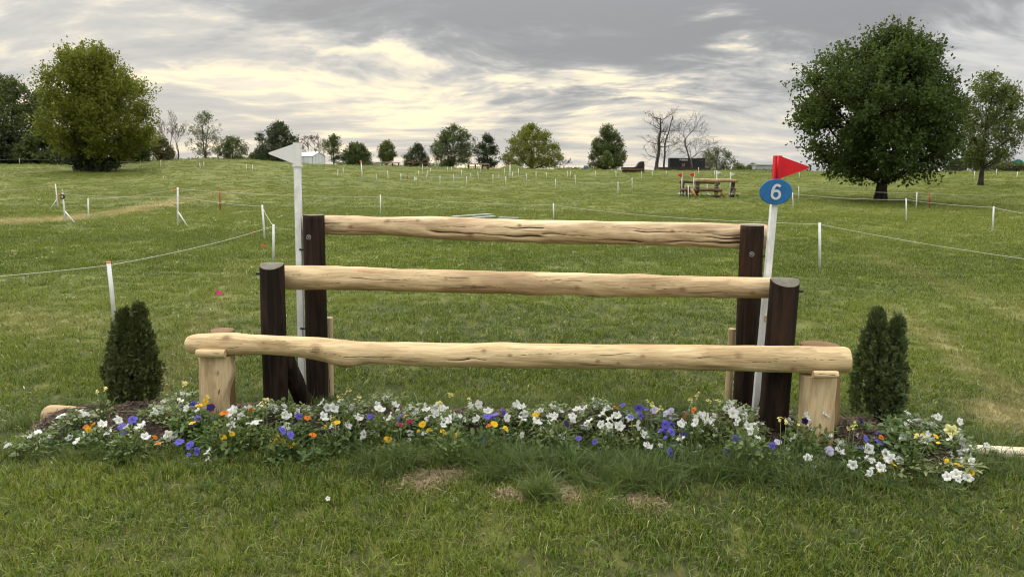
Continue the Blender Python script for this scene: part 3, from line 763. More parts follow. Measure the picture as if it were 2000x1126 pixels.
# ------------------------------------------------------------------ materials
def material(name):
    m = bpy.data.materials.new(name); m.use_nodes = True
    nt = m.node_tree; nt.nodes.clear()
    b = NB(nt)
    bs = b.n('ShaderNodeBsdfPrincipled'); out = b.n('ShaderNodeOutputMaterial')
    nt.links.new(bs.outputs[0], out.inputs[0])
    return m, b, bs, out
def attr(b, name, typ='GEOMETRY'):
    nd = b.n('ShaderNodeAttribute', attribute_name=name, attribute_type=typ); return nd.outputs['Fac']
def bump(b, bs, h, strength=.3, dist=.02):
    nd = b.n('ShaderNodeBump'); nd.inputs['Strength'].default_value = strength; nd.inputs['Distance'].default_value = dist
    b.set(nd.inputs['Height'], h); b.set(bs.inputs['Normal'], nd.outputs[0])
def plain(name, c, rough=.6, var=.15, scale=6.0, spec=.4, bumps=.05):
    m, b, bs, _ = material(name)
    p = b.n('ShaderNodeTexCoord').outputs['Object']
    n = b.noise(p, scale, 5, .6)
    c2 = tuple(q * (1 - var) for q in c)
    b.set(bs.inputs['Base Color'], b.mix(b.ss(.35, .65, n), c2, tuple(min(1, q * (1 + var * .5)) for q in c)))
    bs.inputs['Roughness'].default_value = rough
    bs.inputs['Specular IOR Level'].default_value = spec
    if bumps: bump(b, bs, n, bumps, .01)
    return m
def leaf_mat(name, c1, c2, trans=.35, rough=.5, spec=.35):
    m, b, bs, out = material(name)
    g = b.n('ShaderNodeNewGeometry')
    oi = b.n('ShaderNodeObjectInfo')
    r = g.outputs['Random Per Island']
    c = b.mix(r, c1, c2)
    pn = b.noise(g.outputs['Position'], .9, 2)
    c = b.mix(b.m('MULTIPLY', b.ss(.4, .7, pn), .5), c, tuple(min(1, q * 1.35) for q in c2))
    b.set(bs.inputs['Base Color'], c)
    bs.inputs['Roughness'].default_value = rough; bs.inputs['Specular IOR Level'].default_value = spec
    tr = b.n('ShaderNodeBsdfTranslucent'); b.set(tr.inputs[0], b.mix(.5, c, (.16, .20, .03), 'MIX'))
    mx = b.n('ShaderNodeMixShader'); mx.inputs[0].default_value = trans
    nt = m.node_tree
    nt.links.new(bs.outputs[0], mx.inputs[1]); nt.links.new(tr.outputs[0], mx.inputs[2]); nt.links.new(mx.outputs[0], out.inputs[0])
    return m
BLADE_DARK = (.022, .060, .005)
BLADE_LIGHT = (.124, .168, .016)
BLADE_FAR = (.200, .204, .026)
LAWN_DARK = (.032, .060, .012)
LAWN_LIGHT = (.122, .140, .024)
LAWN_FAR = (.122, .132, .026)
STRAW = (.44, .35, .18)

def mat_ground():
    m, b, bs, _ = material('turf')
    pos = b.n('ShaderNodeNewGeometry').outputs['Position']
    px, py, pz = b.sep(pos); p2 = b.comb(px, py, 0.0)
    tone = attr(b, 'tone'); dry = attr(b, 'dry'); near = attr(b, 'near')
    n_mid = b.noise(p2, 1.1, 3, .6)
    c = b.mix(b.ss(-.1, 1.1, b.m('ADD', tone, b.m('MULTIPLY', b.m('SUBTRACT', n_mid, .5), .9))), LAWN_DARK, LAWN_LIGHT)
    c = b.mix(b.m('SUBTRACT', .5, b.m('MULTIPLY', near, .5)), c, LAWN_FAR)
    # thatch and soil between the blades close by
    soil = b.mix(b.noise(p2, 14, 4, .65), (.020, .018, .008), (.060, .052, .022))
    c = b.mix(b.m('MULTIPLY', near, .85), c, soil)
    c = b.mix(dry, c, STRAW)
    bare = 0.0
    wob = b.m('MULTIPLY', b.m('SUBTRACT', b.noise(p2, 9, 2, .6), .5), .12)
    for x, y, r in BARE:
        dd = b.vm('DISTANCE', b.comb(px, b.m('MULTIPLY', py, 1.0), 0.0), (x, y, 0))
        bare = b.m('MAXIMUM', bare, b.ss(r * 1.15, r * .5, b.m('ADD', dd, wob)))
    c = b.mix(bare, c, b.mix(b.noise(b.mapping(p2, (0, 0, 0), (0, 0, .6), (60, 220, 1)), 1.0, 3, .6), (.13, .085, .048), (.30, .21, .12)))
    # blade-scale flecks where no blades are modelled
    fleck = b.noise(b.mapping(p2, (0, 0, 0), (0, 0, 0), (7, 2.2, 1)), 1.0, 3, .7)
    c = b.mix(b.m('MULTIPLY', b.ss(.42, .66, fleck), .35), c, tuple(q * 1.5 for q in LAWN_FAR))
    c = b.mix(b.m('MULTIPLY', b.ss(.56, .36, fleck), .35), c, LAWN_DARK)
    b.set(bs.inputs['Base Color'], c)
    bs.inputs['Roughness'].default_value = .9
    bs.inputs['Specular IOR Level'].default_value = .15
    h = b.noise(b.mapping(p2, (0, 0, 0), (0, 0, 0), (3.0, 1.6, 1)), 1.0, 4, .7)
    bump(b, bs, h, .6, .12)
    return m
def mat_blade(name, tallness=0.0):
    m, b, bs, out = material(name)
    tone = attr(b, 'tone', 'INSTANCER'); dry = attr(b, 'dry', 'INSTANCER'); far = attr(b, 'far', 'INSTANCER')
    r = b.n('ShaderNodeNewGeometry').outputs['Random Per Island']
    c = b.mix(tone, BLADE_DARK, BLADE_LIGHT)
    c = b.mix(b.m('MULTIPLY', far, .6), c, BLADE_FAR)
    c = b.mix(b.m('MULTIPLY', b.m('MULTIPLY', r, r), .95), c, tuple(q * 2.0 for q in BLADE_LIGHT))  # highlights put into the colour: random blades brightened
    c = b.mix(b.ss(.82, .99, b.m('FRACT', b.m('MULTIPLY', r, 7.31)), 0, .7), c, STRAW)
    c = b.mix(b.m('MULTIPLY', b.ss(.30, .0, b.m('FRACT', b.m('MULTIPLY', r, 3.7))), .8), c, tuple(q * .5 for q in BLADE_DARK))  # shaded gaps put into the colour: random blades darkened
    if tallness: c = b.mix(tallness, c, (.105, .155, .068))
    c = b.mix(dry, c, STRAW)
    b.set(bs.inputs['Base Color'], c)
    bs.inputs['Roughness'].default_value = .34
    bs.inputs['Specular IOR Level'].default_value = .34
    tr = b.n('ShaderNodeBsdfTranslucent'); b.set(tr.inputs[0], b.mix(.35, c, (.20, .23, .04)))
    mx = b.n('ShaderNodeMixShader'); mx.inputs[0].default_value = .35
    nt = m.node_tree
    nt.links.new(bs.outputs[0], mx.inputs[1]); nt.links.new(tr.outputs[0], mx.inputs[2]); nt.links.new(mx.outputs[0], out.inputs[0])
    return m
def value_noise(x, y, seed=0):
    xi = np.floor(x).astype(np.int64); yi = np.floor(y).astype(np.int64); fx = x - xi; fy = y - yi
    def hsh(a, b_):
        n = (a * 374761393 + b_ * 668265263 + seed * 982451653) & 0x7fffffff
        n = ((n ^ (n >> 13)) * 1274126177) & 0x7fffffff
        return ((n ^ (n >> 16)) & 0xffff) / 65535.0
    u_ = fx * fx * (3 - 2 * fx); v_ = fy * fy * (3 - 2 * fy)
    return (hsh(xi, yi) * (1 - u_) + hsh(xi + 1, yi) * u_) * (1 - v_) + (hsh(xi, yi + 1) * (1 - u_) + hsh(xi + 1, yi + 1) * u_) * v_
def fbm(x, y, seed=0, n=4):
    out_ = 0; amp = .5; tot = 0
    for i in range(n):
        out_ = out_ + amp * value_noise(x * 2 ** i, y * 2 ** i, seed + i); tot += amp; amp *= .55
    return out_ / tot
def turf_values(x, y):
    """tone (dark .. light in patches and mowing bands) and dryness of the turf"""
    c38, s38 = math.cos(R(38)), math.sin(R(38))
    lx_, ly_ = x * c38 + y * s38, -x * s38 + y * c38
    f = .45 * fbm(x * .16, y * .16, 1) + .50 * fbm(x * .9, y * .9, 5) + .50 * fbm(lx_ * .10, ly_ * 1.25, 9) + .45 * fbm(x * .05, y * .55, 13) + .2 * fbm(x * 5, y * 5, 17, 2)
    tone = smooth(.86, 1.24, f)
    dry = np.zeros_like(x); ed = (fbm(x * 2.2, y * 2.2, 21) - .5) * 1.3
    for x1, y1, x2, y2, rad, st in DRY:
        t = np.clip(((x - x1) * (x2 - x1) + (y - y1) * (y2 - y1)) / ((x2 - x1) ** 2 + (y2 - y1) ** 2 + 1e-6), 0, 1)
        dd = np.hypot(x - x1 - t * (x2 - x1), y - y1 - t * (y2 - y1)) + ed * rad
        dry = np.maximum(dry, (1 - smooth(rad * .25, rad * 1.5, dd)) * st)
    return tone, np.minimum(dry, 1.25) * (.45 + .40 * smooth(.3, .6, fbm(x * 3.1, y * 3.1, 31)))
def mat_log(name, light, tan, red, axis='X', streak=.5):
    """peeled timber: grain along the log, drawknife chatter, knots and cracks from mesh attributes"""
    m, b, bs, _ = material(name)
    p = b.n('ShaderNodeTexCoord').outputs['Object']
    sc = (2.4, 15, 15) if axis == 'X' else (15, 15, 2.4)
    sc2 = (.9, 4, 4) if axis == 'X' else (4, 4, .9)
    sc3 = (3.5, 60, 60) if axis == 'X' else (60, 60, 3.5)
    g1 = b.noise(b.mapping(p, (0, 0, 0), (0, 0, 0), sc), 1.0, 6, .62, .6)
    g2 = b.noise(b.mapping(p, (2, 5, 1), (0, 0, 0), sc2), 1.0, 5, .6, .8)
    g3 = b.noise(b.mapping(p, (7, 1, 3), (0, 0, 0), sc3), 1.0, 4, .65, .3)
    g4 = b.noise(b.mapping(p, (3, 8, 2), (0, 0, 0), tuple(q * .55 for q in sc)), 1.0, 3, .5, 1.6)
    c = b.mix(b.ss(.34, .62, g1), tan, light)
    vo = b.n('ShaderNodeTexVoronoi'); b.set(vo.inputs['Vector'], b.vm('ADD', b.mapping(p, (0, 0, 0), (0, 0, 0), tuple(q * .9 for q in ((2.0, 13, 13) if axis == 'X' else (13, 13, 2.0)))), b.scl(b.comb(g2, g1, g2), 1.6))); vo.inputs['Scale'].default_value = 1.0
    facet = b.sep(vo.outputs['Color'])[0]
    c = b.mix(b.m('MULTIPLY', facet, .34), c, tuple(min(1, q * 1.22) for q in light))
    c = b.mix(b.m('MULTIPLY', b.ss(.45, .0, facet), .30), c, tuple(q * .72 for q in tan))
    c = b.mix(b.m('MULTIPLY', b.ss(.48, .70, g2), .70), c, red)
    c = b.mix(b.m('MULTIPLY', b.ss(.50, .36, g3), .35), c, tuple(q * .55 for q in tan))
    c = b.mix(b.m('MULTIPLY', b.ss(.66, .75, g4), streak), c, tuple(q * .35 for q in tan))
    kn = attr(b, 'knot'); cr = attr(b, 'crack'); cut = attr(b, 'cut')
    ring = b.m('ADD', .5, b.m('MULTIPLY', b.m('SINE', b.m('MULTIPLY', kn, 26.0)), .5))
    kc = b.mix(ring, (.17, .11, .07), (.33, .23, .14))
    kn = b.m('ADD', kn, b.m('MULTIPLY', b.m('SUBTRACT', g3, .5), b.m('MULTIPLY', kn, 1.2)))
    c = b.mix(b.m('MULTIPLY', b.ss(.42, .72, kn), .85), c, kc)
    c = b.mix(b.m('MULTIPLY', b.ss(.08, .30, kn), .45), c, red)
    c = b.mix(b.ss(.25, .85, cr), c, (.025, .015, .009))
    c = b.mix(cut, c, b.mix(b.noise(p, 40, 3), tuple(q * .80 for q in tan), light))
    b.set(bs.inputs['Base Color'], c)
    bs.inputs['Roughness'].default_value = .82
    bs.inputs['Specular IOR Level'].default_value = .15
    bump(b, bs, b.m('ADD', g1, b.m('ADD', b.m('MULTIPLY', g3, .5), b.m('ADD', b.m('MULTIPLY', g4, .8), b.m('MULTIPLY', facet, .9)))), .6, .014)
    return m
def mat_post():
    m, b, bs, _ = material('creosote_timber')
    p = b.n('ShaderNodeTexCoord').outputs['Object']
    g1 = b.noise(b.mapping(p, (0, 0, 0), (0, 0, 0), (26, 26, 1.6)), 1.0, 6, .65, .5)
    g2 = b.noise(b.mapping(p, (4, 2, 0), (0, 0, 0), (7, 7, .8)), 1.0, 4, .6, .5)
    g3 = b.noise(b.mapping(p, (1, 9, 0), (0, 0, 0), (60, 60, 2.0)), 1.0, 3, .6)
    c = b.mix(b.ss(.35, .70, g1), (.0085, .0050, .0034), (.040, .0215, .0130))
    c = b.mix(b.m('MULTIPLY', b.ss(.55, .8, g2), .6), c, (.075, .034, .017))
    c = b.mix(b.m('MULTIPLY', b.ss(.62, .74, g3), .5), c, (.080, .055, .038))
    cr = attr(b, 'crack'); cut = attr(b, 'cut'); kn = attr(b, 'knot')
    c = b.mix(b.ss(.3, .8, cr), c, (.004, .003, .002))
    n = b.noise(p, 30, 4, .6)
    c = b.mix(cut, c, b.mix(n, (.07, .066, .048), (.19, .175, .13)))
    b.set(bs.inputs['Base Color'], c)
    bs.inputs['Roughness'].default_value = .75
    bs.inputs['Specular IOR Level'].default_value = .2
    bump(b, bs, b.m('ADD', g1, b.m('MULTIPLY', g3, .6)), .7, .012)
    return m
def mat_bark(name, c1, c2):
    m, b, bs, _ = material(name)
    p = b.n('ShaderNodeTexCoord').outputs['Object']
    g1 = b.noise(b.mapping(p, (0, 0, 0), (0, 0, 0), (5, 5, 1)), 1.0, 6, .65)
    b.set(bs.inputs['Base Color'], b.mix(b.ss(.35, .68, g1), c1, c2))
    bs.inputs['Roughness'].default_value = .85; bs.inputs['Specular IOR Level'].default_value = .2
    bump(b, bs, g1, .6, .05)
    return m
def mat_petal(name, rim, throat, blotch=None, r0=.12, r1=.34):
    m, b, bs, out = material(name)
    rd = attr(b, 'rad')
    g = b.n('ShaderNodeNewGeometry')
    oi = b.n('ShaderNodeObjectInfo').outputs['Random']
    c = b.mix(b.ss(.1, 1.0, oi, 0, .35), rim, tuple(q * .72 for q in rim))
    vein = b.noise(b.n('ShaderNodeTexCoord').outputs['Object'], 160, 3, .6)
    c = b.mix(b.m('MULTIPLY', b.ss(.55, .7, vein), .12), c, tuple(q * .6 for q in rim))
    if blotch: c = b.mix(b.ss(r1 + .22, r1 + .05, b.m('ADD', rd, b.m('MULTIPLY', b.m('SUBTRACT', vein, .5), .2))), c, blotch)
    c = b.mix(b.ss(r1, r0, rd), c, throat)
    b.set(bs.inputs['Base Color'], c)
    bs.inputs['Roughness'].default_value = .55; bs.inputs['Specular IOR Level'].default_value = .25
    tr = b.n('ShaderNodeBsdfTranslucent'); b.set(tr.inputs[0], c)
    mx = b.n('ShaderNodeMixShader'); mx.inputs[0].default_value = .3
    nt = m.node_tree
    nt.links.new(bs.outputs[0], mx.inputs[1]); nt.links.new(tr.outputs[0], mx.inputs[2]); nt.links.new(mx.outputs[0], out.inputs[0])
    return m

M = {}
M['turf'] = mat_ground()
M['blade'] = mat_blade('grass_blade')
M['tall_blade'] = mat_blade('long_grass_blade', .45)
M['log_low'] = mat_log('peeled_log_golden', (.66, .50, .285), (.45, .31, .155), (.36, .225, .115))
M['log_mid'] = mat_log('peeled_log_tan', (.63, .475, .28), (.42, .295, .155), (.32, .20, .11), streak=.35)
M['log_top'] = mat_log('peeled_log_cracked', (.65, .50, .31), (.44, .31, .175), (.32, .195, .115), streak=.75)
M['log_pale'] = mat_log('sun_bleached_log', (.74, .66, .50), (.58, .49, .34), (.50, .40, .27), streak=.3)
M['log_upright'] = mat_log('peeled_slab', (.62, .48, .29), (.43, .31, .17), (.35, .22, .12), axis='Z', streak=.75)
M['log_brown'] = mat_log('weathered_brown_timber', (.27, .165, .085), (.15, .09, .045), (.18, .10, .05), axis='Z')
M['post'] = mat_post()
M['white'] = plain('white_plastic', (.72, .72, .71), .45, .08, 9)
M['white_pole'] = plain('painted_white_pole', (.80, .80, .785), .5, .14, 12)
M['flag_white'] = plain('white_flag_plastic', (.76, .75, .74), .5, .07, 5)
M['red'] = plain('red_flag_plastic', (.62, .008, .018), .38, .10, 5)
M['red_post'] = plain('red_post_paint', (.36, .02, .02), .5, .15, 5)
M['orange'] = plain('orange_tape', (.80, .16, .03), .5, .1, 20)
M['pink'] = plain('pink_flagging', (.80, .06, .22), .5, .1, 20)
M['blue'] = plain('blue_sign_paint', (.018, .135, .34), .4, .12, 14)
M['numeral'] = plain('numeral_white', (.60, .62, .63), .45, .08, 30)
M['string'] = plain('white_string', (.46, .45, .38), .7, .1, 30)
M['metal'] = plain('galvanised_steel', (.22, .22, .22), .4, .2, 60)
M['dark_metal'] = plain('black_iron', (.02, .02, .02), .5, .2, 30)
M['mulch'] = None
M['bark_dark'] = mat_bark('dark_bark', (.018, .014, .011), (.055, .044, .034))
M['bark_grey'] = mat_bark('grey_bark', (.030, .026, .022), (.090, .078, .066))
M['bark_pale'] = mat_bark('pale_twigs', (.12, .10, .085), (.24, .20, .17))
M['twig'] = mat_bark('twig_bark', (.05, .042, .036), (.12, .10, .085))

# ================================================================== THE SETTING
rng = np.random.default_rng(6)
def ground_mesh():
    # one sheet: fine close by, coarser towards the horizon
    rr = np.concatenate([[0.0], np.geomspace(.6, 60, 90), np.linspace(62, 240, 110), np.geomspace(250, 3000, 24)])
    na = 420
    th = np.linspace(0, 2 * np.pi, na, endpoint=False)
    X = rr[1:, None] * np.sin(th); Y = rr[1:, None] * np.cos(th)
    Z = terrain(X, Y)
    v = np.concatenate([[[0, 0, 0]], np.stack([X, Y, Z], -1).reshape(-1, 3)])
    n = len(rr) - 1
    i = np.arange(n - 1)[:, None] * na + 1; j = np.arange(na)[None]; j2 = (j + 1) % na
    q = np.stack([i + j, i + na + j, i + na + j2, i + j2], -1).reshape(-1, 4)[:, ::-1]
    t = np.stack([np.zeros(na, int), 1 + (np.arange(na) + 1) % na, 1 + np.arange(na)], -1)
    tone, dry = turf_values(v[:, 0], v[:, 1]); near = 1 - smooth(5, 14, np.hypot(v[:, 0], v[:, 1]))
    return np_mesh('ground', v, [q, t], M['turf'], True, {'tone': tone, 'dry': dry, 'near': near})
ground = obj('ground', ground_mesh()); tag(ground, kind='structure')
if ground.data.polygons[5].normal.z < 0: ground.data.flip_normals()

# ---- mulch bed
def mat_mulch():
    m, b, bs, _ = material('bark_mulch')
    p = b.n('ShaderNodeTexCoord').outputs['Object']
    n1 = b.noise(b.mapping(p, (0, 0, 0), (0, 0, .5), (40, 110, 60)), 1.0, 5, .7, 1.0)
    n2 = b.noise(p, 5, 3, .6)
    c = b.mix(b.ss(.35, .68, n1), (.014, .009, .006), (.095, .060, .040))
    c = b.mix(b.m('MULTIPLY', b.ss(.5, .7, n2), .6), c, (.075, .062, .035))
    b.set(bs.inputs['Base Color'], c); bs.inputs['Roughness'].default_value = .9
    bump(b, bs, n1, .9, .03)
    return m
M['mulch'] = mat_mulch()
def bed_mesh():
    x0, y0 = BEDP.min(0) - .02; x1, y1 = BEDP.max(0) + .02
    st = .022
    xs = np.arange(x0, x1, st); ys = np.arange(y0, y1, st)
    X, Y = np.meshgrid(xs, ys, indexing='ij')
    Z = bed_z(X, Y); keep = in_poly(X, Y, BEDP)
    Z = Z + np.where(keep, rng.normal(0, .004, Z.shape), 0)
    v = np.stack([X, Y, Z], -1).reshape(-1, 3)
    nx, ny = X.shape
    i = np.arange(nx - 1)[:, None] * ny + np.arange(ny - 1)[None]
    q = np.stack([i, i + ny, i + ny + 1, i + 1], -1).reshape(-1, 4)
    q = q[keep.reshape(-1)[q].any(1)]
    return np_mesh('flower_bed', v, q, M['mulch'])
flower_bed = obj('flower_bed', bed_mesh()); tag(flower_bed, kind='structure')

# ---- grass: blades in small tufts, scattered over the lawn as one mass
def tuft_mesh(name, n, radius, h0, h1, width, lean, mat, seed, curl=.5):
    g = np.random.default_rng(seed)
    a = g.uniform(0, 2 * np.pi, n); r = radius * np.sqrt(g.uniform(0, 1, n))
    bx = r * np.cos(a); by = r * np.sin(a)
    h = g.uniform(h0, h1, n) * (1 - .25 * r / radius); w = width * g.uniform(.7, 1.2, n)
    da = g.uniform(0, 2 * np.pi, n); ln = np.abs(g.normal(0, lean, n))
    dxy = np.stack([np.cos(da), np.sin(da)], -1) * (ln * h)[:, None]
    fa = g.uniform(0, 2 * np.pi, n); side = np.stack([np.cos(fa), np.sin(fa)], -1) * w[:, None] / 2
    base = np.stack([bx, by], -1)
    def P(xy, z): return np.concatenate([xy, z[:, None]], -1)
    v = np.stack([P(base - side, h * 0 - .01), P(base + side, h * 0 - .01),
                  P(base + dxy * .35 - side * .85, h * .55), P(base + dxy * .35 + side * .85, h * .55),
                  P(base + dxy * (1 + curl * .3), h * (1 - .18 * ln * curl))], 1).reshape(-1, 3)
    i = np.arange(n)[:, None] * 5
    return np_mesh(name, v, [i + np.array([[0, 1, 3, 2]]), i + np.array([[2, 3, 4]])], mat, True)
def scatter(name, label, cat, pts, rotz, scale, idx, meshes, tilt=None):
    """one 'stuff' object: a point per tuft, a tuft instanced on every point"""
    n = len(pts)
    me = bpy.data.meshes.new(name)
    me.vertices.add(n); me.vertices.foreach_set('co', np.asarray(pts, np.float32).ravel())
    rot = np.zeros((n, 3), np.float32); rot[:, 2] = rotz
    if tilt is not None: rot[:, :2] = tilt
    a = me.attributes.new('tuft_rot', 'FLOAT_VECTOR', 'POINT'); a.data.foreach_set('vector', rot.ravel())
    sc = np.asarray(scale, np.float32)
    if sc.ndim == 1: sc = np.repeat(sc[:, None], 3, 1)
    a = me.attributes.new('tuft_scale', 'FLOAT_VECTOR', 'POINT'); a.data.foreach_set('vector', sc.ravel())
    a = me.attributes.new('tuft_kind', 'INT', 'POINT'); a.data.foreach_set('value', np.asarray(idx, np.int32))
    tone, dry = turf_values(np.asarray(pts)[:, 0], np.asarray(pts)[:, 1])
    for nm, arr in (('tone', tone), ('dry', dry), ('far', smooth(5, 45, np.hypot(np.asarray(pts)[:, 0], np.asarray(pts)[:, 1])))):
        a = me.attributes.new(nm, 'FLOAT', 'POINT'); a.data.foreach_set('value', np.asarray(arr, np.float32))
    o = obj(name, me)
    src = bpy.data.collections.new(name + '_source')
    for k_, mm in enumerate(meshes):
        src.objects.link(bpy.data.objects.new('%s_tuft_%02d' % (name, k_), mm))
    ng = bpy.data.node_groups.new(name + '_scatter', 'GeometryNodeTree')
    ng.interface.new_socket('Geometry', in_out='INPUT', socket_type='NodeSocketGeometry')
    ng.interface.new_socket('Geometry', in_out='OUTPUT', socket_type='NodeSocketGeometry')
    gi = ng.nodes.new('NodeGroupInput'); go = ng.nodes.new('NodeGroupOutput')
    ci = ng.nodes.new('GeometryNodeCollectionInfo'); ci.inputs['Collection'].default_value = src
    ci.inputs['Separate Children'].default_value = True; ci.inputs['Reset Children'].default_value = True
    ip = ng.nodes.new('GeometryNodeInstanceOnPoints'); ip.inputs['Pick Instance'].default_value = True
    def na(nm, ty):
        q = ng.nodes.new('GeometryNodeInputNamedAttribute'); q.data_type = ty; q.inputs['Name'].default_value = nm
        return q.outputs['Attribute']
    e2r = ng.nodes.new('FunctionNodeEulerToRotation')
    L = ng.links.new
    L(gi.outputs[0], ip.inputs['Points']); L(ci.outputs[0], ip.inputs['Instance'])
    L(na('tuft_kind', 'INT'), ip.inputs['Instance Index'])
    L(na('tuft_rot', 'FLOAT_VECTOR'), e2r.inputs[0]); L(e2r.outputs[0], ip.inputs['Rotation'])
    L(na('tuft_scale', 'FLOAT_VECTOR'), ip.inputs['Scale'])
    L(ip.outputs[0], go.inputs[0])
    md = o.modifiers.new('scatter', 'NODES'); md.node_group = ng
    return tag(o, label, cat, kind='stuff')
lawn_tufts = [tuft_mesh('lawn_tuft', 44, .085, .022, .052, .0048, .95, M['blade'], s) for s in range(6)]
coarse_tufts = [tuft_mesh('coarse_tuft', 85, .19, .028, .058, .0066, .9, M['blade'], 20 + s) for s in range(4)]
bare_np = np.array(BARE)
def band(y0, y1, dens, g):
    w1 = .86 * y1 + 1.6
    n = int((y1 - y0) * 2 * w1 * dens)
    x = g.uniform(-w1, w1, n); y = g.uniform(y0, y1, n)
    k_ = np.abs(x) < .86 * y + 1.6
    return x[k_], y[k_]
g = np.random.default_rng(11)
px_, py_, ps_, pk_ = [], [], [], []
for y0, y1, dens, sc, kinds in ((1.5, 3.6, 250, 1.0, (0, 6)), (3.6, 6.5, 200, 1.0, (0, 6)), (6.5, 11, 95, 1.15, (0, 6)),
                                (11, 18, 40, 1.15, (6, 10)), (18, 30, 16, 1.4, (6, 10)), (30, 52, 4.5, 2.1, (6, 10)), (52, 78, 1.9, 3.0, (6, 10)), (78, 108, 1.0, 4.0, (6, 10))):
    x, y = band(y0, y1, dens, g)
    px_.append(x); py_.append(y); ps_.append(np.full(len(x), sc)); pk_.append(g.integers(kinds[0], kinds[1], len(x)))
px_ = np.concatenate(px_); py_ = np.concatenate(py_); ps_ = np.concatenate(ps_); pk_ = np.concatenate(pk_)
keep = ~(in_poly(px_, py_, BEDP) & (poly_dist(px_, py_, BEDP) > .03))
for bx, by, br in BARE:
    q = np.hypot(px_ - bx, py_ - by) / br
    keep &= g.uniform(.30, 1.20, len(px_)) < q
px_, py_, ps_, pk_ = px_[keep], py_[keep], ps_[keep], pk_[keep]
clump = .5 + .5 * np.sin(px_ * 3.1 + np.sin(py_ * 2.3) * 1.7) * np.sin(py_ * 3.7 + np.sin(px_ * 1.9) * 1.5)
sxy = ps_ * g.uniform(.85, 1.15, len(px_)); sz_ = np.minimum(ps_, 1 + .12 * (ps_ - 1) + .25 * np.clip(ps_ - 1, 0, 1)) * g.uniform(.7, 1.15, len(px_)) * (.74 + .5 * clump)
pz_ = terrain(px_, py_)
tilt = g.normal(0, .10, (len(px_), 2)) + np.stack([.12 * np.sin(py_ * 1.3 + px_ * .4), .16 * np.sin(px_ * 1.1 - py_ * .7)], -1)
lawn = scatter('lawn_grass', 'short green mown grass covering the whole field', 'grass',
               np.stack([px_, py_, pz_], -1), g.uniform(0, 6.283, len(px_)), np.stack([sxy, sxy, sz_], -1), pk_, lawn_tufts + coarse_tufts, tilt)

# ---- longer unmown grass along the bed and in clumps by the bare spots
long_tufts = [tuft_mesh('long_tuft', 34, .055, .09, .20, .0058, .85, M['tall_blade'], 40 + s, 1.2) for s in range(5)]
lx, ly, lsc = [], [], []
nb = len(BEDP)
front = BEDP[:12]
for i in range(11):
    a, b2 = front[i], front[i + 1]
    L_ = np.hypot(*(b2 - a)); n = int(L_ * 110)
    t = g.uniform(0, 1, n); off = g.gamma(2.0, .085, n) - .07
    nrm = np.array([(b2 - a)[1], -(b2 - a)[0]]) / L_
    lx.append(a[0] + t * (b2 - a)[0] + nrm[0] * off); ly.append(a[1] + t * (b2 - a)[1] + nrm[1] * off); lsc.append(g.uniform(.28, .72, n) * (1 - .9 * np.clip(off, 0, .35)))
back = BEDP[11:]
for i in range(len(back) - 1):
    a, b2 = back[i], back[i + 1]
    L_ = np.hypot(*(b2 - a)); n = int(L_ * 95)
    t = g.uniform(0, 1, n); off = g.gamma(2.2, .10, n) - .06
    nrm = np.array([(b2 - a)[1], -(b2 - a)[0]]) / L_
    lx.append(a[0] + t * (b2 - a)[0] + nrm[0] * off); ly.append(a[1] + t * (b2 - a)[1] + nrm[1] * off); lsc.append(g.uniform(.35, .75, n) * np.clip(1.05 - off, .3, 1))
for cx, cy, cr, n in TALL_CLUMPS:
    n = n * 5
    lx.append(cx + g.normal(0, cr * .6, n)); ly.append(cy + g.normal(0, cr * .45, n)); lsc.append(g.uniform(.5, .95, n))
n = 260
lx.append(g.uniform(-3.2, 3.2, n)); ly.append(g.uniform(2.6, 3.9, n)); lsc.append(g.uniform(.22, .42, n))
lx = np.concatenate(lx); ly = np.concatenate(ly); lsc = np.concatenate(lsc)
kk = np.ones(len(lx), bool)
for bx, by, br in BARE: kk &= np.hypot(lx - bx, ly - by) > br * .75
lx, ly, lsc = lx[kk], ly[kk], lsc[kk]
lz = np.maximum(bed_z(lx, ly), 0)
scatter('long_grass', 'longer bluish green grass along the edge of the flower bed', 'grass', np.stack([lx, ly, lz], -1), g.uniform(0, 6.283, len(lx)), lsc,
        g.integers(0, 5, len(lx)), long_tufts, g.normal(0, .22, (len(lx), 2)))
# dead straw lying in the bare spots and shredded mulch on the bed
M['straw'] = leaf_mat('dead_straw', (.13, .09, .05), (.34, .26, .15), .1, .7)
M['chip'] = leaf_mat('mulch_shreds', (.025, .016, .010), (.13, .085, .055), .0, .85)
def litter(pts, lmin, lmax, w, mat, name, g):
    n = len(pts); a = g.uniform(0, np.pi, n); l = g.uniform(lmin, lmax, n) / 2
    dv = np.stack([np.cos(a), np.sin(a), g.normal(0, .25, n)], -1) * l[:, None]
    sv = np.stack([-np.sin(a), np.cos(a), g.normal(0, .3, n)], -1) * (w * g.uniform(.5, 1.3, n) / 2)[:, None]
    v = np.stack([pts - dv - sv, pts + dv - sv, pts + dv + sv, pts - dv + sv], 1).reshape(-1, 3)
    return np_mesh(name, v, np.arange(4 * n).reshape(-1, 4), mat, False)
sp = []
for bx, by, br in BARE:
    n = int(br * 2200)
    sp.append(np.stack([bx + g.normal(0, br * .55, n), by + g.normal(0, br * .5, n), g.uniform(.004, .018, n)], -1))
tag(obj('dead_straw', litter(np.concatenate(sp), .03, .10, .003, M['straw'], 'dead_straw', g)), 'brown dead straw lying in the bare spots before the bed', 'straw', kind='stuff')
n = 15000
cx = g.uniform(BEDP[:, 0].min(), BEDP[:, 0].max(), n); cy = g.uniform(BEDP[:, 1].min(), BEDP[:, 1].max(), n)
kk = in_poly(cx, cy, BEDP); cx, cy = cx[kk], cy[kk]
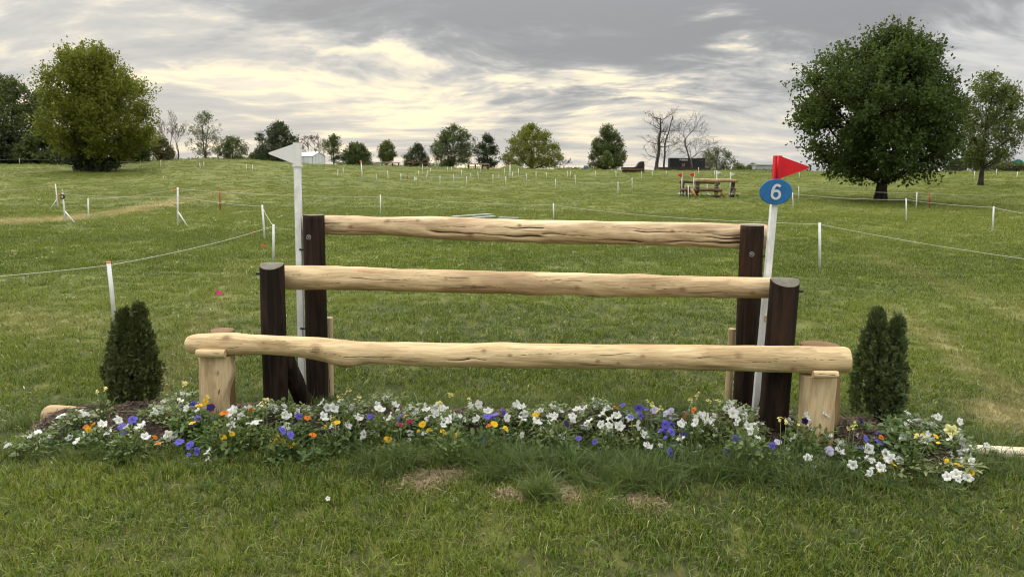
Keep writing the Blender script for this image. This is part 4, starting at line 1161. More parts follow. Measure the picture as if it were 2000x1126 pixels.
tag(obj('mulch_shreds', litter(np.stack([cx, cy, bed_z(cx, cy) + g.uniform(.0, .012, len(cx))], -1), .02, .07, .006, M['chip'], 'mulch_shreds', g)),
    'dark shredded bark mulch between the flower plants', 'mulch', kind='stuff')

# ================================================================== THE LOG JUMP
jump = thing('log_jump', (0, 4.4, 0), 'three rail log jump of pale peeled rails on dark posts', 'log jump')
jump_inv = Matrix.Translation((0, -4.4, 0))
def fourier(seed, n=26, fs=(1, 9), ft=(1, 5)):
    g_ = np.random.default_rng(seed)
    return g_.uniform(fs[0], fs[1], n), g_.integers(ft[0], ft[1], n), g_.uniform(0, 6.283, n), g_.normal(0, 1, n)
def wob(F_, s, th):
    fs, ft, ph, am = F_
    out_ = 0
    for a, b_, c_, d_ in zip(fs, ft, ph, am): out_ = out_ + d_ * np.cos(a * s + b_ * th + c_) / math.sqrt(len(fs))
    return out_
def log_mesh(name, st, seed, mat, knots=(), cracks=(), rough=.018, ns=520, nt_=120, bulge=.05, end=.35):
    st = np.array(st); c = st[:, :3] - np.array([0, 4.4, 0]); rad = st[:, 3]
    L_ = np.concatenate([[0], np.cumsum(np.linalg.norm(np.diff(c, axis=0), axis=1))]); tot = L_[-1]
    s = np.linspace(0, tot, ns)
    # smooth the stations
    C = np.stack([np.interp(s, L_, c[:, i]) for i in range(3)], -1); r = np.interp(s, L_, rad)
    hk = 13 if ns > 200 else 20; ker = np.hanning(2 * hk + 1); ker /= ker.sum()
    for arr in [C[:, 1], C[:, 2], r]:
        pad = np.concatenate([2 * arr[0] - arr[hk:0:-1], arr, 2 * arr[-1] - arr[-2:-hk - 2:-1]])
        arr[:] = np.convolve(pad, ker, 'valid')
    t = np.gradient(C, axis=0); t /= np.linalg.norm(t, axis=1, keepdims=True)
    up = np.array([0, 0, 1.0]); fr = np.cross(up, t); fr /= np.linalg.norm(fr, axis=1, keepdims=True); fr = -fr   # towards the camera
    upv = np.cross(t, -fr); upv = np.where(upv[:, 2:3] < 0, -upv, upv)
    th = np.linspace(0, 2 * np.pi, nt_, endpoint=False)
    S, T = np.meshgrid(s, th, indexing='ij')
    disp = rough * wob(fourier(seed, 30, (1, 12), (1, 5)), S, T) + rough * .5 * wob(fourier(seed + 1, 30, (8, 40), (3, 9)), S, T)
    bul = bulge * wob(fourier(seed + 2, 10, (1, 5), (0, 2)), S, T * 0)
    knot = np.zeros_like(S); crack = np.zeros_like(S)
    def adiff(a, b_): return (a - b_ + np.pi) % (2 * np.pi) - np.pi
    for sf, tdeg, size, bp in knots:
        dd = np.sqrt(((S - sf * tot) / (size * 1.25)) ** 2 + (adiff(T, R(tdeg)) * r[:, None] / size) ** 2)
        knot = np.maximum(knot, np.exp(-dd ** 2 * .8) * .95)
        wide = np.exp(-(((S - sf * tot) / (size * 3.2)) ** 2 + (adiff(T, R(tdeg)) * r[:, None] / (size * 1.8)) ** 2))
        disp = disp + bp * wide / r[:, None]
    g_ = np.random.default_rng(seed + 9)
    for s0, s1, t0, t1, wd, dep in cracks:
        f = np.clip((S / tot - s0) / (s1 - s0), 0, 1)
        inside = smooth(0, .12, f) * smooth(0, .12, 1 - f) * ((S / tot > s0) & (S / tot < s1))
        tc = R(t0) + (R(t1) - R(t0)) * f + .06 * np.sin(S * 14 + seed) + .03 * np.sin(S * 37)
        w_ = max(wd, .0026) * (.6 + .4 * np.sin(S * 9 + seed * 2)) + 1e-4
        k_ = np.exp(-(adiff(T, tc) * r[:, None] / w_) ** 2) * inside
        crack = np.maximum(crack, k_)
        disp = disp - dep * np.exp(-(adiff(T, tc) * r[:, None] / (w_ * 2)) ** 2) * inside / r[:, None]
    RR = r[:, None] * (1 + disp + bul)
    e = np.minimum(s, tot - s); RR = RR * (1 - end * np.exp(-(e / .012) ** 2) * .25)[:, None]
    V = C[:, None] + RR[..., None] * (np.cos(T)[..., None] * fr[:, None] + np.sin(T)[..., None] * upv[:, None])
    v = V.reshape(-1, 3)
    i = np.arange(ns - 1)[:, None] * nt_; j = np.arange(nt_)[None]; j2 = (j + 1) % nt_
    q = np.stack([i + j, i + nt_ + j, i + nt_ + j2, i + j2], -1).reshape(-1, 4)
    caps = np.concatenate([C[:1], C[-1:], V[0], V[-1]]); b0 = len(v)
    v = np.concatenate([v, caps])
    a0 = b0 + 2 + np.arange(nt_); a1 = a0 + nt_
    tri = np.concatenate([np.stack([np.full(nt_, b0), a0, np.roll(a0, -1)], -1), np.stack([np.full(nt_, b0 + 1), np.roll(a1, -1), a1], -1)])
    z = np.zeros(len(caps)); cut = np.concatenate([np.zeros(b0), np.ones(len(caps))])
    return np_mesh(name, v, [q, tri], mat, True, {'knot': np.concatenate([knot.ravel(), z]), 'crack': np.concatenate([crack.ravel(), z]), 'cut': cut})
low_knots = [(.066, 46, .022, .001), (.125, 25, .009, .001), (.207, 10, .024, .006), (.247, -62, .03, .020), (.463, 34, .011, .001), (.502, 14, .009, .001),
             (.632, -6, .010, .001), (.698, 16, .011, .001), (.662, -14, .008, .001), (.836, 26, .017, .003), (.916, -30, .016, .004)]
low_cracks = [(.405, .445, -12, -4, .007, .005), (.43, .47, 4, -14, .003, .002), (.545, .56, 45, 30, .003, .001), (.14, .16, 42, 50, .003, .001), (.77, .80, 12, 16, .004, .002),
              (.60, .66, -24, -28, .003, .002), (.05, .09, -6, -2, .003, .001), (.85, .93, 0, 5, .0025, .001), (.33, .39, -30, -26, .002, .001), (.70, .75, -26, -22, .003, .001), (.18, .34, -2, -8, .0016, .001), (.5, .7, 22, 26, .0014, .0005), (.88, .99, 14, 18, .0018, .001)]
mid_knots = [(.345, 22, .008, .001), (.40, -10, .010, .003), (.60, -12, .013, .004), (.745, 10, .010, .002), (.80, -4, .015, .003), (.93, -20, .011, .002), (.63, -70, .03, .008)]
mid_cracks = [(.37, .44, -14, -16, .003, .002), (.02, .12, 18, 26, .002, .001), (.14, .30, 8, 12, .0018, .001), (.5, .62, 26, 22, .0018, .001), (.66, .78, -8, -4, .0018, .001), (.8, .96, -28, -22, .002, .001), (.28, .40, 34, 30, .0015, .001), (.05, .14, -26, -18, .002, .001), (.2, .5, -20, -24, .0018, .001)]
top_knots = [(.115, -4, .013, .002), (.195, 38, .013, .004), (.26, 40, .010, .002), (.375, -22, .018, .006), (.48, 34, .009, .001), (.80, 22, .009, .001), (.93, -2, .017, .004)]
top_cracks = [(.27, .55, -16, -26, .008, .012), (.52, .64, -8, -14, .005, .006), (.60, .75, -38, -40, .007, .008), (.78, .99, -38, -30, .010, .016), (.70, .98, 20, 6, .005, .006), (.86, .99, -6, -6, .007, .008),
              (.44, .54, 24, 22, .006, .004), (.17, .24, 34, 30, .004, .003), (.06, .20, -40, -44, .004, .004), (.30, .45, 14, 20, .0025, .002), (.64, .8, 34, 30, .002, .001), (.0, .1, 10, 14, .003, .003)]
obj('top_rail', log_mesh('top_rail', RAIL_TOP, 3, M['log_top'], top_knots, top_cracks, .028, bulge=.015), jump)
obj('middle_rail', log_mesh('middle_rail', RAIL_MID, 14, M['log_mid'], mid_knots, mid_cracks, .022, bulge=.012), jump)
obj('bottom_rail', log_mesh('bottom_rail', RAIL_LOW, 27, M['log_low'], low_knots, low_cracks, .024, bulge=.010), jump)
def post_mesh(name, P, seed, mat, slope=0.0, rough=.014, nt_=44, ns=50, cracks=3, sink=.06):
    top = np.array(P[:3]) - np.array([0, 4.4, 0]); base = np.array(P[3:6]) - np.array([0, 4.4, 0]); rad = P[6]
    base = base + (base - top) / np.linalg.norm(base - top) * sink
    f = np.linspace(0, 1, ns); th = np.linspace(0, 2 * np.pi, nt_, endpoint=False)
    Fm, T = np.meshgrid(f, th, indexing='ij'); Ls = np.linalg.norm(top - base)
    rr = rad * (1 + rough * wob(fourier(seed, 24, (1, 10), (1, 5)), Fm * Ls, T) + .35 * rough * wob(fourier(seed + 5, 24, (0, 3), (8, 20)), Fm * Ls, T)) * (1.02 - .03 * Fm)
    g_ = np.random.default_rng(seed); crack = np.zeros_like(Fm)
    for _ in range(cracks):
        tc = g_.uniform(np.pi, 2 * np.pi); f0 = g_.uniform(0, .6); f1 = f0 + g_.uniform(.2, .5)
        k_ = np.exp(-((T - tc - .05 * np.sin(Fm * 20)) * rad / .0035) ** 2) * smooth(f0, f0 + .08, Fm) * (1 - smooth(f1 - .08, f1, Fm))
        crack = np.maximum(crack, k_); rr = rr - .006 * k_
    V = (base + (top - base) * Fm[..., None])
    V = V + np.stack([rr * np.cos(T), rr * np.sin(T), 0 * T], -1)
    # sloping saw cut facing the viewer, flat towards the rail
    dy_ = (rr * np.sin(T))[-1]
    V[-1, :, 2] += slope * np.minimum(dy_, 0)
    V[-2, :, 2] = np.minimum(V[-2, :, 2], V[-1, :, 2] - .003)
    V[-3, :, 2] = np.minimum(V[-3, :, 2], V[-2, :, 2] - .003)
    v = V.reshape(-1, 3)
    i = np.arange(ns - 1)[:, None] * nt_; j = np.arange(nt_)[None]; j2 = (j + 1) % nt_
    q = np.stack([i + j, i + j2, i + nt_ + j2, i + nt_ + j], -1).reshape(-1, 4)
    ring = V[-1] * 1.0; ring = ring + (top - ring) * .03; ring[:, 2] = V[-1][:, 2] + .0015
    b0 = len(v); cen = ring.mean(0); cen[2] = ring[:, 2].max() if slope == 0 else top[2]
    # rows of the cut face
    inner = cen + (ring - cen) * .5; inner[:, 2] = top[2] + slope * np.minimum(dy_ * .5, 0) + .0015
    v = np.concatenate([v, ring, inner, cen[None]])
    a = b0 + np.arange(nt_); b_ = a + nt_; c_ = b0 + 2 * nt_
    cq = np.concatenate([np.stack([a, np.roll(a, -1), np.roll(b_, -1), b_], -1), np.stack([a - nt_, np.roll(a, -1) - nt_, np.roll(a, -1), a], -1)])
    tri = np.stack([b_, np.roll(b_, -1), np.full(nt_, c_)], -1)
    extra = np.zeros(2 * nt_ + 1)
    return np_mesh(name, v, [np.concatenate([q, cq]), tri], mat, True,
                   {'crack': np.concatenate([crack.ravel(), extra]), 'knot': np.zeros(len(v)), 'cut': np.concatenate([np.zeros(b0), extra + 1])})
def local(p): return Vector(p) - Vector((0, 4.4, 0))
p_bl = obj('post', post_mesh('back_post', POST_BACK_LEFT, 51, M['post']), jump)
p_br = obj('post', post_mesh('back_post', POST_BACK_RIGHT, 52, M['post']), jump)
p_fl = obj('post', post_mesh('front_post', POST_FRONT_LEFT, 53, M['post'], .38), jump)
p_fr = obj('post', post_mesh('front_post', POST_FRONT_RIGHT, 54, M['post'], .42), jump)
obj('backing_post', post_mesh('backing_post', BROWN_LEFT, 61, M['log_brown'], .1), jump)
obj('backing_post', post_mesh('backing_post', BROWN_RIGHT, 62, M['log_brown'], .1), jump)
obj('prop', post_mesh('prop', PLANK_LEFT, 63, M['log_upright'], 0, .03), jump)
obj('prop', post_mesh('prop', PLANK_RIGHT, 64, M['log_upright'], 0, .03), jump)
def brace(a, b_, rad, seed):
    m_ = MB(); t = np.linspace(-.02, 1.12, 24)[:, None]
    pts = np.array(a) * (1 - t) + np.array(b_) * t - np.array([0, 4.4, 0])
    m_.tube(pts, rad * (1 + .02 * np.sin(np.arange(24) * .8)), 20)
    return m_.mesh('brace', M['post'], True)
obj('brace', brace(*BRACE_LEFT, 71), jump)
obj('brace', brace(*BRACE_RIGHT, 72), jump)
# front supports: split slabs with a waney edge, a short peg log across the top
def slab_mesh(name, P, seed, wav):
    top = np.array(P[:3]) - np.array([0, 4.4, 0]); base = np.array(P[3:6]) - np.array([0, 4.4, 0]); w = P[6]
    ns, nt_ = 60, 110
    f = np.linspace(0, 1, ns); z = base[2] - .03 + (top[2] - base[2] + .03) * f; cx_ = base[0] + (top[0] - base[0]) * f
    T = np.linspace(0, 2 * np.pi, nt_, endpoint=False)
    # rounded-rectangle section, flat towards the viewer
    sx_ = np.sign(np.cos(T)) * np.abs(np.cos(T)) ** .35; sy_ = np.sign(np.sin(T)) * np.abs(np.sin(T)) ** .45
    v = []; cr = []
    for k_ in range(ns):
        wr = w * (1 + wav(f[k_])); wl = w * (1 + .02 * math.sin(f[k_] * 7 + seed))
        x = cx_[k_] + np.where(sx_ > 0, sx_ * wr, sx_ * wl)
        y = base[1] + .05 + np.where(sy_ < 0, sy_ * .05, sy_ * .05)
        y = y + .003 * np.sin(x * 160 + 3 * math.sin(f[k_] * 4)) * (sy_ < 0)
        c_ = np.exp(-((x - cx_[k_] + w * .15 + .004 * math.sin(f[k_] * 9)) / .003) ** 2) * (sy_ < -.5) + np.exp(-((x - cx_[k_] - w * .35) / .0022) ** 2) * (sy_ < -.5) * (f[k_] > .5)
        v.append(np.stack([x, y, np.full(nt_, z[k_])], -1)); cr.append(c_)
    v = np.concatenate(v); cr = np.concatenate(cr)
    i = np.arange(ns - 1)[:, None] * nt_; j = np.arange(nt_)[None]; j2 = (j + 1) % nt_
    q = np.stack([i + j, i + j2, i + nt_ + j2, i + nt_ + j], -1).reshape(-1, 4)
    n_ = np.arange(nt_) + (ns - 1) * nt_
    b0 = len(v); v = np.concatenate([v, v[n_], v[n_].mean(0)[None]])
    r_ = b0 + np.arange(nt_)
    tri = np.stack([r_, np.roll(r_, -1), np.full(nt_, b0 + nt_)], -1)
    return np_mesh(name, v, [q, tri], M['log_upright'], True, {'crack': np.concatenate([cr, np.zeros(nt_ + 1)]), 'knot': np.zeros(len(v)), 'cut': np.concatenate([np.zeros(b0), np.ones(nt_ + 1) * .6])})
obj('support', slab_mesh('support', STUMP_LEFT, 3, lambda f: -.05 + .17 * math.exp(-((f - .80) / .12) ** 2) - .20 * math.exp(-((f - .42) / .2) ** 2) + .05 * math.sin(f * 9)), jump)
obj('support', slab_mesh('support', STUMP_RIGHT, 5, lambda f: .0 + .02 * math.sin(f * 5) - .10 * (1 - f)), jump)
def peg(P, seed):
    a, b_, rad = P; a = np.array(a); b_ = np.array(b_)
    return log_mesh('peg', [tuple(a + (b_ - a) * f) + (rad * (1 + .03 * math.sin(f * 9 + seed)),) for f in (0, .33, .66, 1)], seed, M['log_low'], (), ((.1, .9, 20, 10, .0015, .001),), .03, 40, 28, .02)
obj('peg', peg(PEG_LEFT, 81), jump); obj('peg', peg(PEG_RIGHT, 82), jump)
# bolts: washer and recessed nut on the back posts, hooks that hold the flag poles
def bolt(p, rad, parent):
    m_ = MB(); c_ = np.array(local(p))
    t = np.linspace(0, 2 * np.pi, 17)
    ring = np.stack([np.cos(t) * rad, np.zeros(17), np.sin(t) * rad], -1) + c_
    m_.tube(ring, rad * .22, 8, False)
    m_.tube(np.array([c_ + (0, .02, 0), c_ + (0, -.004, 0)]), rad * .5, 6)
    return m_.build('bolt', M['metal'], parent, True)
bolt((POST_BACK_LEFT[0] - .02, POST_BACK_LEFT[1] - POST_BACK_LEFT[6] * .985, BOLTS[0][2]), .014, jump)
bolt((BOLTS[1][0], POST_BACK_RIGHT[1] - POST_BACK_RIGHT[6] * .99, BOLTS[1][2]), .014, jump)
def hook(p, dirx):
    m_ = MB(); c_ = np.array(local(p))
    m_.tube(np.array([c_ + (-.045 * dirx, .0, 0), c_, c_ + (.014 * dirx, -.006, .004)]), [.006, .006, .009], 8)
    m_.tube(np.array([c_ + (.0, 0, 0), c_ + (.002 * dirx, -.002, -.16)]), .0025, 5)
    return m_.build('hook', M['dark_metal'], jump, True)
hook((-1.428, 4.86, .52), -1); hook((1.632, 4.60, .50), 1); hook((-1.415, 4.86, 1.06), -1); hook((1.622, 4.60, 1.08), 1)
m_ = MB(); m_.box(np.array(local((1.612, 4.488, .70))), (.045, .03, .035)); m_.build('wedge_block', M['log_low'], jump)
for p_, z_ in ((p_fl, (-1.565, 4.43, .96)), (p_fr, (1.67, 4.15, .93))):
    m_ = MB(); c_ = np.array(local(z_)); m_.tube(np.array([c_ + (.02, 0, 0), c_ - (.012, 0, 0)]) if z_[0] < 0 else np.array([c_ - (.02, 0, 0), c_ + (.012, 0, 0)]), .008, 8); m_.build('bolt', M['dark_metal'], jump, True)

# ================================================================== FLAG POLES
def flag_prism(t0, t1, tip, sleeve_c, th, rtip=.006):
    """plastic pennant: a flat triangle with some thickness and a rounded tip"""
    t0, t1, tip = [np.array(q) for q in (t0, t1, tip)]
    ax = tip - (t0 + t1) / 2; ax /= np.linalg.norm(ax); upn = (t0 - t1) / np.linalg.norm(t0 - t1)
    outline = [t0, tip - ax * rtip + upn * rtip, tip, tip - ax * rtip - upn * rtip, t1]
    nrm = np.cross(ax, upn); nrm /= np.linalg.norm(nrm)
    m_ = MB(); n_ = len(outline); o_ = np.array(outline)
    v = np.concatenate([o_ - nrm * th / 2, o_ + nrm * th / 2])
    m_.add(v, [[i, (i + 1) % n_, (i + 1) % n_ + n_, i + n_] for i in range(n_)])
    m_.f.setdefault(n_, []).append(np.array([np.arange(n_)[::-1], np.arange(n_) + n_]))
    # moulded ribs
    for f in (.28, .72):
        a = t0 * (1 - f) + t1 * f; b_ = a * .25 + tip * .75
        m_.tube(np.array([a, b_]), .0028, 6)
    return m_
def sq_tube(m_, a, b_, w):
    pts = np.array([a, b_]); v, f, _ = tube_arrays(pts, w / math.sqrt(2), 4)
    # turn the square so that a face looks at the viewer
    c_ = np.repeat(pts, 4, 0); q = v - c_
    ax = (pts[1] - pts[0]) / np.linalg.norm(pts[1] - pts[0])
    M3 = np.array(Matrix.Rotation(R(45), 3, Vector(ax)))
    m_.add(c_ + q @ M3.T, f); m_.f.setdefault(4, []).append(np.array([[3, 2, 1, 0], [4, 5, 6, 7]]) + m_.n - 8)
FW = FLAG_WHITE
fw = thing('flag_pole', FW['base'], 'white flag pole with white pennant at the left end of the jump', 'flag pole', 'jump flag poles')
L0 = np.array(FW['base'])
m_ = MB(); sq_tube(m_, np.array((0, 0, -.05)), np.array(FW['ring']) - L0, FW['w']); m_.build('pole', M['white_pole'], fw)
m_ = MB(); sq_tube(m_, np.array(FW['ring']) - L0 + (0, 0, .002), np.array(FW['top']) - L0, FW['w'] * 1.12); sl = m_.build('sleeve', M['flag_white'], fw)
m_ = MB(); c_ = np.array(FW['ring']) - L0; sq_tube(m_, c_ - (0, 0, .012), c_ + (0, 0, .001), FW['w'] * 1.32); m_.build('collar', M['flag_white'], sl)
flag_prism(np.array(FW['t0']) - L0, np.array(FW['t1']) - L0, np.array(FW['tip']) - L0, None, .010).build('pennant', M['flag_white'], fw)
FR = FLAG_RED
frd = thing('flag_pole', FR['base'], 'leaning white flag pole with red pennant and number six plate', 'flag pole', 'jump flag poles')
L0 = np.array(FR['base'])
m_ = MB(); sq_tube(m_, np.array((0, 0, -.05)), np.array(FR['low']) - L0, FR['w']); m_.build('pole', M['white_pole'], frd)
m_ = MB(); sq_tube(m_, np.array(FR['low']) - L0 + (0, 0, .001), np.array(FR['top']) - L0, FR['w'] * 1.15); sl = m_.build('sleeve', M['red'], frd)
m_ = MB(); a = np.array(FR['low']) - L0; b_ = np.array(FR['top']) - L0; m_.tube(np.array([a + (-.006, -.023, 0), b_ + (-.006, -.023, 0)]), .005, 6); m_.build('sleeve_rib', M['red'], sl, True)
flag_prism(np.array(FR['t0']) - L0, np.array(FR['t1']) - L0, np.array(FR['tip']) - L0, None, .010).build('pennant', M['red'], frd)
def ellipse_plate(cx_, a, b_, th, y, mat, name, parent, n=48):
    t = np.linspace(0, 2 * np.pi, n, endpoint=False)
    prof = [(cx_[0] + a * math.cos(q), cx_[1] + b_ * math.sin(q)) for q in t]
    m_ = MB(); m_.prism(prof, y - th / 2, y + th / 2)
    return m_.build(name, mat, parent)
sg = np.array(FR['sign']) - L0
plate = ellipse_plate((sg[0], sg[2]), FR['sw'], FR['sh'], .012, sg[1], M['blue'], 'number_plate', frd)
m_ = MB(); t = np.linspace(0, 2 * np.pi, 49)
m_.tube(np.stack([sg[0] + FR['sw'] * np.cos(t), np.full(49, sg[1]), sg[2] + FR['sh'] * np.sin(t)], -1), .006, 6, False)
m_.build('plate_rim', M['blue'], plate, True)
def text_mesh(txt, size, extrude, bold, mat, name):
    cu = bpy.data.curves.new(name, 'FONT'); cu.body = txt; cu.size = size; cu.extrude = extrude; cu.offset = bold
    cu.align_x = 'CENTER'; cu.align_y = 'CENTER'
    o = bpy.data.objects.new('tmp_text', cu); col.objects.link(o)
    dg = bpy.context.evaluated_depsgraph_get(); dg.update()
    me = bpy.data.meshes.new_from_object(o.evaluated_get(dg)); me.name = name
    bpy.data.objects.remove(o); bpy.data.curves.remove(cu)
    me.materials.clear(); me.materials.append(mat)
    return me
def ribbon(m_, pts, w, y0, y1, closed=False):
    """flat stroke of a figure in the XZ plane"""
    p = np.array(pts, float); t = np.gradient(p, axis=0)
    if closed: t = np.roll(p, -1, 0) - np.roll(p, 1, 0)
    t /= np.linalg.norm(t, axis=1, keepdims=True); nr = np.stack([-t[:, 1], t[:, 0]], -1); n_ = len(p)
    o_, i_ = p + nr * w / 2, p - nr * w / 2
    v = np.concatenate([np.c_[q[:, 0], np.full(n_, y), q[:, 1]] for y in (y0, y1) for q in (o_, i_)])
    for k_ in range(n_ if closed else n_ - 1):
        k2 = (k_ + 1) % n_
        m_.add(v[[k_, k2, n_ + k2, n_ + k_]], [[0, 1, 2, 3]])
        m_.add(v[[k_, k2, 2 * n_ + k2, 2 * n_ + k_]], [[0, 3, 2, 1]])
        m_.add(v[[n_ + k_, n_ + k2, 3 * n_ + k2, 3 * n_ + k_]], [[0, 1, 2, 3]])
m_ = MB(); hN = FR['sh'] * .66
t = np.linspace(0, 2 * np.pi, 40, endpoint=False)
ribbon(m_, np.stack([hN * .50 * np.cos(t), -hN * .36 + hN * .50 * np.sin(t)], -1), hN * .30, -.004, .0, True)
t = np.linspace(R(52), R(190), 26)
ribbon(m_, np.stack([hN * .06 + hN * .56 * np.cos(t), hN * (-.10) + hN * .96 * np.sin(t)], -1), hN * .30, -.005, .0)
obj('numeral', m_.mesh('numeral', M['numeral'], False), plate, (sg[0], sg[1] - .0075, sg[2]), (0, R(4), 0))

# ================================================================== SHRUBS (clipped conifers at both ends)
M['conifer_l'] = leaf_mat('conifer_dark', (.028, .040, .011), (.105, .122, .038), .15, .6)
M['conifer_r'] = leaf_mat('conifer_green', (.038, .060, .022), (.130, .165, .058), .15, .6)
def conifer(S_, label, mat, seed, lean):
    g_ = np.random.default_rng(seed)
    b0 = np.array(S_['base']); b0[2] = max(float(bed_z(b0[0], b0[1])), 0)
    o = thing('conifer_shrub', tuple(b0), label, 'shrub', 'conifer shrubs at the ends of the jump')
    tops = [np.array(t) - b0 for t in S_['top']]
    w = S_['w']
    stems = [(tops[0] * [1, 1, lean], .66), (tops[1], .56 if lean < 1 else .38)]
    if lean == 1.0: stems[1][0][0] += .035
    P_, N_ = [], []
    for tp, fr_ in stems:
        # upright plumes set all round, each a flame of small sprays
        npl = 150
        f = (np.arange(npl) + g_.uniform(0, 1, npl)) / npl; f = f ** .72 * .97; a = np.arange(npl) * 2.39996 + g_.normal(0, .25, npl)
        prof = np.interp(f, [0, .05, .15, .32, .48, .64, .80, .92, 1], [.82, .96, 1.05, 1.06, .90, .58, .29, .10, .02]) * w * fr_
        rr = prof * g_.uniform(.80, 1.06, npl)
        base_ = np.stack([tp[0] * (.15 + .85 * f) + rr * np.cos(a), tp[1] * f + rr * np.sin(a), .015 + f * tp[2] * .93], -1)
        out_ = np.stack([np.cos(a), np.sin(a), np.zeros(npl)], -1)
        for k_ in range(npl):
            m = 34; t = g_.uniform(0, 1, m); hl = g_.uniform(.07, .12) * (1 - .35 * f[k_]); wd_ = .022 * (1 - .7 * t) * (1 - .4 * f[k_])
            axis_ = np.array([0, 0, 1.0]) + out_[k_] * .22 * (1 - f[k_]) + g_.normal(0, .10, 3)
            P_.append(base_[k_] + axis_ * (t * hl)[:, None] + g_.normal(0, 1, (m, 3)) * wd_[:, None] + out_[k_] * .012 * np.sin(t * 3.0)[:, None])
            N_.append(np.tile(axis_ * 1.2 + out_[k_] * .6, (m, 1)))
    p = np.concatenate(P_); nrm = np.concatenate(N_); m = len(p)
    nrm = nrm + g_.normal(0, .5, nrm.shape); nrm /= np.linalg.norm(nrm, axis=1, keepdims=True)
    sd = np.cross(nrm, g_.normal(0, 1, (m, 3))); sd /= np.linalg.norm(sd, axis=1, keepdims=True)
    V = []
    for k_, (ang, l) in enumerate(((-.55, .75), (0, 1.0), (.55, .75))):
        dv = nrm * math.cos(ang) + sd * math.sin(ang)
        pv = np.cross(dv, np.cross(nrm, sd)); pv /= np.linalg.norm(pv, axis=1, keepdims=True)
        ln = (g_.uniform(.018, .040, m) * l)[:, None]; wd = (g_.uniform(.0035, .0065, m))[:, None]
        V.append(np.stack([p, p + dv * ln * .5 + pv * wd, p + dv * ln, p + dv * ln * .5 - pv * wd], 1))
    v = np.concatenate(V).reshape(-1, 3)
    obj('foliage', np_mesh('foliage', v, np.arange(len(v)).reshape(-1, 4), mat, False), o)
    mb = MB()
    for tp, _ in stems: mb.tube(np.array([[tp[0] * .1, 0, -.03], tp * .5, tp * .95]), [.022, .014, .003], 8)
    mb.build('stem', M['bark_dark'], o, True)
    return o
conifer(SHRUBS[0], 'dark round topped conifer shrub at the left end of the flower bed', M['conifer_l'], 5, .96)
conifer(SHRUBS[1], 'green conifer shrub with two pointed tips at the right end of the bed', M['conifer_r'], 8, 1.0)

# ---- half buried logs at both ends of the bed
for i, ((a, b_, rad), lab) in enumerate(zip(GROUND_LOGS, ('pale log end half buried at the left tip of the flower bed', 'pale peeled log lying on the grass at the right edge'))):
    a = np.array(a); b_ = np.array(b_)
    st = [tuple(a + (b_ - a) * f) + (rad * (1 + .03 * math.sin(5 * f + i)),) for f in np.linspace(0, 1, 5)]
    me = log_mesh('ground_log', st, 90 + i, M['log_pale'] if i else M['log_mid'], [(.3, 20, .02, .002)], [(.05, .6, 10, 16, .002, .001)], .02, 90, 36, .02, 1.2)
    o = obj('ground_log', me, None, (0, 4.4, 0))
    tag(o, lab, 'log', 'ground logs beside the bed')

# ================================================================== FLOWERS
def petunia(seed, ruf=.006):
    g_ = np.random.default_rng(seed); n = 25
    th = np.linspace(0, 2 * np.pi, n, endpoint=False)
    rings = [(.003, -.045, 0), (.004, -.030, .02), (.008, -.008, .1), (.017, .002, .3), (.029, .006, .7), (.040, .004, 1.0)]
    v, rd = [], []
    for r, z, t in rings:
        lobe = 1 + t * .13 * np.cos(5 * th + seed) + t * .05 * np.sin(10 * th + seed)
        zz = z + t * (ruf * np.sin(10 * th + seed * 2) + .006 * np.cos(5 * th + seed) + g_.normal(0, .0015, n))
        v.append(np.stack([r * lobe * np.cos(th), r * lobe * np.sin(th), zz], -1)); rd.append(np.full(n, max(0, r / .04)))
    v = np.concatenate(v); i = np.arange(len(rings) - 1)[:, None] * n; j = np.arange(n)[None]; j2 = (j + 1) % n
    q = np.stack([i + j, i + j2, i + n + j2, i + n + j], -1).reshape(-1, 4)
    return v, q, np.concatenate(rd)
def pansy(seed):
    g_ = np.random.default_rng(seed)
    v, f, rd = [], [], []; n0 = 0
    for k_, (ang, r, off, z) in enumerate(((60, .021, .017, -.003), (120, .021, .017, -.0045), (-5, .019, .015, .0), (185, .019, .015, -.0015), (270, .024, .016, .002))):
        c_ = np.array([math.cos(R(ang)), math.sin(R(ang))]) * off
        t = np.linspace(0, 2 * np.pi, 12, endpoint=False)
        xy = c_ + np.stack([np.cos(t) * r * (1 + .06 * np.sin(3 * t + seed)), np.sin(t) * r], -1)
        zz = z + .004 * np.sin(3 * t + seed + k_) + .12 * (np.hypot(*xy.T) - .02) * g_.uniform(-1.0, .6)
        pv = np.concatenate([np.c_[xy, zz], [[c_[0] * .5, c_[1] * .5, z + .001]]])
        v.append(pv); rd.append(np.hypot(pv[:, 0], pv[:, 1]) / .038)
        f.append(np.stack([np.arange(12), (np.arange(12) + 1) % 12, np.full(12, 12)], -1) + n0); n0 += 13
    return np.concatenate(v), np.concatenate(f), np.concatenate(rd)
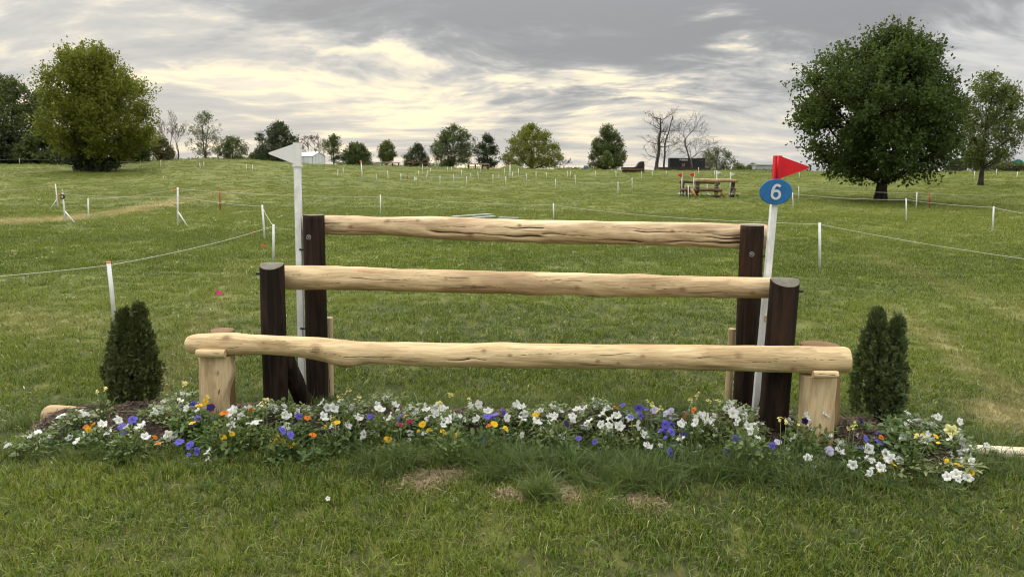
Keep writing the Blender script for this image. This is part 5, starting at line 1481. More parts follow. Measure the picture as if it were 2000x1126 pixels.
def floret_cluster(seed, n, spread, size, petals, stalk):
    g_ = np.random.default_rng(seed); v, f, rd = [], [], []; n0 = 0
    for k_ in range(n):
        a = g_.uniform(0, 6.283); r = spread * math.sqrt(g_.uniform(0, 1))
        c_ = np.array([r * math.cos(a), r * math.sin(a), g_.uniform(-.5, .5) * spread * stalk])
        nr = Vector((math.cos(a) * r / spread * .6, math.sin(a) * r / spread * .6, 1)).to_track_quat('Z', 'Y').to_matrix()
        for q in range(petals):
            t = 2 * math.pi * q / petals + k_
            e = np.array([math.cos(t), math.sin(t), 0]); s_ = np.array([-math.sin(t), math.cos(t), 0])
            pv = np.array([[0, 0, 0], e * size * .55 + s_ * size * .36, e * size + [0, 0, size * .15], e * size * .55 - s_ * size * .36])
            v.append(pv @ np.array(nr).T + c_); rd.append([0, .7, 1, .7]); f.append(np.array([[0, 1, 2, 3]]) + n0); n0 += 4
    return np.concatenate(v), np.concatenate(f), np.concatenate(rd)
PM = {
    'W': mat_petal('white_petunia', (.80, .80, .77), (.52, .55, .20), None, .10, .38),
    'Q': mat_petal('pale_yellow_petunia', (.80, .76, .32), (.60, .55, .12), None, .1, .38),
    'V': mat_petal('violet_pansy', (.155, .130, .58), (.75, .60, .15), (.045, .030, .23), .05, .14),
    'P': mat_petal('deep_purple_pansy', (.035, .014, .11), (.55, .40, .10), (.012, .005, .04), .05, .12),
    'Y': mat_petal('yellow_pansy', (.84, .54, .015), (.80, .40, .01), (.55, .26, .01), .05, .14),
    'O': mat_petal('orange_pansy', (.78, .22, .012), (.72, .38, .02), (.30, .05, .01), .05, .16),
    'M': mat_petal('magenta_flower', (.30, .012, .075), (.40, .20, .02), None, .05, .12),
    'L': mat_petal('lilac_white_viola', (.62, .60, .76), (.75, .62, .15), (.34, .25, .58), .05, .14),
    'S': mat_petal('pale_yellow_spray', (.76, .68, .26), (.70, .50, .08), None, .1, .3),
    'A': mat_petal('small_white_flower', (.82, .82, .80), (.70, .66, .40), None, .05, .2),
}
PM['Z'] = PM['Y']
def fl_meshes(kind):
    out_ = []
    for s in range(3):
        if kind in 'WQ': v, f, rd = petunia(s + 1)
        elif kind in 'VPYOMLZ': v, f, rd = pansy(s + 1)
        elif kind == 'S': v, f, rd = floret_cluster(s + 1, 11, .020, .008, 5, 1.2)
        else: v, f, rd = floret_cluster(s + 5, 9, .028, .016, 5, .6)
        out_.append(np_mesh('flower', v, f, PM[kind], True, {'rad': rd}))
    return out_
FM = {k_: fl_meshes(k_) for k_ in PM}
M['leaf_petunia'] = leaf_mat('petunia_leaf', (.085, .140, .034), (.175, .225, .070), .25, .5)
M['leaf_pansy'] = leaf_mat('pansy_leaf', (.050, .100, .026), (.120, .180, .052), .25, .45)
M['leaf_yellow'] = leaf_mat('leggy_stem_leaf', (.150, .185, .060), (.28, .30, .12), .3, .5)
M['flower_stem'] = plain('flower_stem', (.13, .19, .055), .6, .2, 40)
def leaves(seed, n, rad, h, l0, l1, w, mat, name, droop=.3, stems=0, flat=0.0):
    g_ = np.random.default_rng(seed)
    a = g_.uniform(0, 2 * np.pi, n); r = rad * np.sqrt(g_.uniform(.0, 1, n))
    top = h * np.sqrt(np.clip(1 - (r / rad) ** 2 * .9, .05, 1))
    z = top * g_.uniform(.25, 1.0, n)
    c_ = np.stack([r * np.cos(a), r * np.sin(a), z], -1)
    da = a + g_.normal(0, .9, n); el = g_.normal(.35, .5, n) * (1 - flat)
    dv = np.stack([np.cos(da) * np.cos(el), np.sin(da) * np.cos(el), np.sin(el)], -1)
    sv = np.cross(dv, np.array([0, 0, 1.0])); sv /= np.linalg.norm(sv, axis=1, keepdims=True) + 1e-6
    sv = sv + g_.normal(0, .35, sv.shape); nv = np.cross(sv, dv)
    ln = g_.uniform(l0, l1, n)[:, None]; wd = ln * w
    p0 = c_; p1 = c_ + dv * ln * .45 + sv * wd * .5 + nv * ln * .06; p3 = c_ + dv * ln * .45 - sv * wd * .5 + nv * ln * .06
    pm = c_ + dv * ln * .5; p2 = c_ + dv * ln - nv * ln * droop * .3
    q1 = c_ + dv * ln * .8 + sv * wd * .36; q3 = c_ + dv * ln * .8 - sv * wd * .36
    v = np.stack([p0, p1, q1, p2, q3, p3, pm], 1).reshape(-1, 3)
    i = np.arange(n)[:, None] * 7
    quads = np.concatenate([i + np.array([[0, 1, 2, 6]]), i + np.array([[6, 2, 3, 4]]), i + np.array([[0, 6, 4, 5]])])
    V, Fq = [v], [quads]; n0 = len(v)
    for k_ in range(stems):
        b_ = g_.normal(0, rad * .2, 2); e_ = g_.normal(0, rad * .75, 2)
        t = np.linspace(0, 1, 5)[:, None]
        pts = np.concatenate([b_ * (1 - t) + e_ * t, (h * .85 * np.sin(t * 1.7))], -1)
        tv, tf, _ = tube_arrays(pts, .0022, 4); V.append(tv); Fq.append(tf + n0); n0 += len(tv)
    return np_mesh(name, np.concatenate(V), np.concatenate(Fq), mat, True)
FOL = {
    'W': [leaves(s, 230, .110, .130, .014, .034, .55, M['leaf_petunia'], 'foliage', stems=10) for s in range(4)],
    'V': [leaves(20 + s, 130, .085, .095, .018, .040, .50, M['leaf_pansy'], 'foliage', stems=6) for s in range(4)],
    'S': [leaves(40 + s, 80, .060, .150, .015, .035, .30, M['leaf_petunia'], 'foliage', stems=8) for s in range(2)],
    'G': [leaves(60 + s, 70, .100, .120, .045, .090, .40, M['leaf_pansy'], 'foliage', stems=5) for s in range(3)],
    'F': [leaves(80 + s, 150, .150, .060, .030, .075, .22, M['leaf_yellow'], 'foliage', stems=24, flat=.6) for s in range(2)],
}
FOLK = dict(W='W', Q='W', A='W', V='V', P='V', Y='V', O='V', M='V', L='V', Z='V', S='S', G='G', F='F')
NAMES = dict(W=('white_petunia', 'white petunia', 'blooms'), Q=('yellow_petunia', 'pale yellow petunia', 'bloom'), V=('violet_pansy', 'violet blue pansy', 'blooms'), P=('purple_pansy', 'deep purple pansy', 'blooms'),
             Y=('yellow_pansy', 'bright yellow pansy', 'blooms'), Z=('yellow_pansy', 'largest golden yellow pansy', 'bloom'), O=('orange_pansy', 'orange pansy', 'blooms'), M=('magenta_flower', 'dark magenta flower', 'blooms'), L=('lilac_viola', 'lilac and white viola', 'blooms'),
             S=('yellow_spray_plant', 'pale yellow spray', 'clusters'), A=('white_cluster_plant', 'small white cluster flower', 'heads'), G=('leafy_plant', 'leafy green plant without blooms', ''), F=('leggy_plant', 'yellow green leggy plant sprawling', ''))
ORD = ['first', 'second', 'third', 'fourth', 'fifth', 'sixth', 'seventh', 'eighth', 'ninth', 'tenth', 'eleventh', 'twelfth', 'thirteenth', 'fourteenth', 'fifteenth', 'sixteenth', 'seventeenth', 'eighteenth', 'nineteenth', 'twentieth']
def ordinal(i):
    if i < 20: return ORD[i]
    tens = ['', '', 'twenty', 'thirty', 'forty', 'fifty', 'sixty', 'seventy'][(i + 1) // 10]
    return {'twenty': 'twentieth', 'thirty': 'thirtieth', 'forty': 'fortieth', 'fifty': 'fiftieth', 'sixty': 'sixtieth'}[tens] if (i + 1) % 10 == 0 else tens + ' ' + ORD[(i + 1) % 10 - 1]
NUM = ['no', 'one', 'two', 'three', 'four', 'five']
LAND = [(-2.75, 'at the bed\'s left tip'), (-2.25, 'by the left conifer shrub'), (-1.62, 'by the left slab support'), (-1.2, 'by the left dark posts'), (-.6, 'right of the left dark posts'), (0, 'just left of mid bed'), (.6, 'just right of mid bed'),
        (1.2, 'left of the right dark posts'), (1.62, 'by the right dark posts'), (2.0, 'by the right slab support'), (2.45, 'before the right conifer shrub'), (9, 'at the bed\'s right tip')]
count = {}
g = np.random.default_rng(77)
sheared = {k_: ('white petunias' if k_ == 'W' else NAMES[k_][1] + 's') for k_ in NAMES}
for kind, x, y, fl in PLANTS:
    nm, desc, what = NAMES[kind]
    i = count.get(kind, 0); count[kind] = i + 1
    place = next(t for lim, t in LAND if x < lim)
    many = sum(1 for p in PLANTS if p[0] == kind)
    z = max(float(bed_z(x, y)), 0.0)
    lab = desc
    if what: lab += ' with %s %s' % (NUM[len(fl)], what if len(fl) > 1 else what.rstrip('s'))
    lab += ' ' + place
    if many > 1: lab += ', %s from left' % ordinal(i)
    o = thing(nm, (x, y, z), lab, 'flower' if kind not in 'GF' else 'plant', sheared[kind] + ' in the flower bed')
    fs = FOL[FOLK[kind]]
    s_ = g.uniform(.85, 1.15)
    hs = s_ * g.uniform(.85, 1.1)
    top_ = max(f_[2] for f_ in fl) - z
    if kind not in 'FGS': hs *= min(1.55, max(.8, top_ / .15))
    if max(f_[2] for f_ in fl) < .14 and kind not in 'FG': s_ *= .72; hs *= .5
    if kind == 'G': s_ *= .75; hs *= .8
    obj('foliage', fs[i % len(fs)], o, (0, 0, -.005), (0, 0, g.uniform(0, 6.283)), (s_, s_, hs))
    if kind in 'GF': continue
    extra = []
    if kind in 'WVYAL':
        for _ in range(int(g.integers(1, 4)) if kind in 'WA' else int(g.integers(1, 3))):
            s0 = fl[int(g.integers(0, len(fl)))]
            extra.append((s0[0] + g.normal(0, .055), s0[1] + g.normal(0, .05), s0[2] + g.normal(-.03, .025)))
    for iq, (fx, fy, fz) in enumerate(list(fl) + extra):
        mb = MB()
        p = np.array([fx - x, fy - y, max(fz - z, .05)])
        face = Vector((g.normal(0, .75), -.55 + g.normal(0, .45), .70 + g.normal(0, .35)))
        if kind in 'SA': face = Vector((g.normal(0, .2), g.normal(-.2, .2), 1))
        eu = face.to_track_quat('Z', 'Y').to_euler()
        size = {'W': .74, 'Q': .80, 'Z': 1.15, 'P': .68, 'V': .76, 'Y': .70, 'O': .64, 'M': .55, 'L': .7, 'S': 1.0, 'A': .95}[kind] * g.uniform(.82, 1.12) * (1 if iq < len(fl) else g.uniform(.5, .85))
        q = obj('flower', FM[kind][int(g.integers(0, 3))], o, tuple(p), eu, (size, size * g.uniform(.68, 1.0), size * g.uniform(.8, 1.7)))
        q.rotation_euler = (face.to_track_quat('Z', 'Y') @ Euler((0, 0, g.normal(0, .35) if kind not in 'WQ' else g.uniform(0, 6))).to_quaternion()).to_euler()
        back_ = np.array(face.normalized()) * (.045 if kind in 'WQ' else .004) * size
        mb.tube(np.array([[p[0] * .45, p[1] * .45, .0], [p[0] * .8, p[1] * .8 + .006, p[2] * .6], p - back_]), [.0026, .0022, .0016], 5)
        mb.build('stem', M['flower_stem'], o, True)

# ================================================================== STRING FENCE
POST_LAB = []
def post_desc(i, p, style):
    return ''
left_to_right = sorted(range(len(FENCE_POSTS)), key=lambda i: FENCE_POSTS[i][0] / FENCE_POSTS[i][1])
NEAR = {0: 'nearest white post with orange cap, behind the left conifer shrub', 1: 'white post left of the flag pole, where the sagging string turns', 2: 'leaning white post just behind the string corner left of the flag pole',
        3: 'tall white braced post beside the end of the straw track', 4: 'short white post with red cap on the straw track', 5: 'leftmost white braced post with orange tape at the string end', 6: 'white braced post with a dark knotted reel on top, far left',
        7: 'red post standing left of the white flag pole', 8: 'white post just above the top rail, left of middle', 9: 'white post just above the top rail, right of the grey boards', 10: 'large white post to the right of the number plate pole',
        11: 'white post directly right of the number plate', 12: 'white post right of the red pennant, behind the number plate', 13: 'white post below the right side of the big maple', 14: 'white post beside the red one, right of the maple', 15: 'red post right of the big maple', 16: 'white post nearest the right edge of the field'}
order = {idx: n_ for n_, idx in enumerate([i for i in left_to_right if i >= 17])}
far_total = len(order)
for i, P in enumerate(FENCE_POSTS):
    b0 = np.array(P[:3]); t0 = np.array(P[3:6]) - b0; style = P[6]
    near = i < 17
    lab = NEAR[i] if near else 'small white far field post%s, %s far post from left' % ({'orange': ' with orange tip', 'card': ' with white card', 'red': ' painted red'}.get(style, ''), ordinal(order[i]))
    if style == 'red' and not near: lab = 'small red far field post, %s far post from left' % ordinal(order[i])
    o = thing('fence_post', tuple(b0), lab, 'post', 'string fence posts' if near else 'far string fence posts')
    rad = .021 if near else .025
    sides = 12 if near else 6
    m_ = MB()
    m_.tube(np.array([(-t0 * .08), t0 * .5 + (.002, 0, 0), t0]), [rad, rad, rad * .97], sides)
    m_.build('stake', M['red_post'] if style == 'red' else M['white'], o, True)
    if style == 'cap' or style == 'orange':
        m_ = MB(); hh = .012 if style == 'cap' else .12
        m_.tube(np.array([t0 + (0, 0, .001 - hh * (style != 'cap')), t0 + (0, 0, hh if style == 'cap' else .01)]), rad * 1.12, sides); m_.build('cap', M['orange'], o, True)
    if style.startswith('brace'):
        sgn = -1 if style == 'brace_l' else 1
        m_ = MB(); h_ = np.linalg.norm(t0); m_.tube(np.array([t0 * .40, (sgn * .30, -.02, -.02)]), rad * .85, 8); m_.build('brace', M['white'], o, True)
        m_ = MB(); r_ = np.random.default_rng(i); c_ = t0 * .98
        m_.tube(c_ + np.array([[0, -.03, -.02], [-.06 * 1, -.05, -.06], [-.11, -.04, -.09], [-.16, -.05, -.05]])[:, [0, 1, 2]], [.010, .013, .010, .007], 5); m_.build('tape', M['orange'], o, True)
        if style == 'brace_r2':
            m_ = MB(); c_ = t0 * .93; tt = np.linspace(0, 2 * np.pi, 13)
            m_.tube(np.stack([c_[0] + .055 * np.cos(tt), np.full(13, c_[1] - .03), c_[2] - .05 + .055 * np.sin(tt)], -1), .022, 6, False); m_.build('reel', M['dark_metal'], o, True)
            m_ = MB(); m_.tube(np.array([t0, t0 + (.012, 0, .05), t0 + (-.01, 0, .085)]), [.022, .017, .008], 6); m_.build('knot', M['string'], o, True)
    if style == 'card':
        m_ = MB(); m_.box(t0 * .62 + (.12, -.04, 0), (.20, .01, .20)); m_.build('card', M['white'], o)
for i, S_ in enumerate(STRINGS):
    pts = [np.array(p) for p in S_['p']]; path = []
    for a, b_ in zip(pts[:-1], pts[1:]):
        L_ = np.linalg.norm(b_ - a); t = np.linspace(0, 1, 22)[:, None]
        seg = a * (1 - t) + b_ * t; sag = S_['sag'] * min(L_ / 6, 1.5)
        seg[:, 2] -= (4 * sag * t * (1 - t))[:, 0]
        path.append(seg if not path else seg[1:])
    path = np.concatenate(path); base = path[0].copy()
    m_ = MB(); m_.tube(path - base, np.clip(.0036 + .00008 * np.hypot(path[:, 0], path[:, 1]), .004, .008), 5)
    o = m_.build('fence_string', M['string'], None, True, tuple(base)); tag(o, S_['l'], 'string', 'strings of the fence')
M['marker'] = plain('orange_marker_wood', (.50, .20, .06), .6, .2, 5)
for i, P in enumerate(TALL_MARKERS):
    b0 = np.array(P[:3]); t0 = np.array(P[3:6]) - b0
    o = thing('marker_pole', tuple(b0), ('tall leaning pole with orange top, right of the tent', 'tall upright pole with orange top before the green mound')[i], 'pole', 'tall marker poles')
    m_ = MB(); m_.tube(np.array([-t0 * .05, t0]), .045, 8); m_.build('pole', M['white'], o, True)
    m_ = MB(); m_.box(t0 - (0, .03, .09), (.17, .06, .20)); m_.build('marker', M['marker'], o)
# ---- grey boards lying on the grass behind the top rail
M['board'] = plain('weathered_white_board', (.38, .38, .37), .6, .2, 8)
for i, (a, b_) in enumerate(BOARDS):
    a = np.array(a); b_ = np.array(b_); c_ = (a + b_) / 2; dv = b_ - a
    m_ = MB(); m_.box((0, 0, 0), (np.hypot(dv[0], dv[1]), .16, .035), math.atan2(dv[1], dv[0]))
    o = m_.build('board', M['board'], None, False, (c_[0], c_[1], tz(c_[0], c_[1]) + .07 + .03 * (i == 0)))
    tag(o, ('upper grey white board lying on grass behind the top rail', 'lower grey white board lying on grass behind the top rail', 'short grey board lying right of the other boards')[i], 'board', 'boards lying on the grass')
# ---- little marking flags
for i, (x, y, z, c_) in enumerate(MARKS[:3]):
    o = thing('marking_flag', (x, y, z), ('small orange marking flag below the sagging string', 'small orange marking flag nearer the flag pole', 'small pink marking flag left of the dark posts')[i], 'flag', 'marking flags in the grass')
    m_ = MB(); m_.tube(np.array([[0, 0, -.03], [.003, 0, .12]]), .002, 5); m_.build('wire', M['metal'], o)
    t = np.linspace(0, 1, 5); m_ = MB()
    v = np.concatenate([np.stack([.003 + .075 * t, .010 * np.sin(t * 5), .115 - .03 * t], -1), np.stack([.003 + .07 * t, .012 * np.sin(t * 5 + .4), .055 + .0 * t], -1)])
    m_.add(v, [[k_, k_ + 1, k_ + 6, k_ + 5] for k_ in range(4)])
    v2 = v + (0, .0015, 0); m_.add(v2, [[k_, k_ + 5, k_ + 6, k_ + 1] for k_ in range(4)])
    m_.build('flag', M[c_], o, True)
v, f, rd = petunia(2); o = obj('fallen_petal', np_mesh('fallen_petal', v * (.28, .28, .2), f, PM['W'], True, {'rad': rd}), None, (MARKS[3][0], MARKS[3][1], MARKS[3][2] + .045), (R(50), .3, 0))
tag(o, 'single white fallen blossom on the grass in the foreground', 'blossom')

# ================================================================== TREES
def leaf_quads(c, d, size, g_, asp=.62):
    """one small folded leaf (a rhombus) at each point c, pointing along d"""
    n = len(c)
    d = d / (np.linalg.norm(d, axis=1, keepdims=True) + 1e-9)
    s_ = np.cross(d, g_.normal(0, 1, (n, 3))); s_ /= np.linalg.norm(s_, axis=1, keepdims=True) + 1e-9
    l = (size * g_.uniform(.65, 1.35, n))[:, None]
    return np.stack([c, c + d * l * .5 + s_ * l * asp * .5, c + d * l, c + d * l * .5 - s_ * l * asp * .5], 1).reshape(-1, 3)
SHAPES = {
    'round': ([0, .08, .25, .45, .65, .82, .94, 1], [.35, .72, .96, 1.0, .90, .66, .36, .08]),
    'maple': ([0, .06, .16, .30, .45, .60, .75, .88, .96, 1], [.36, .76, .95, 1.0, .97, .84, .60, .33, .15, .05]),
    'oval': ([0, .1, .3, .5, .7, .87, 1], [.30, .66, .95, 1.0, .85, .52, .08]),
    'cone': ([0, .06, .2, .4, .6, .8, .93, 1], [.60, .92, 1.0, .93, .76, .50, .25, .05]),
    'bush': ([0, .1, .3, .5, .7, .88, 1], [.88, 1.0, 1.0, .92, .74, .44, .10]),
    'vase': ([0, .12, .3, .5, .7, .86, 1], [.16, .42, .78, .98, 1.0, .72, .15]),
}
def make_tree(key, name, label, shape, nclust, leaf, mats, seed, group=None, twig=(.45, .85), per=9, tw=7, up=.55, trunk_r=None, openness=.35, lobes=.16, multi=1, cat='tree', inner=.45, limb_n=12, base_lift=0.0, pull=.38):
    (bx, by, bz), h, cb, w, off = TREES[key]
    g_ = np.random.default_rng(seed)
    o = thing(name, (bx, by, bz), label, cat, group)
    cb = max(cb, .0) + base_lift
    sh = SHAPES[shape]; hc = h - cb
    ph = g_.uniform(0, 6.283, 6)
    def env(t, a):
        base = np.interp(t, *sh) * w
        return base * (1 + lobes * (.55 * np.sin(2 * a + ph[0] + 3 * t) + .5 * np.sin(3 * a + ph[1] - 5 * t) + .45 * np.sin(5 * a + ph[2] + 9 * t)) + lobes * .5 * np.sin(14 * t + ph[3] + 2 * a))
    if key in TREE_OUTLINE:
        rows = np.array(TREE_OUTLINE[key]); off = 0.0; cb = rows[0, 0] + base_lift; hc = rows[-1, 0] - cb
        tt_ = (rows[:, 0] - rows[0, 0]) / (rows[-1, 0] - rows[0, 0])
        sh = (tt_, (rows[:, 1] + rows[:, 2]) / (rows[:, 1] + rows[:, 2]).max()); wob_ = env
        def env(t, a):
            lx_ = np.interp(t, tt_, rows[:, 1]); rx_ = np.interp(t, tt_, rows[:, 2]); my = (lx_ + rx_) / 2
            ex = np.where(np.cos(a) > 0, rx_, lx_)
            r_ = 1 / np.sqrt((np.cos(a) / np.maximum(ex, .05)) ** 2 + (np.sin(a) / np.maximum(my, .05)) ** 2)
            return r_ * wob_(t, a) / np.maximum(np.interp(t, *sh) * w, .05)
    # clump centres: mostly near the outside
    m = nclust * 6
    t = g_.uniform(0, 1, m); a = g_.uniform(0, 2 * np.pi, m); q = g_.uniform(0, 1, m) ** inner
    keep_ = g_.uniform(0, 1, m) < (np.interp(t, *sh) ** 1.3 * .85 + .15)
    t, a, q = t[keep_][:nclust], a[keep_][:nclust], q[keep_][:nclust]
    shrink = max(.3, 1 - twig[1] * .55 / max(w, .1))
    rr = env(t, a) * q * shrink
    C = np.stack([off * np.clip(.35 + t, 0, 1) + rr * np.cos(a), rr * np.sin(a), cb + hc * (.03 + t * (1 - min(.25, twig[1] * .45 / hc) - .03))], -1)
    # gather the clumps into boughs so that the outline and the shade are uneven
    nbg = max(8, int(len(C) / 11)); B0 = C[:nbg]
    j_ = np.argmin(((C[:, None] - B0[None]) ** 2).sum(-1), 1)
    C = C + (B0[j_] - C) * pull
    # clear gaps in some places
    holes = g_.uniform(0, 1, (int(10 * openness), 3)) * [2 * w, 2 * w, hc] - [w, w, -cb]
    ok = np.ones(len(C), bool)
    for hp in holes: ok &= np.linalg.norm((C - hp) / [1, 1, .8], axis=1) > .22 * w
    C = C[ok]; n = len(C)
    ctr = np.array([off * .8, 0, cb + hc * .38])
    outw = C - ctr; outw /= np.linalg.norm(outw, axis=1, keepdims=True) + 1e-9
    # twigs: sprays of leaves going outward and up
    k_ = tw
    dirs = np.repeat(outw, k_, 0) * .75 + np.array([0, 0, up]) + g_.normal(0, .50, (n * k_, 3))
    dirs /= np.linalg.norm(dirs, axis=1, keepdims=True)
    ln = g_.uniform(*twig, n * k_)
    st = np.repeat(C, k_, 0) + g_.normal(0, twig[0] * .35, (n * k_, 3)) * [1, 1, .7]
    ff = g_.uniform(.05, 1, (n * k_, per))
    lp = st[:, None] + dirs[:, None] * (ln[:, None] * ff)[..., None] + g_.normal(0, leaf * .45, (n * k_, per, 3))
    ld = np.repeat(dirs[:, None], per, 1) * .6 + g_.normal(0, .75, (n * k_, per, 3)) + [0, 0, -.12]
    lp = lp.reshape(-1, 3); ld = ld.reshape(-1, 3)
    ok = lp[:, 2] > max(cb - .3, .05)
    v = leaf_quads(lp[ok], ld[ok], leaf, g_)
    crown = obj('crown', np_mesh('crown', v, np.arange(len(v)).reshape(-1, 4), mats[0], False), o)
    # trunk and limbs
    tr = trunk_r or h * .022
    mb = MB(); limb_pts = []
    for s in range(multi):
        dx_ = (s - (multi - 1) / 2) * w * .35; topz = cb + hc * .86
        zt = np.linspace(-.15, topz, 14); f = np.clip(zt / topz, 0, 1)
        tx = off * .8 * f ** 1.5 + dx_ * f + .05 * w * np.sin(f * 5 + ph[4]) * f; ty = .04 * w * np.sin(f * 4 + ph[5] + s) * f
        rad = tr * (1 - .88 * f) * (1 + .6 * np.exp(-np.maximum(zt, 0) / (tr * 1.6)))
        if multi > 1: rad = rad * .7
        T = np.stack([tx, ty, zt], -1); mb.tube(T, rad, 10)
        limb_pts.append((T, rad))
    cand = g_.permutation(n)
    limbs = []
    chosen = []
    for ci in cand:
        if len(chosen) >= limb_n: break
        if all(np.linalg.norm(C[ci] - C[cj]) > w * .45 for cj in chosen): chosen.append(ci)
    for ci in chosen:
        T, rad = limb_pts[int(g_.integers(0, multi))]
        zt = max(cb * .75 + .1, C[ci][2] - np.hypot(C[ci][0] - off * .5, C[ci][1]) * g_.uniform(.55, 1.0)); zt = min(zt, T[-2, 2])
        s0 = np.array([np.interp(zt, T[:, 2], T[:, 0]), np.interp(zt, T[:, 2], T[:, 1]), zt]); r0 = np.interp(zt, T[:, 2], rad) * .55
        f = np.linspace(0, 1, 8)[:, None]; e_ = C[ci]
        midp = (s0 + e_) / 2 + np.array([0, 0, -.10 * np.linalg.norm(e_ - s0)]) + g_.normal(0, .05 * w, 3)
        pts = s0 * (1 - f) ** 2 + 2 * midp * f * (1 - f) + e_ * f ** 2
        mb.tube(pts, np.maximum(r0 * (1 - .8 * f[:, 0]), .012), 6); limbs.append(pts)
    obj('trunk', mb.mesh('trunk', mats[1], True), o)
    L_ = np.concatenate(limbs + [T_[4:] for T_, _ in limb_pts])
    mb = MB()
    for ci in range(0, n):
        dd = np.linalg.norm(L_ - C[ci], axis=1) + .6 * np.maximum(L_[:, 2] - C[ci][2], 0); j = int(dd.argmin())
        if dd[j] < .05: continue
        mm_ = (L_[j] + C[ci]) / 2 + g_.normal(0, .06 * dd[j], 3)
        mb.tube(np.array([L_[j], mm_, C[ci], C[ci] + outw[ci] * twig[0] * .8 + [0, 0, up * twig[0] * .5]]), [max(tr * .12, .010), max(tr * .08, .008), .007, .004], 4, False)
    obj('branches', mb.mesh('branches', mats[1], True), crown)
    return o
def make_bare(key, name, label, mat, seed, group, depth=6, spread=.55, first=.38, buds=None, r0=None, forks=(2, 3), min_r=.012, lean=0.0, upb=.12, leader=None):
    (bx, by, bz), h, cb, w, off = TREES[key]
    g_ = np.random.default_rng(seed)
    o = thing(name, (bx, by, bz), label, 'tree', group)
    tb = MB(); mb = MB(); tips = []
    r0 = r0 or h * .022
    def grow(p, dv, ln, rad, dep, store):
        nseg = 5; pts = [p]; d_ = dv
        for s in range(nseg):
            d_ = d_ + g_.normal(0, .13, 3) + np.array([0, 0, upb * .35]); d_ = d_ / np.linalg.norm(d_)
            pts.append(pts[-1] + d_ * ln / nseg)
        pts = np.array(pts); rads = np.linspace(rad, max(rad * .62, min_r), nseg + 1)
        store.tube(pts, rads, 8 if dep == depth else (5 if dep > 2 else 3), False)
        if dep == 0: tips.append(pts[-1]); tips.append(pts[-3]); return
        nf = int(g_.integers(forks[0], forks[1] + 1))
        for q in range(nf):
            ax = g_.normal(0, 1, 3); ax -= ax.dot(d_) * d_; ax /= np.linalg.norm(ax)
            an = g_.uniform(.45, 1.1) * spread * (1.15 if q else .55)
            nd = d_ * math.cos(an) + ax * math.sin(an)
            grow(pts[-1] if q == 0 else pts[int(g_.integers(2, nseg + 1))], nd, ln * g_.uniform(.66, .88), max(rads[-1] * (.85 if q == 0 else .62), min_r), dep - 1, mb)
    v0 = np.array([lean, 0, 1.0]); v0 /= np.linalg.norm(v0)
    if leader:
        n_ = 16; f = np.linspace(0, 1, n_); ph = g_.uniform(0, 6, 3)
        P_ = np.stack([h * (.008 * np.sin(f * 6 + ph[0]) + .007 * np.sin(f * 15 + ph[1]) + leader[1] * f ** 2), h * .02 * np.sin(f * 5 + ph[2]), f * h * leader[0] - .1], -1)
        P_[:, 0] -= P_[0, 0]
        tb.tube(P_, r0 * (1 - .72 * f) * (1 + .5 * np.exp(-f * 22)), 10, True)
        for q in range(leader[2]):
            fq = g_.uniform(.22, .98); p = np.array([np.interp(fq, f, P_[:, i]) for i in range(3)])
            an = g_.uniform(0, 6.283); el = g_.uniform(-.05, .75)
            dv = np.array([math.cos(an) * math.cos(el), math.sin(an) * math.cos(el), math.sin(el)])
            grow(p, dv, h * g_.uniform(.11, .19) * (1.15 - .5 * fq), r0 * g_.uniform(.14, .32), depth - 3, mb)
    else:
        grow(np.array([0, 0, -.1]), v0, h * first, r0, depth, tb)
    V = np.concatenate(mb.v); top = V[:, 2].max(); cx_ = V[:, 0].mean()
    if leader: off = cx_ = 0.0; top = max(top, 1e-3)
    sz = h / top; wx = np.percentile(np.abs(V[:, 0] - cx_), 97); sxx = np.clip(w / wx, .5, 1.8)
    for arr in tb.v + mb.v:
        f = np.clip(arr[:, 2] / top, 0, 1)
        arr[:, 2] *= sz; arr[:, 0] = arr[:, 0] * (1 + (sxx - 1) * smooth(0, .4, f)) + (off - (cx_ * sxx)) * smooth(.05, .55, f) * (lean == 0); arr[:, 1] *= (1 + (sxx - 1) * smooth(0, .4, f))
    # root flare
    b0 = tb.v[0]
    tr = obj('trunk', tb.mesh('trunk', mat, True), o); cr = obj('crown', mb.mesh('crown', mat, True), o)
    if buds:
        T = np.array(tips); f = np.clip(T[:, 2] / top, 0, 1)
        T[:, 0] = T[:, 0] * (1 + (sxx - 1) * smooth(0, .4, f)) + (off - cx_ * sxx) * smooth(.05, .55, f) * (lean == 0); T[:, 1] *= (1 + (sxx - 1) * smooth(0, .4, f)); T[:, 2] *= sz
        T = np.repeat(T, buds[1], 0) + g_.normal(0, .12, (len(T) * buds[1], 3))
        v = leaf_quads(T, g_.normal(0, 1, T.shape), buds[2], g_)
        obj('buds', np_mesh('buds', v, np.arange(len(v)).reshape(-1, 4), buds[0], False), cr)['kind'] = 'stuff'
    return o
LM = {
    'maple': leaf_mat('maple_leaf', (.024, .048, .011), (.060, .094, .024), .30, .6, .15),
    'olive': leaf_mat('olive_green_leaf', (.098, .110, .012), (.190, .206, .030), .42, .65, .15),
    'fresh': leaf_mat('fresh_green_leaf', (.050, .072, .014), (.125, .150, .036), .36, .55),
    'mid': leaf_mat('mid_green_leaf', (.030, .048, .010), (.082, .108, .026), .28, .55),
    'dark': leaf_mat('dark_green_leaf', (.013, .025, .008), (.044, .064, .020), .18, .55),
    'ivy': leaf_mat('ivy_leaf', (.010, .017, .005), (.036, .046, .014), .15, .55),
    'grey': leaf_mat('grey_green_leaf', (.060, .068, .036), (.135, .145, .080), .3, .6),
    'russet': leaf_mat('russet_leaf', (.050, .038, .014), (.105, .088, .032), .25, .6),
    'bud': leaf_mat('brown_bud', (.10, .075, .05), (.20, .16, .11), .2, .7),
}
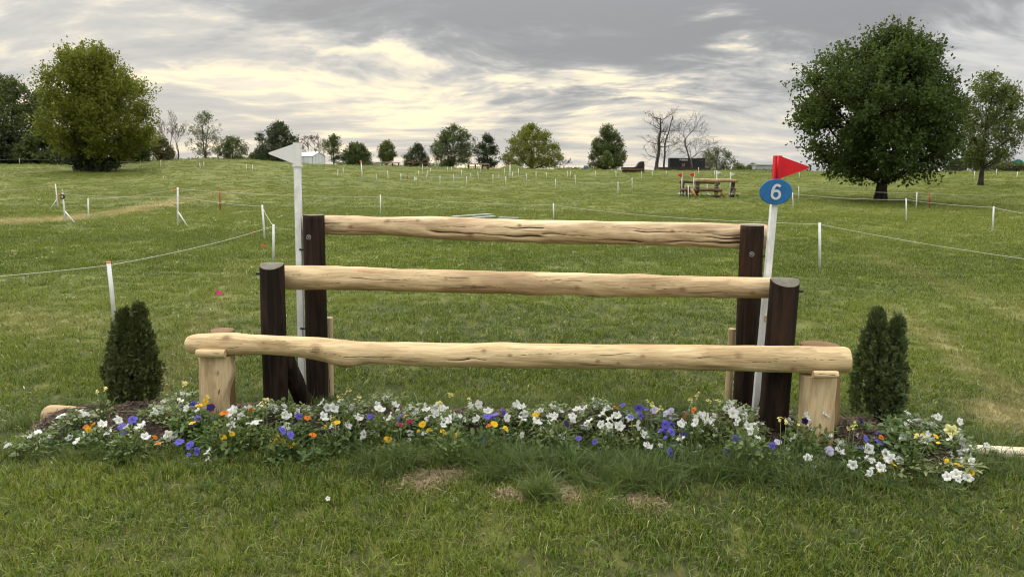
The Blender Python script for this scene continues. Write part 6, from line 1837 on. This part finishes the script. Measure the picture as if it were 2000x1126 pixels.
BD, BG, BP, TW = M['bark_dark'], M['bark_grey'], M['bark_pale'], M['twig']
make_tree('maple', 'maple_tree', 'largest dark green spreading tree on the right side of the field', 'maple', 720, .17, (LM['maple'], BD), 101, twig=(.5, 1.35), per=13, tw=8, up=.55, trunk_r=.27, openness=.45, lobes=.09, limb_n=22, base_lift=.3, pull=.24, inner=.55)
make_tree('right_tree', 'park_tree', 'lighter green tree with visible limbs at the right edge', 'oval', 330, .165, (LM['fresh'], BG), 113, twig=(.4, .8), per=8, tw=6, up=.4, trunk_r=.17, openness=.5, lobes=.09, limb_n=16, inner=.5, pull=.2)
make_tree('olive', 'broad_tree', 'big olive green tree at left with ivy round its foot', 'maple', 640, .19, (LM['olive'], BG), 124, twig=(.7, 1.7), per=13, tw=8, up=1.1, trunk_r=.30, openness=.5, lobes=.09, base_lift=.5, limb_n=18, pull=.22)
TREES['ivy'] = ((TREES['olive'][0][0], TREES['olive'][0][1] - .6, TREES['olive'][0][2]), 2.6, .0, 2.0, .05)
make_tree('ivy', 'ivy_bush', 'dark ivy bush around the foot of the olive green tree', 'bush', 150, .19, (LM['ivy'], BD), 125, twig=(.25, .55), per=9, tw=7, up=.3, openness=0, cat='bush', inner=.7)
HL = 'hedge trees behind the left field edge'
make_tree('far_left', 'hedgerow_tree', 'tall dark green tree at the left edge of the photo', 'round', 430, .25, (LM['mid'], BD), 130, HL, twig=(.6, 1.2), per=8, tw=7, openness=.3, base_lift=.8, lobes=.14, pull=.2)
for i, k_ in enumerate(('hedge1', 'hedge2', 'hedge3', 'hedge4')):
    make_tree(k_, 'hedge_bush', ('dark hedge bush at the far left edge', 'dark hedge bush second from the left edge', 'dark hedge bush touching the olive tree\'s left side', 'dark hedge bush behind the olive tree\'s right side')[i], 'bush', 240, .26, (LM['dark'] if i != 1 else LM['mid'], BD), 140 + i, 'hedge bushes at the far left', twig=(.4, .8), per=8, tw=6, openness=0, cat='bush', inner=.6)
make_tree('russet', 'russet_bush', 'brownish green bush right of the olive green tree', 'bush', 110, .20, (LM['russet'], BD), 150, twig=(.4, .7), per=7, tw=6, openness=.2, cat='bush')
BG1 = 'leafless trees on the skyline'
make_bare('bare_a', 'bare_tree', 'pale leafless tree just right of the olive green tree', BP, 201, BG1, 6, .55, .30, (LM['bud'], 2, .16), min_r=.022)
make_bare('bare_b', 'bare_tree', 'leafless tree between olive tree and the sparse grey tree', TW, 202, BG1, 6, .6, .28, (LM['bud'], 1, .16), min_r=.022)
make_tree('sparse', 'sparse_tree', 'tall sparse grey green tree on the left skyline', 'round', 190, .22, (LM['grey'], TW), 160, twig=(.5, 1.0), per=5, tw=5, openness=.8, lobes=.16, multi=2, limb_n=18, inner=.6, pull=.1)
SK = 'leafy trees on the skyline'
make_tree('low_tree', 'skyline_tree', 'low green tree right of the sparse grey tree', 'round', 190, .24, (LM['mid'], BD), 161, SK, twig=(.5, .9), per=6, tw=6, openness=.9, lobes=.25, pull=.16)
make_tree('dark_tree', 'skyline_tree', 'dense dark tree behind the white pennant', 'bush', 400, .26, (LM['dark'], BD), 162, SK, twig=(.6, 1.1), per=8, tw=7, openness=.3, lobes=.16, pull=.16)
make_bare('bare_c', 'bare_tree', 'small leafless tree directly behind the tent', TW, 203, BG1, 6, .65, .26, (LM['bud'], 2, .17), min_r=.024)
make_bare('bare_d', 'bare_tree', 'pale leafless tree at the right end of the tent', BP, 204, BG1, 6, .6, .28, None, min_r=.024)
make_tree('thin', 'skyline_tree', 'thin see through tree right of the tent', 'vase', 120, .25, (LM['mid'], BD), 163, SK, twig=(.5, 1.0), per=6, tw=5, openness=1.2, lobes=.2, up=.8)
make_tree('thick', 'skyline_tree', 'broad low dense tree second right of the tent', 'bush', 260, .25, (LM['mid'], BD), 164, SK, twig=(.5, .9), per=8, tw=6, openness=.2, pull=.16)
make_tree('lollipop', 'skyline_tree', 'small round headed tree standing alone on the skyline', 'round', 160, .24, (LM['fresh'], BD), 165, SK, twig=(.35, .7), per=7, tw=6, openness=.2, lobes=.08, pull=.16)
make_tree('dark_bush', 'skyline_tree', 'dark bushy tree above the branch arches', 'cone', 220, .24, (LM['dark'], BD), 166, SK, twig=(.5, .9), per=7, tw=6, openness=.3, lobes=.25, pull=.16)
make_tree('clump_a', 'skyline_tree', 'wide green tree with an open left side near mid skyline', 'round', 400, .25, (LM['mid'], BG), 167, SK, twig=(.6, 1.2), per=7, tw=6, openness=.8, lobes=.16, multi=3, up=.8, pull=.16)
make_tree('clump_b', 'skyline_tree', 'narrower dark tree left of the big round crowned tree', 'round', 210, .25, (LM['dark'], BD), 168, SK, twig=(.6, 1.1), per=7, tw=6, openness=.6, lobes=.2)
make_tree('round', 'skyline_tree', 'big round crowned willow green tree in the middle of the skyline', 'bush', 420, .26, (LM['olive'], BD), 169, SK, twig=(.6, 1.2), per=8, tw=7, openness=.5, lobes=.13, pull=.16)
make_tree('conical', 'skyline_tree', 'dense egg shaped tree left of the dead trees', 'cone', 340, .26, (LM['mid'], BD), 170, SK, twig=(.5, 1.0), per=9, tw=7, openness=.1, lobes=.08, up=.3, pull=.16)
make_tree('sapling', 'sapling', 'light green sapling before the egg shaped tree', 'oval', 55, .20, (LM['fresh'], BG), 171, twig=(.3, .6), per=7, tw=6, openness=0)
make_bare('bare_e', 'bare_tree', 'tiny leafless shrub right of the round crowned tree', TW, 205, BG1, 4, .8, .25, None, min_r=.022, forks=(2, 4))
DT = 'tall dead trees by the dark display board'
make_bare('dead_a', 'dead_tree', 'tallest dead tree with thick trunk left of the display board', BG, 206, DT, 6, .75, .34, (LM['bud'], 1, .13), r0=.27, min_r=.009, upb=.15, leader=(.97, .03, 20), forks=(2, 3))
make_bare('dead_b', 'dead_tree', 'slimmer dead tree close beside the tallest one', BG, 207, DT, 6, .75, .36, (LM['bud'], 1, .12), r0=.15, min_r=.009, upb=.15, leader=(.90, .09, 15), forks=(2, 3))
make_bare('dead_c', 'dead_tree', 'bare forked tree rising in front of the display board', BG, 231, DT, 5, .80, .30, None, r0=.19, min_r=.010, upb=.10, forks=(3, 4))
make_tree('beyond', 'skyline_tree', 'pale green loose tree right of the display board', 'round', 170, .26, (LM['grey'], TW), 172, SK, twig=(.6, 1.2), per=6, tw=5, openness=.9, lobes=.2)
for i, k_ in enumerate(('low_a', 'low_b')):
    make_tree(k_, 'far_bush', ('low far green bush left of the grey shed', 'low far green bush touching the grey shed')[i], 'bush', 90, .30, (LM['fresh'], BD), 180 + i, twig=(.5, .9), per=6, tw=5, openness=0, cat='bush')
for i, k_ in enumerate(('hedge_r1', 'hedge_r2', 'hedge_r3')):
    make_tree(k_, 'hedge_bush', ('dark low bush behind the rail fence, nearest the maple', 'dark low bush behind the right hand park tree', 'green low bush by the teal banner')[i], 'bush', 120, .20, (LM['dark'] if i < 2 else LM['mid'], BD), 185 + i, twig=(.35, .6), per=7, tw=6, openness=0, cat='bush')
for i, k_ in enumerate(('hedge_m1', 'hedge_m2')):
    make_tree(k_, 'far_bush', ('dark far bush left of the dense dark tree', 'low far bush under the wide green tree')[i], 'bush', 90, .26, (LM['mid'], BD), 188 + i, twig=(.4, .8), per=6, tw=5, openness=.2, cat='bush')

# low scrub along the skyline: one uncountable strip
gs = np.random.default_rng(404); n = 9000
bear = np.concatenate([gs.uniform(-.50, -.26, 4200), gs.uniform(-.24, -.10, 1800), gs.uniform(.055, .12, 900), gs.uniform(.25, .40, 2100)])
yy = gs.uniform(168, 186, n); xx = bear * yy
hh_ = .25 + 1.7 * np.clip(fbm(xx * .22, yy * .03, 3) - .25, 0, 1) * 1.5
pp = np.stack([xx, yy, terrain(xx, yy) + hh_ * gs.uniform(0, 1, n) ** .8], -1)
v = leaf_quads(pp, gs.normal(0, 1, (n, 3)) + [0, 0, .5], .42, gs)
tag(obj('far_scrub', np_mesh('far_scrub', v, np.arange(4 * n).reshape(-1, 4), LM['mid'], False)), 'low scrub strip along the skyline between the trees', 'scrub', kind='stuff')

# ================================================================== FAR OBSTACLES AND BUILDINGS
M['tent'] = plain('tent_fabric', (.70, .72, .74), .6, .06, .8)
M['black_board'] = plain('black_board', (.012, .013, .017), .45, .2, 2)
M['print'] = plain('white_print', (.62, .60, .60), .6, .1, 6)
M['dark_wood'] = plain('dark_brown_timber', (.040, .024, .016), .7, .35, 3)
M['brown_wood'] = plain('brown_timber', (.13, .075, .038), .7, .3, 4)
M['tan_wood'] = plain('tan_timber', (.42, .30, .15), .65, .25, 4)
M['orange_wood'] = plain('orange_timber', (.46, .23, .09), .65, .2, 4)
M['black_brush'] = plain('dark_brush', (.022, .022, .018), .9, .4, 5)
M['shed'] = plain('grey_shed_metal', (.34, .36, .38), .6, .1, .6)
M['teal'] = plain('teal_banner', (.010, .20, .17), .5, .1, 1)
M['grass_mound'] = M['turf']
# -- white tent seen corner on
x0, x1, Y, z0, hh = TENT
tent = thing('tent', ((x0 + x1) / 2 + .3, Y, z0), 'white gabled tent on the skyline behind the white flag pole', 'tent', rz=R(-38))
L_, D_ = 5.6, 3.0; ev = hh * .70
for nm, c_, sz_, rz in (('wall_panel', (0, -D_ / 2, ev / 2), (L_, .03, ev), 0), ('wall_panel', (L_ / 2, 0, ev / 2), (D_, .03, ev), R(90)), ('wall_panel', (-L_ / 2, 0, ev / 2), (D_, .03, ev), R(90)), ('wall_panel', (0, D_ / 2, ev / 2), (L_, .03, ev), 0)):
    m_ = MB(); m_.box(c_, sz_, rz); w_ = m_.build(nm, M['tent'], tent)
    n_ = 4
    for q in range(n_ + 1):
        f = (q / n_ - .5) * sz_[0]; m_ = MB(); pp = np.array(c_) + np.array([f * math.cos(rz), f * math.sin(rz), 0]); m_.tube(np.array([pp - (0, 0, ev / 2), pp + (0, 0, ev / 2)]), .05, 6); m_.build('tent_pole', M['board'], w_)
m_ = MB(); ov = .15
for sgn in (-1, 1):
    v = np.array([[-L_ / 2 - ov, sgn * (D_ / 2 + ov), ev + .01], [L_ / 2 + ov, sgn * (D_ / 2 + ov), ev + .01], [L_ / 2 + ov, 0, hh], [-L_ / 2 - ov, 0, hh]])
    m_.add(np.concatenate([v, v - [0, 0, .05]]), [[0, 1, 2, 3], [7, 6, 5, 4], [0, 4, 5, 1], [3, 2, 6, 7], [0, 3, 7, 4], [1, 5, 6, 2]])
m_.build('roof', M['tent'], tent)
for sgn in (-1, 1):
    m_ = MB(); v = np.array([[sgn * L_ / 2, -D_ / 2, ev], [sgn * L_ / 2, D_ / 2, ev], [sgn * L_ / 2, 0, hh - .06]])
    m_.add(np.concatenate([v, v - [sgn * .03, 0, 0]]), [[0, 1, 2], [5, 4, 3]]); m_.build('gable', M['tent'], tent)
# -- dark display board with white lettering
x0, x1, Y, z0, hh = SIGN_BOARD; W_ = x1 - x0; cx_ = (x0 + x1) / 2
bd = thing('display_board', (cx_, Y, z0), 'long black display board with white lettering behind the bare tree', 'sign')
m_ = MB(); m_.box((0, .6, hh / 2), (W_, 1.2, hh)); panel = m_.build('panel', M['black_board'], bd)
m_ = MB(); m_.box((0, -.03, hh - .03), (W_ + .06, .07, .07)); m_.box((0, -.03, .04), (W_ + .06, .07, .07)); m_.build('frame', M['dark_metal'], bd)
m_ = MB(); m_.box((W_ * .18, -.02, hh / 2), (.06, .04, hh - .2)); m_.build('seam', M['dark_metal'], bd)
tm = text_mesh('PURINA', .36, .01, .008, M['print'], 'lettering'); obj('lettering', tm, panel, (-W_ * .11, -.012, hh - .27), (R(90), 0, 0))
m_ = MB(); sq = .16
for ix in range(3):
    for iz in range(3):
        if (ix + iz) % 2 == 0: m_.box((-W_ * .11 + (ix - 1) * sq, -.012, hh * .50 + (iz - 1) * sq), (sq * .9, .02, sq * .9))
m_.build('emblem', plain('emblem_red_white', (.48, .22, .20), .5, .3, 3), panel)
m_ = MB(); m_.box((-W_ * .11, -.012, hh * .27), (1.0, .02, .06)); m_.build('caption_line', M['print'], panel)
# -- low timber platform below it
x0, x1, Y, z0, hh = PLATFORM; cx_ = (x0 + x1) / 2; W_ = x1 - x0
z0 = tz(cx_, Y); hp = .55
pf = thing('timber_platform', (cx_, Y, z0), 'low dark timber faced platform below the display board', 'platform')
pl = [(-W_ / 2, 3.0), (-W_ / 2 * .94, .6), (-W_ * .25, -.5), (W_ * .25, -.6), (W_ / 2 * .94, .4), (W_ / 2, 3.0)]
for a, b_ in zip(pl[:-1], pl[1:]):
    a = np.array(a); b_ = np.array(b_); dv = b_ - a; L_ = np.hypot(*dv); n_ = max(2, int(L_ / 1.2))
    for q in range(n_):
        c_ = a + dv * (q + .5) / n_; m_ = MB(); m_.box((c_[0], c_[1], hp / 2 - .1), (L_ / n_ * .97, .12, hp + .2), math.atan2(dv[1], dv[0])); m_.build('plank', M['dark_wood'], pf)
m_ = MB(); top = np.array(pl); n_ = len(top); m_.add(np.c_[top, np.full(n_, hp - .03)], np.zeros((0, n_), int)); m_.f[n_] = [np.arange(n_)[None]]
m_.build('turf_top', M['turf'], pf)
# -- dark sofa shaped jump: low seat with timber edge rising to a rounded end
x0, x1, Y, z0, hh = WHALE; W_ = x1 - x0; z0 = tz((x0 + x1) / 2, Y); hh = 1.28
wj = thing('brush_jump', ((x0 + x1) / 2, Y, z0), 'dark low jump with a tall rounded right end, left of the dead trees', 'jump')
sh_ = hh * .46
prof = [(-W_ / 2, sh_ * .55), (-W_ / 2 + .02, sh_ * 1.0), (W_ * .08, sh_ * 1.02), (W_ * .18, sh_ * 1.25), (W_ * .24, hh * .82), (W_ * .32, hh * .97), (W_ * .42, hh), (W_ * .48, hh * .93), (W_ / 2, hh * .70), (W_ / 2, sh_ * .55)]
m_ = MB(); m_.prism(prof, -.35, .75); m_.build('brush_body', M['black_brush'], wj)
m_ = MB(); m_.box((0, -.40, sh_ * .62), (W_ * 1.0, .12, .16)); m_.build('timber_edge', M['brown_wood'], wj)
for q in range(3):
    m_ = MB(); m_.tube(np.array([[-W_ / 2, -.34 + .1 * (q == 2), .02 + q * .10], [W_ / 2, -.34 + .1 * (q == 2), .02 + q * .10]]), .07, 8); m_.build('base_log', M['dark_wood'], wj, True)
# -- small far jumps near the skyline
def table_jump(B, name, label, mat, dep, posts):
    x0, x1, Y, z0, hh = B; W_ = x1 - x0; z0 = tz((x0 + x1) / 2, Y)
    o = thing(name, ((x0 + x1) / 2, Y, z0), label, 'jump', 'small far jumps')
    hh = max(hh, .75)
    m_ = MB(); m_.box((0, 0, hh - .06), (W_, dep, .12)); m_.build('top_plank', mat, o)
    for f in posts:
        m_ = MB(); m_.box((f * W_, 0, (hh - .12) / 2 - .05), (.14, dep * .8, hh - .0)); m_.build('leg', M['dark_wood'], o)
    m_ = MB(); m_.box((0, -dep * .3, hh * .45), (W_ * .96, .06, .10)); m_.build('lower_rail', mat, o)
    return o
table_jump(TABLE_A, 'table_jump', 'small orange timber table jump under the round headed tree', M['orange_wood'], .7, (-.42, 0, .42))
table_jump(TABLE_B, 'table_jump', 'tan timber table jump left of the green mound', M['tan_wood'], .8, (-.46, -.15, .2, .46))
x0, x1, Y, z0, hh = ARCHES; W_ = x1 - x0; z0 = tz((x0 + x1) / 2, Y)
ar = thing('branch_arch_jump', ((x0 + x1) / 2, Y, z0), 'row of bent branch arches before the dark bushy tree', 'jump')
for q in range(3):
    c_ = (q - 1) * W_ / 3; t = np.linspace(0, np.pi, 14)
    m_ = MB(); m_.tube(np.stack([c_ + W_ / 6 * 1.1 * np.cos(t), .1 * np.sin(3 * t + q), (hh + .15) * np.sin(t) ** .55], -1), .06, 6); m_.build('arch', M['brown_wood'], ar, True)
for q in range(4):
    m_ = MB(); c_ = (q - 1.5) * W_ / 3; m_.tube(np.array([[c_, 0, -.1], [c_ + .1, .05, hh * .8]]), .05, 6); m_.build('upright', M['brown_wood'], ar, True)
t = np.linspace(-1, 1, 24); m_ = MB(); m_.tube(np.stack([t * W_ / 2, 0 * t - .05, hh * (.72 + .08 * np.sin(t * 6))], -1), .045, 6); m_.build('top_branch', M['brown_wood'], ar, True)
# -- grassy mound
x0, x1, Y, z0, hh = MOUND; W_ = (x1 - x0) / 2; cx_ = (x0 + x1) / 2; z0 = tz(cx_, Y)
rr_ = np.linspace(0, 1, 14); th_ = np.linspace(0, 2 * np.pi, 48, endpoint=False)
V_ = [[cx_ + r_ * W_ * math.cos(t_) * 1.15, Y + r_ * 2.2 * math.sin(t_), z0 - .1 + .80 * (1 - float(smooth(0, 1, r_))) * (1 + .05 * math.sin(3 * t_))] for r_ in rr_[1:] for t_ in th_]
V_ = np.array([[cx_, Y, z0 + .70]] + V_); n_ = 48
i = np.arange(12)[:, None] * n_ + 1; j = np.arange(n_)[None]; j2 = (j + 1) % n_
tag(obj('mound', np_mesh('mound', V_, [np.stack([i + j, i + n_ + j, i + n_ + j2, i + j2], -1).reshape(-1, 4), np.stack([np.zeros(n_, int), 1 + np.arange(n_), 1 + (np.arange(n_) + 1) % n_], -1)], M['turf'])), kind='structure')
# -- small leaning panel beside the olive tree
x0, x1, Y, z0, hh = PEACH; z0 = tz((x0 + x1) / 2, Y)
pj = thing('panel_jump', ((x0 + x1) / 2, Y, z0), 'small salmon coloured panel beside the ivy bush', 'panel')
m_ = MB(); m_.box((0, 0, .35), (.9, .06, .6)); m_.build('panel', plain('salmon_panel', (.55, .26, .16), .6, .15, 3), pj)
for q in (-.42, .42): m_ = MB(); m_.box((q, .05, .45), (.07, .07, 1.1)); m_.build('upright', M['white'], pj)
# -- far grey shed
x0, x1, Y, z0, hh = SHED; W_ = x1 - x0; z0 = tz((x0 + x1) / 2, Y); hs_ = hh + .4
sd = thing('shed', ((x0 + x1) / 2, Y, z0), 'low grey metal shed far away on the right skyline', 'shed')
m_ = MB(); m_.box((0, 2, hs_ * .42), (W_, 4, hs_ * .84)); m_.build('wall', M['shed'], sd)
m_ = MB(); m_.prism([(-W_ / 2 - .2, hs_ * .84 + .004), (W_ / 2 + .2, hs_ * .84 + .004), (W_ / 2 + .2, hs_ * .90), (-W_ / 2 - .2, hs_ * .90)], -.3, 4.3); m_.build('roof', M['board'], sd)
for q in range(9): m_ = MB(); m_.box((-W_ / 2 + (q + .5) * W_ / 9, -.02, hs_ * .4), (.06, .04, hs_ * .78)); m_.build('wall_rib', M['shed'], sd)
# -- dark rail fence and teal banner at the far right
x0, x1, Y, z0, hh = RAIL_FENCE_R; W_ = x1 - x0 + 3; cx_ = (x0 + x1) / 2 + 1; z0 = tz(cx_, Y)
rf = thing('rail_fence', (cx_, Y, z0), 'dark rail fence beyond the right hand tree', 'fence')
for q in range(8):
    px0 = -W_ / 2 + q * W_ / 7; zz = tz(cx_ + px0, Y) - z0; m_ = MB(); m_.box((px0, 0, zz + .40), (.09, .09, .95)); m_.build('fence_post', M['dark_wood'], rf)
for q in range(3):
    for s in range(7):
        xa = -W_ / 2 + s * W_ / 7; xb = xa + W_ / 7; za = tz(cx_ + xa, Y) - z0; zb = tz(cx_ + xb, Y) - z0
        m_ = MB(); m_.tube(np.array([[xa, -.06, za + .25 + q * .25], [xb, -.06, zb + .25 + q * .25]]), .045, 6); m_.build('rail', M['dark_wood'], rf)
x0, x1, Y, z0, hh = TEAL_SIGN; z0 = tz((x0 + x1) / 2, Y); W_ = x1 - x0
tb = thing('banner', ((x0 + x1) / 2, Y, z0), 'teal banner with a round white mark at the right edge', 'banner')
m_ = MB(); t = np.linspace(0, np.pi, 24); m_.prism([(W_ / 2 * math.cos(q), .1 + (hh + .4) * math.sin(q) ** .6) for q in t], 0, .3); pn = m_.build('panel', M['teal'], tb)
t = np.linspace(R(35), R(325), 22); m_ = MB(); m_.tube(np.stack([.1 + .38 * np.cos(t), np.full(22, -.03), .55 * (hh + .4) + .38 * np.sin(t)], -1), .10, 6); m_.build('white_mark', M['print'], pn, True)
x0, x1, Y, z0, hh = BLUE_BIN; z0 = tz((x0 + x1) / 2, Y)
bn = thing('barrel', ((x0 + x1) / 2, Y, z0), 'small blue barrel on the skyline left of the egg shaped tree', 'barrel')
m_ = MB(); m_.tube(np.array([[0, 0, 0], [0, 0, .08], [0, 0, .3], [0, 0, .6], [0, 0, .7]]), [.24, .27, .29, .27, .24], 14); m_.build('drum', M['blue'], bn, True)
m_ = MB(); m_.tube(np.array([[0, 0, .7], [0, 0, .74]]), .25, 14); m_.build('lid', M['dark_metal'], bn, True)
# -- the small matching jump in the middle distance on the right
A_ = np.array(FAR_JUMP['a']); B_ = np.array(FAR_JUMP['b'])
fj = thing('far_log_jump', tuple(A_), 'small brown log jump with four flags in the right middle distance', 'log jump')
def fb(p): return np.array(p) - A_
def fjp(x, y): return np.array([x, y, tz(x, y)]) - A_
ax0 = 10.02; frontY = 42.6; backY = 43.9
posts = [(10.15, frontY, .60), (10.72, frontY + .1, .95), (12.05, frontY + .9, .80), (12.95, frontY + .7, .98), (10.12, backY, .9)]
for x, y, h_ in posts:
    m_ = MB(); p = fjp(x, y); m_.tube(np.array([p - (0, 0, .1), p + (0, 0, h_)]), [.13, .12], 10); m_.build('post', M['dark_wood'], fj, True)
for (xa, ya, za), (xb, yb, zb), r_, mt in (((10.55, frontY, .98), (13.15, frontY + .6, .96), .105, M['tan_wood']), ((9.95, backY, .86), (12.4, backY + .2, .80), .09, M['brown_wood']), ((9.7, frontY - .1, .42), (12.2, frontY + .3, .42), .085, M['brown_wood'])):
    m_ = MB(); a = fjp(xa, ya) + (0, 0, za); b_ = fjp(xb, yb) + (0, 0, zb); f = np.linspace(0, 1, 12)[:, None]
    m_.tube(a * (1 - f) + b_ * f + np.c_[np.zeros(12), np.zeros(12), .012 * np.sin(np.arange(12))], r_, 12); m_.build('rail', mt, fj, True)
for x, y, s in ((10.35, frontY - .1, 1), (12.25, frontY + .8, 1), (13.02, frontY + .6, -1)):
    m_ = MB(); p = fjp(x, y); m_.tube(np.array([p + (s * .28, -.1, -.05), p + (-s * .05, 0, .5)]), .085, 8); m_.build('brace', M['orange_wood'] if s > 0 else M['brown_wood'], fj, True)
m_ = MB(); p = fjp(11.1, frontY - .1); m_.box(p + (.3, 0, .06), (1.3, .3, .12)); m_.build('planter', M['dark_wood'], fj)
gq = np.random.default_rng(5); spots = [(9.75, 42.5), (10.2, 42.3), (10.9, 42.3), (11.3, 42.45), (11.7, 42.5), (12.1, 43.2), (12.9, 43.0), (13.3, 43.1)]
for q, (x, y) in enumerate(spots):
    o = thing('flower_clump', (x, y, tz(x, y)), 'tiny yellow and white flower clump below the far jump, %s from left' % ordinal(q), 'flower', 'flower clumps at the far jump')
    v, f, rd = floret_cluster(30 + q, 22, .26, .05, 4, .6); v[:, 2] = v[:, 2] * .6 + .22
    obj('flower', np_mesh('flower', v, f, PM['S'] if q % 3 else PM['A'], True, {'rad': rd}), o)
    obj('foliage', leaves(300 + q, 60, .28, .22, .06, .12, .5, M['leaf_pansy'], 'foliage'), o)
for q, P in enumerate(FAR_FLAGS):
    b0 = np.array(P[:3]); t0 = np.array(P[3:6]) - b0
    o = thing('far_flag_pole', tuple(b0), ('left red flag pole at the small far jump', 'right red flag pole at the small far jump', 'left white flag pole at the small far jump', 'right white flag pole at the small far jump')[q], 'flag pole', 'flag poles of the small far jump')
    m_ = MB(); m_.tube(np.array([-t0 * .04, t0]), .028, 6); m_.build('pole', M['white'], o, True)
    s = 1 if q >= 2 else -1
    m_ = MB(); zt = t0[2]; x_ = t0[0]
    m_.prism([(x_, zt), (x_ + s * .30, zt - .13), (x_, zt - .26)] if s > 0 else [(x_, zt - .26), (x_ + s * .30, zt - .13), (x_, zt)], t0[1] - .05, t0[1] - .03); m_.build('pennant', M['red'] if P[6] == 'red' else M['white'], o)
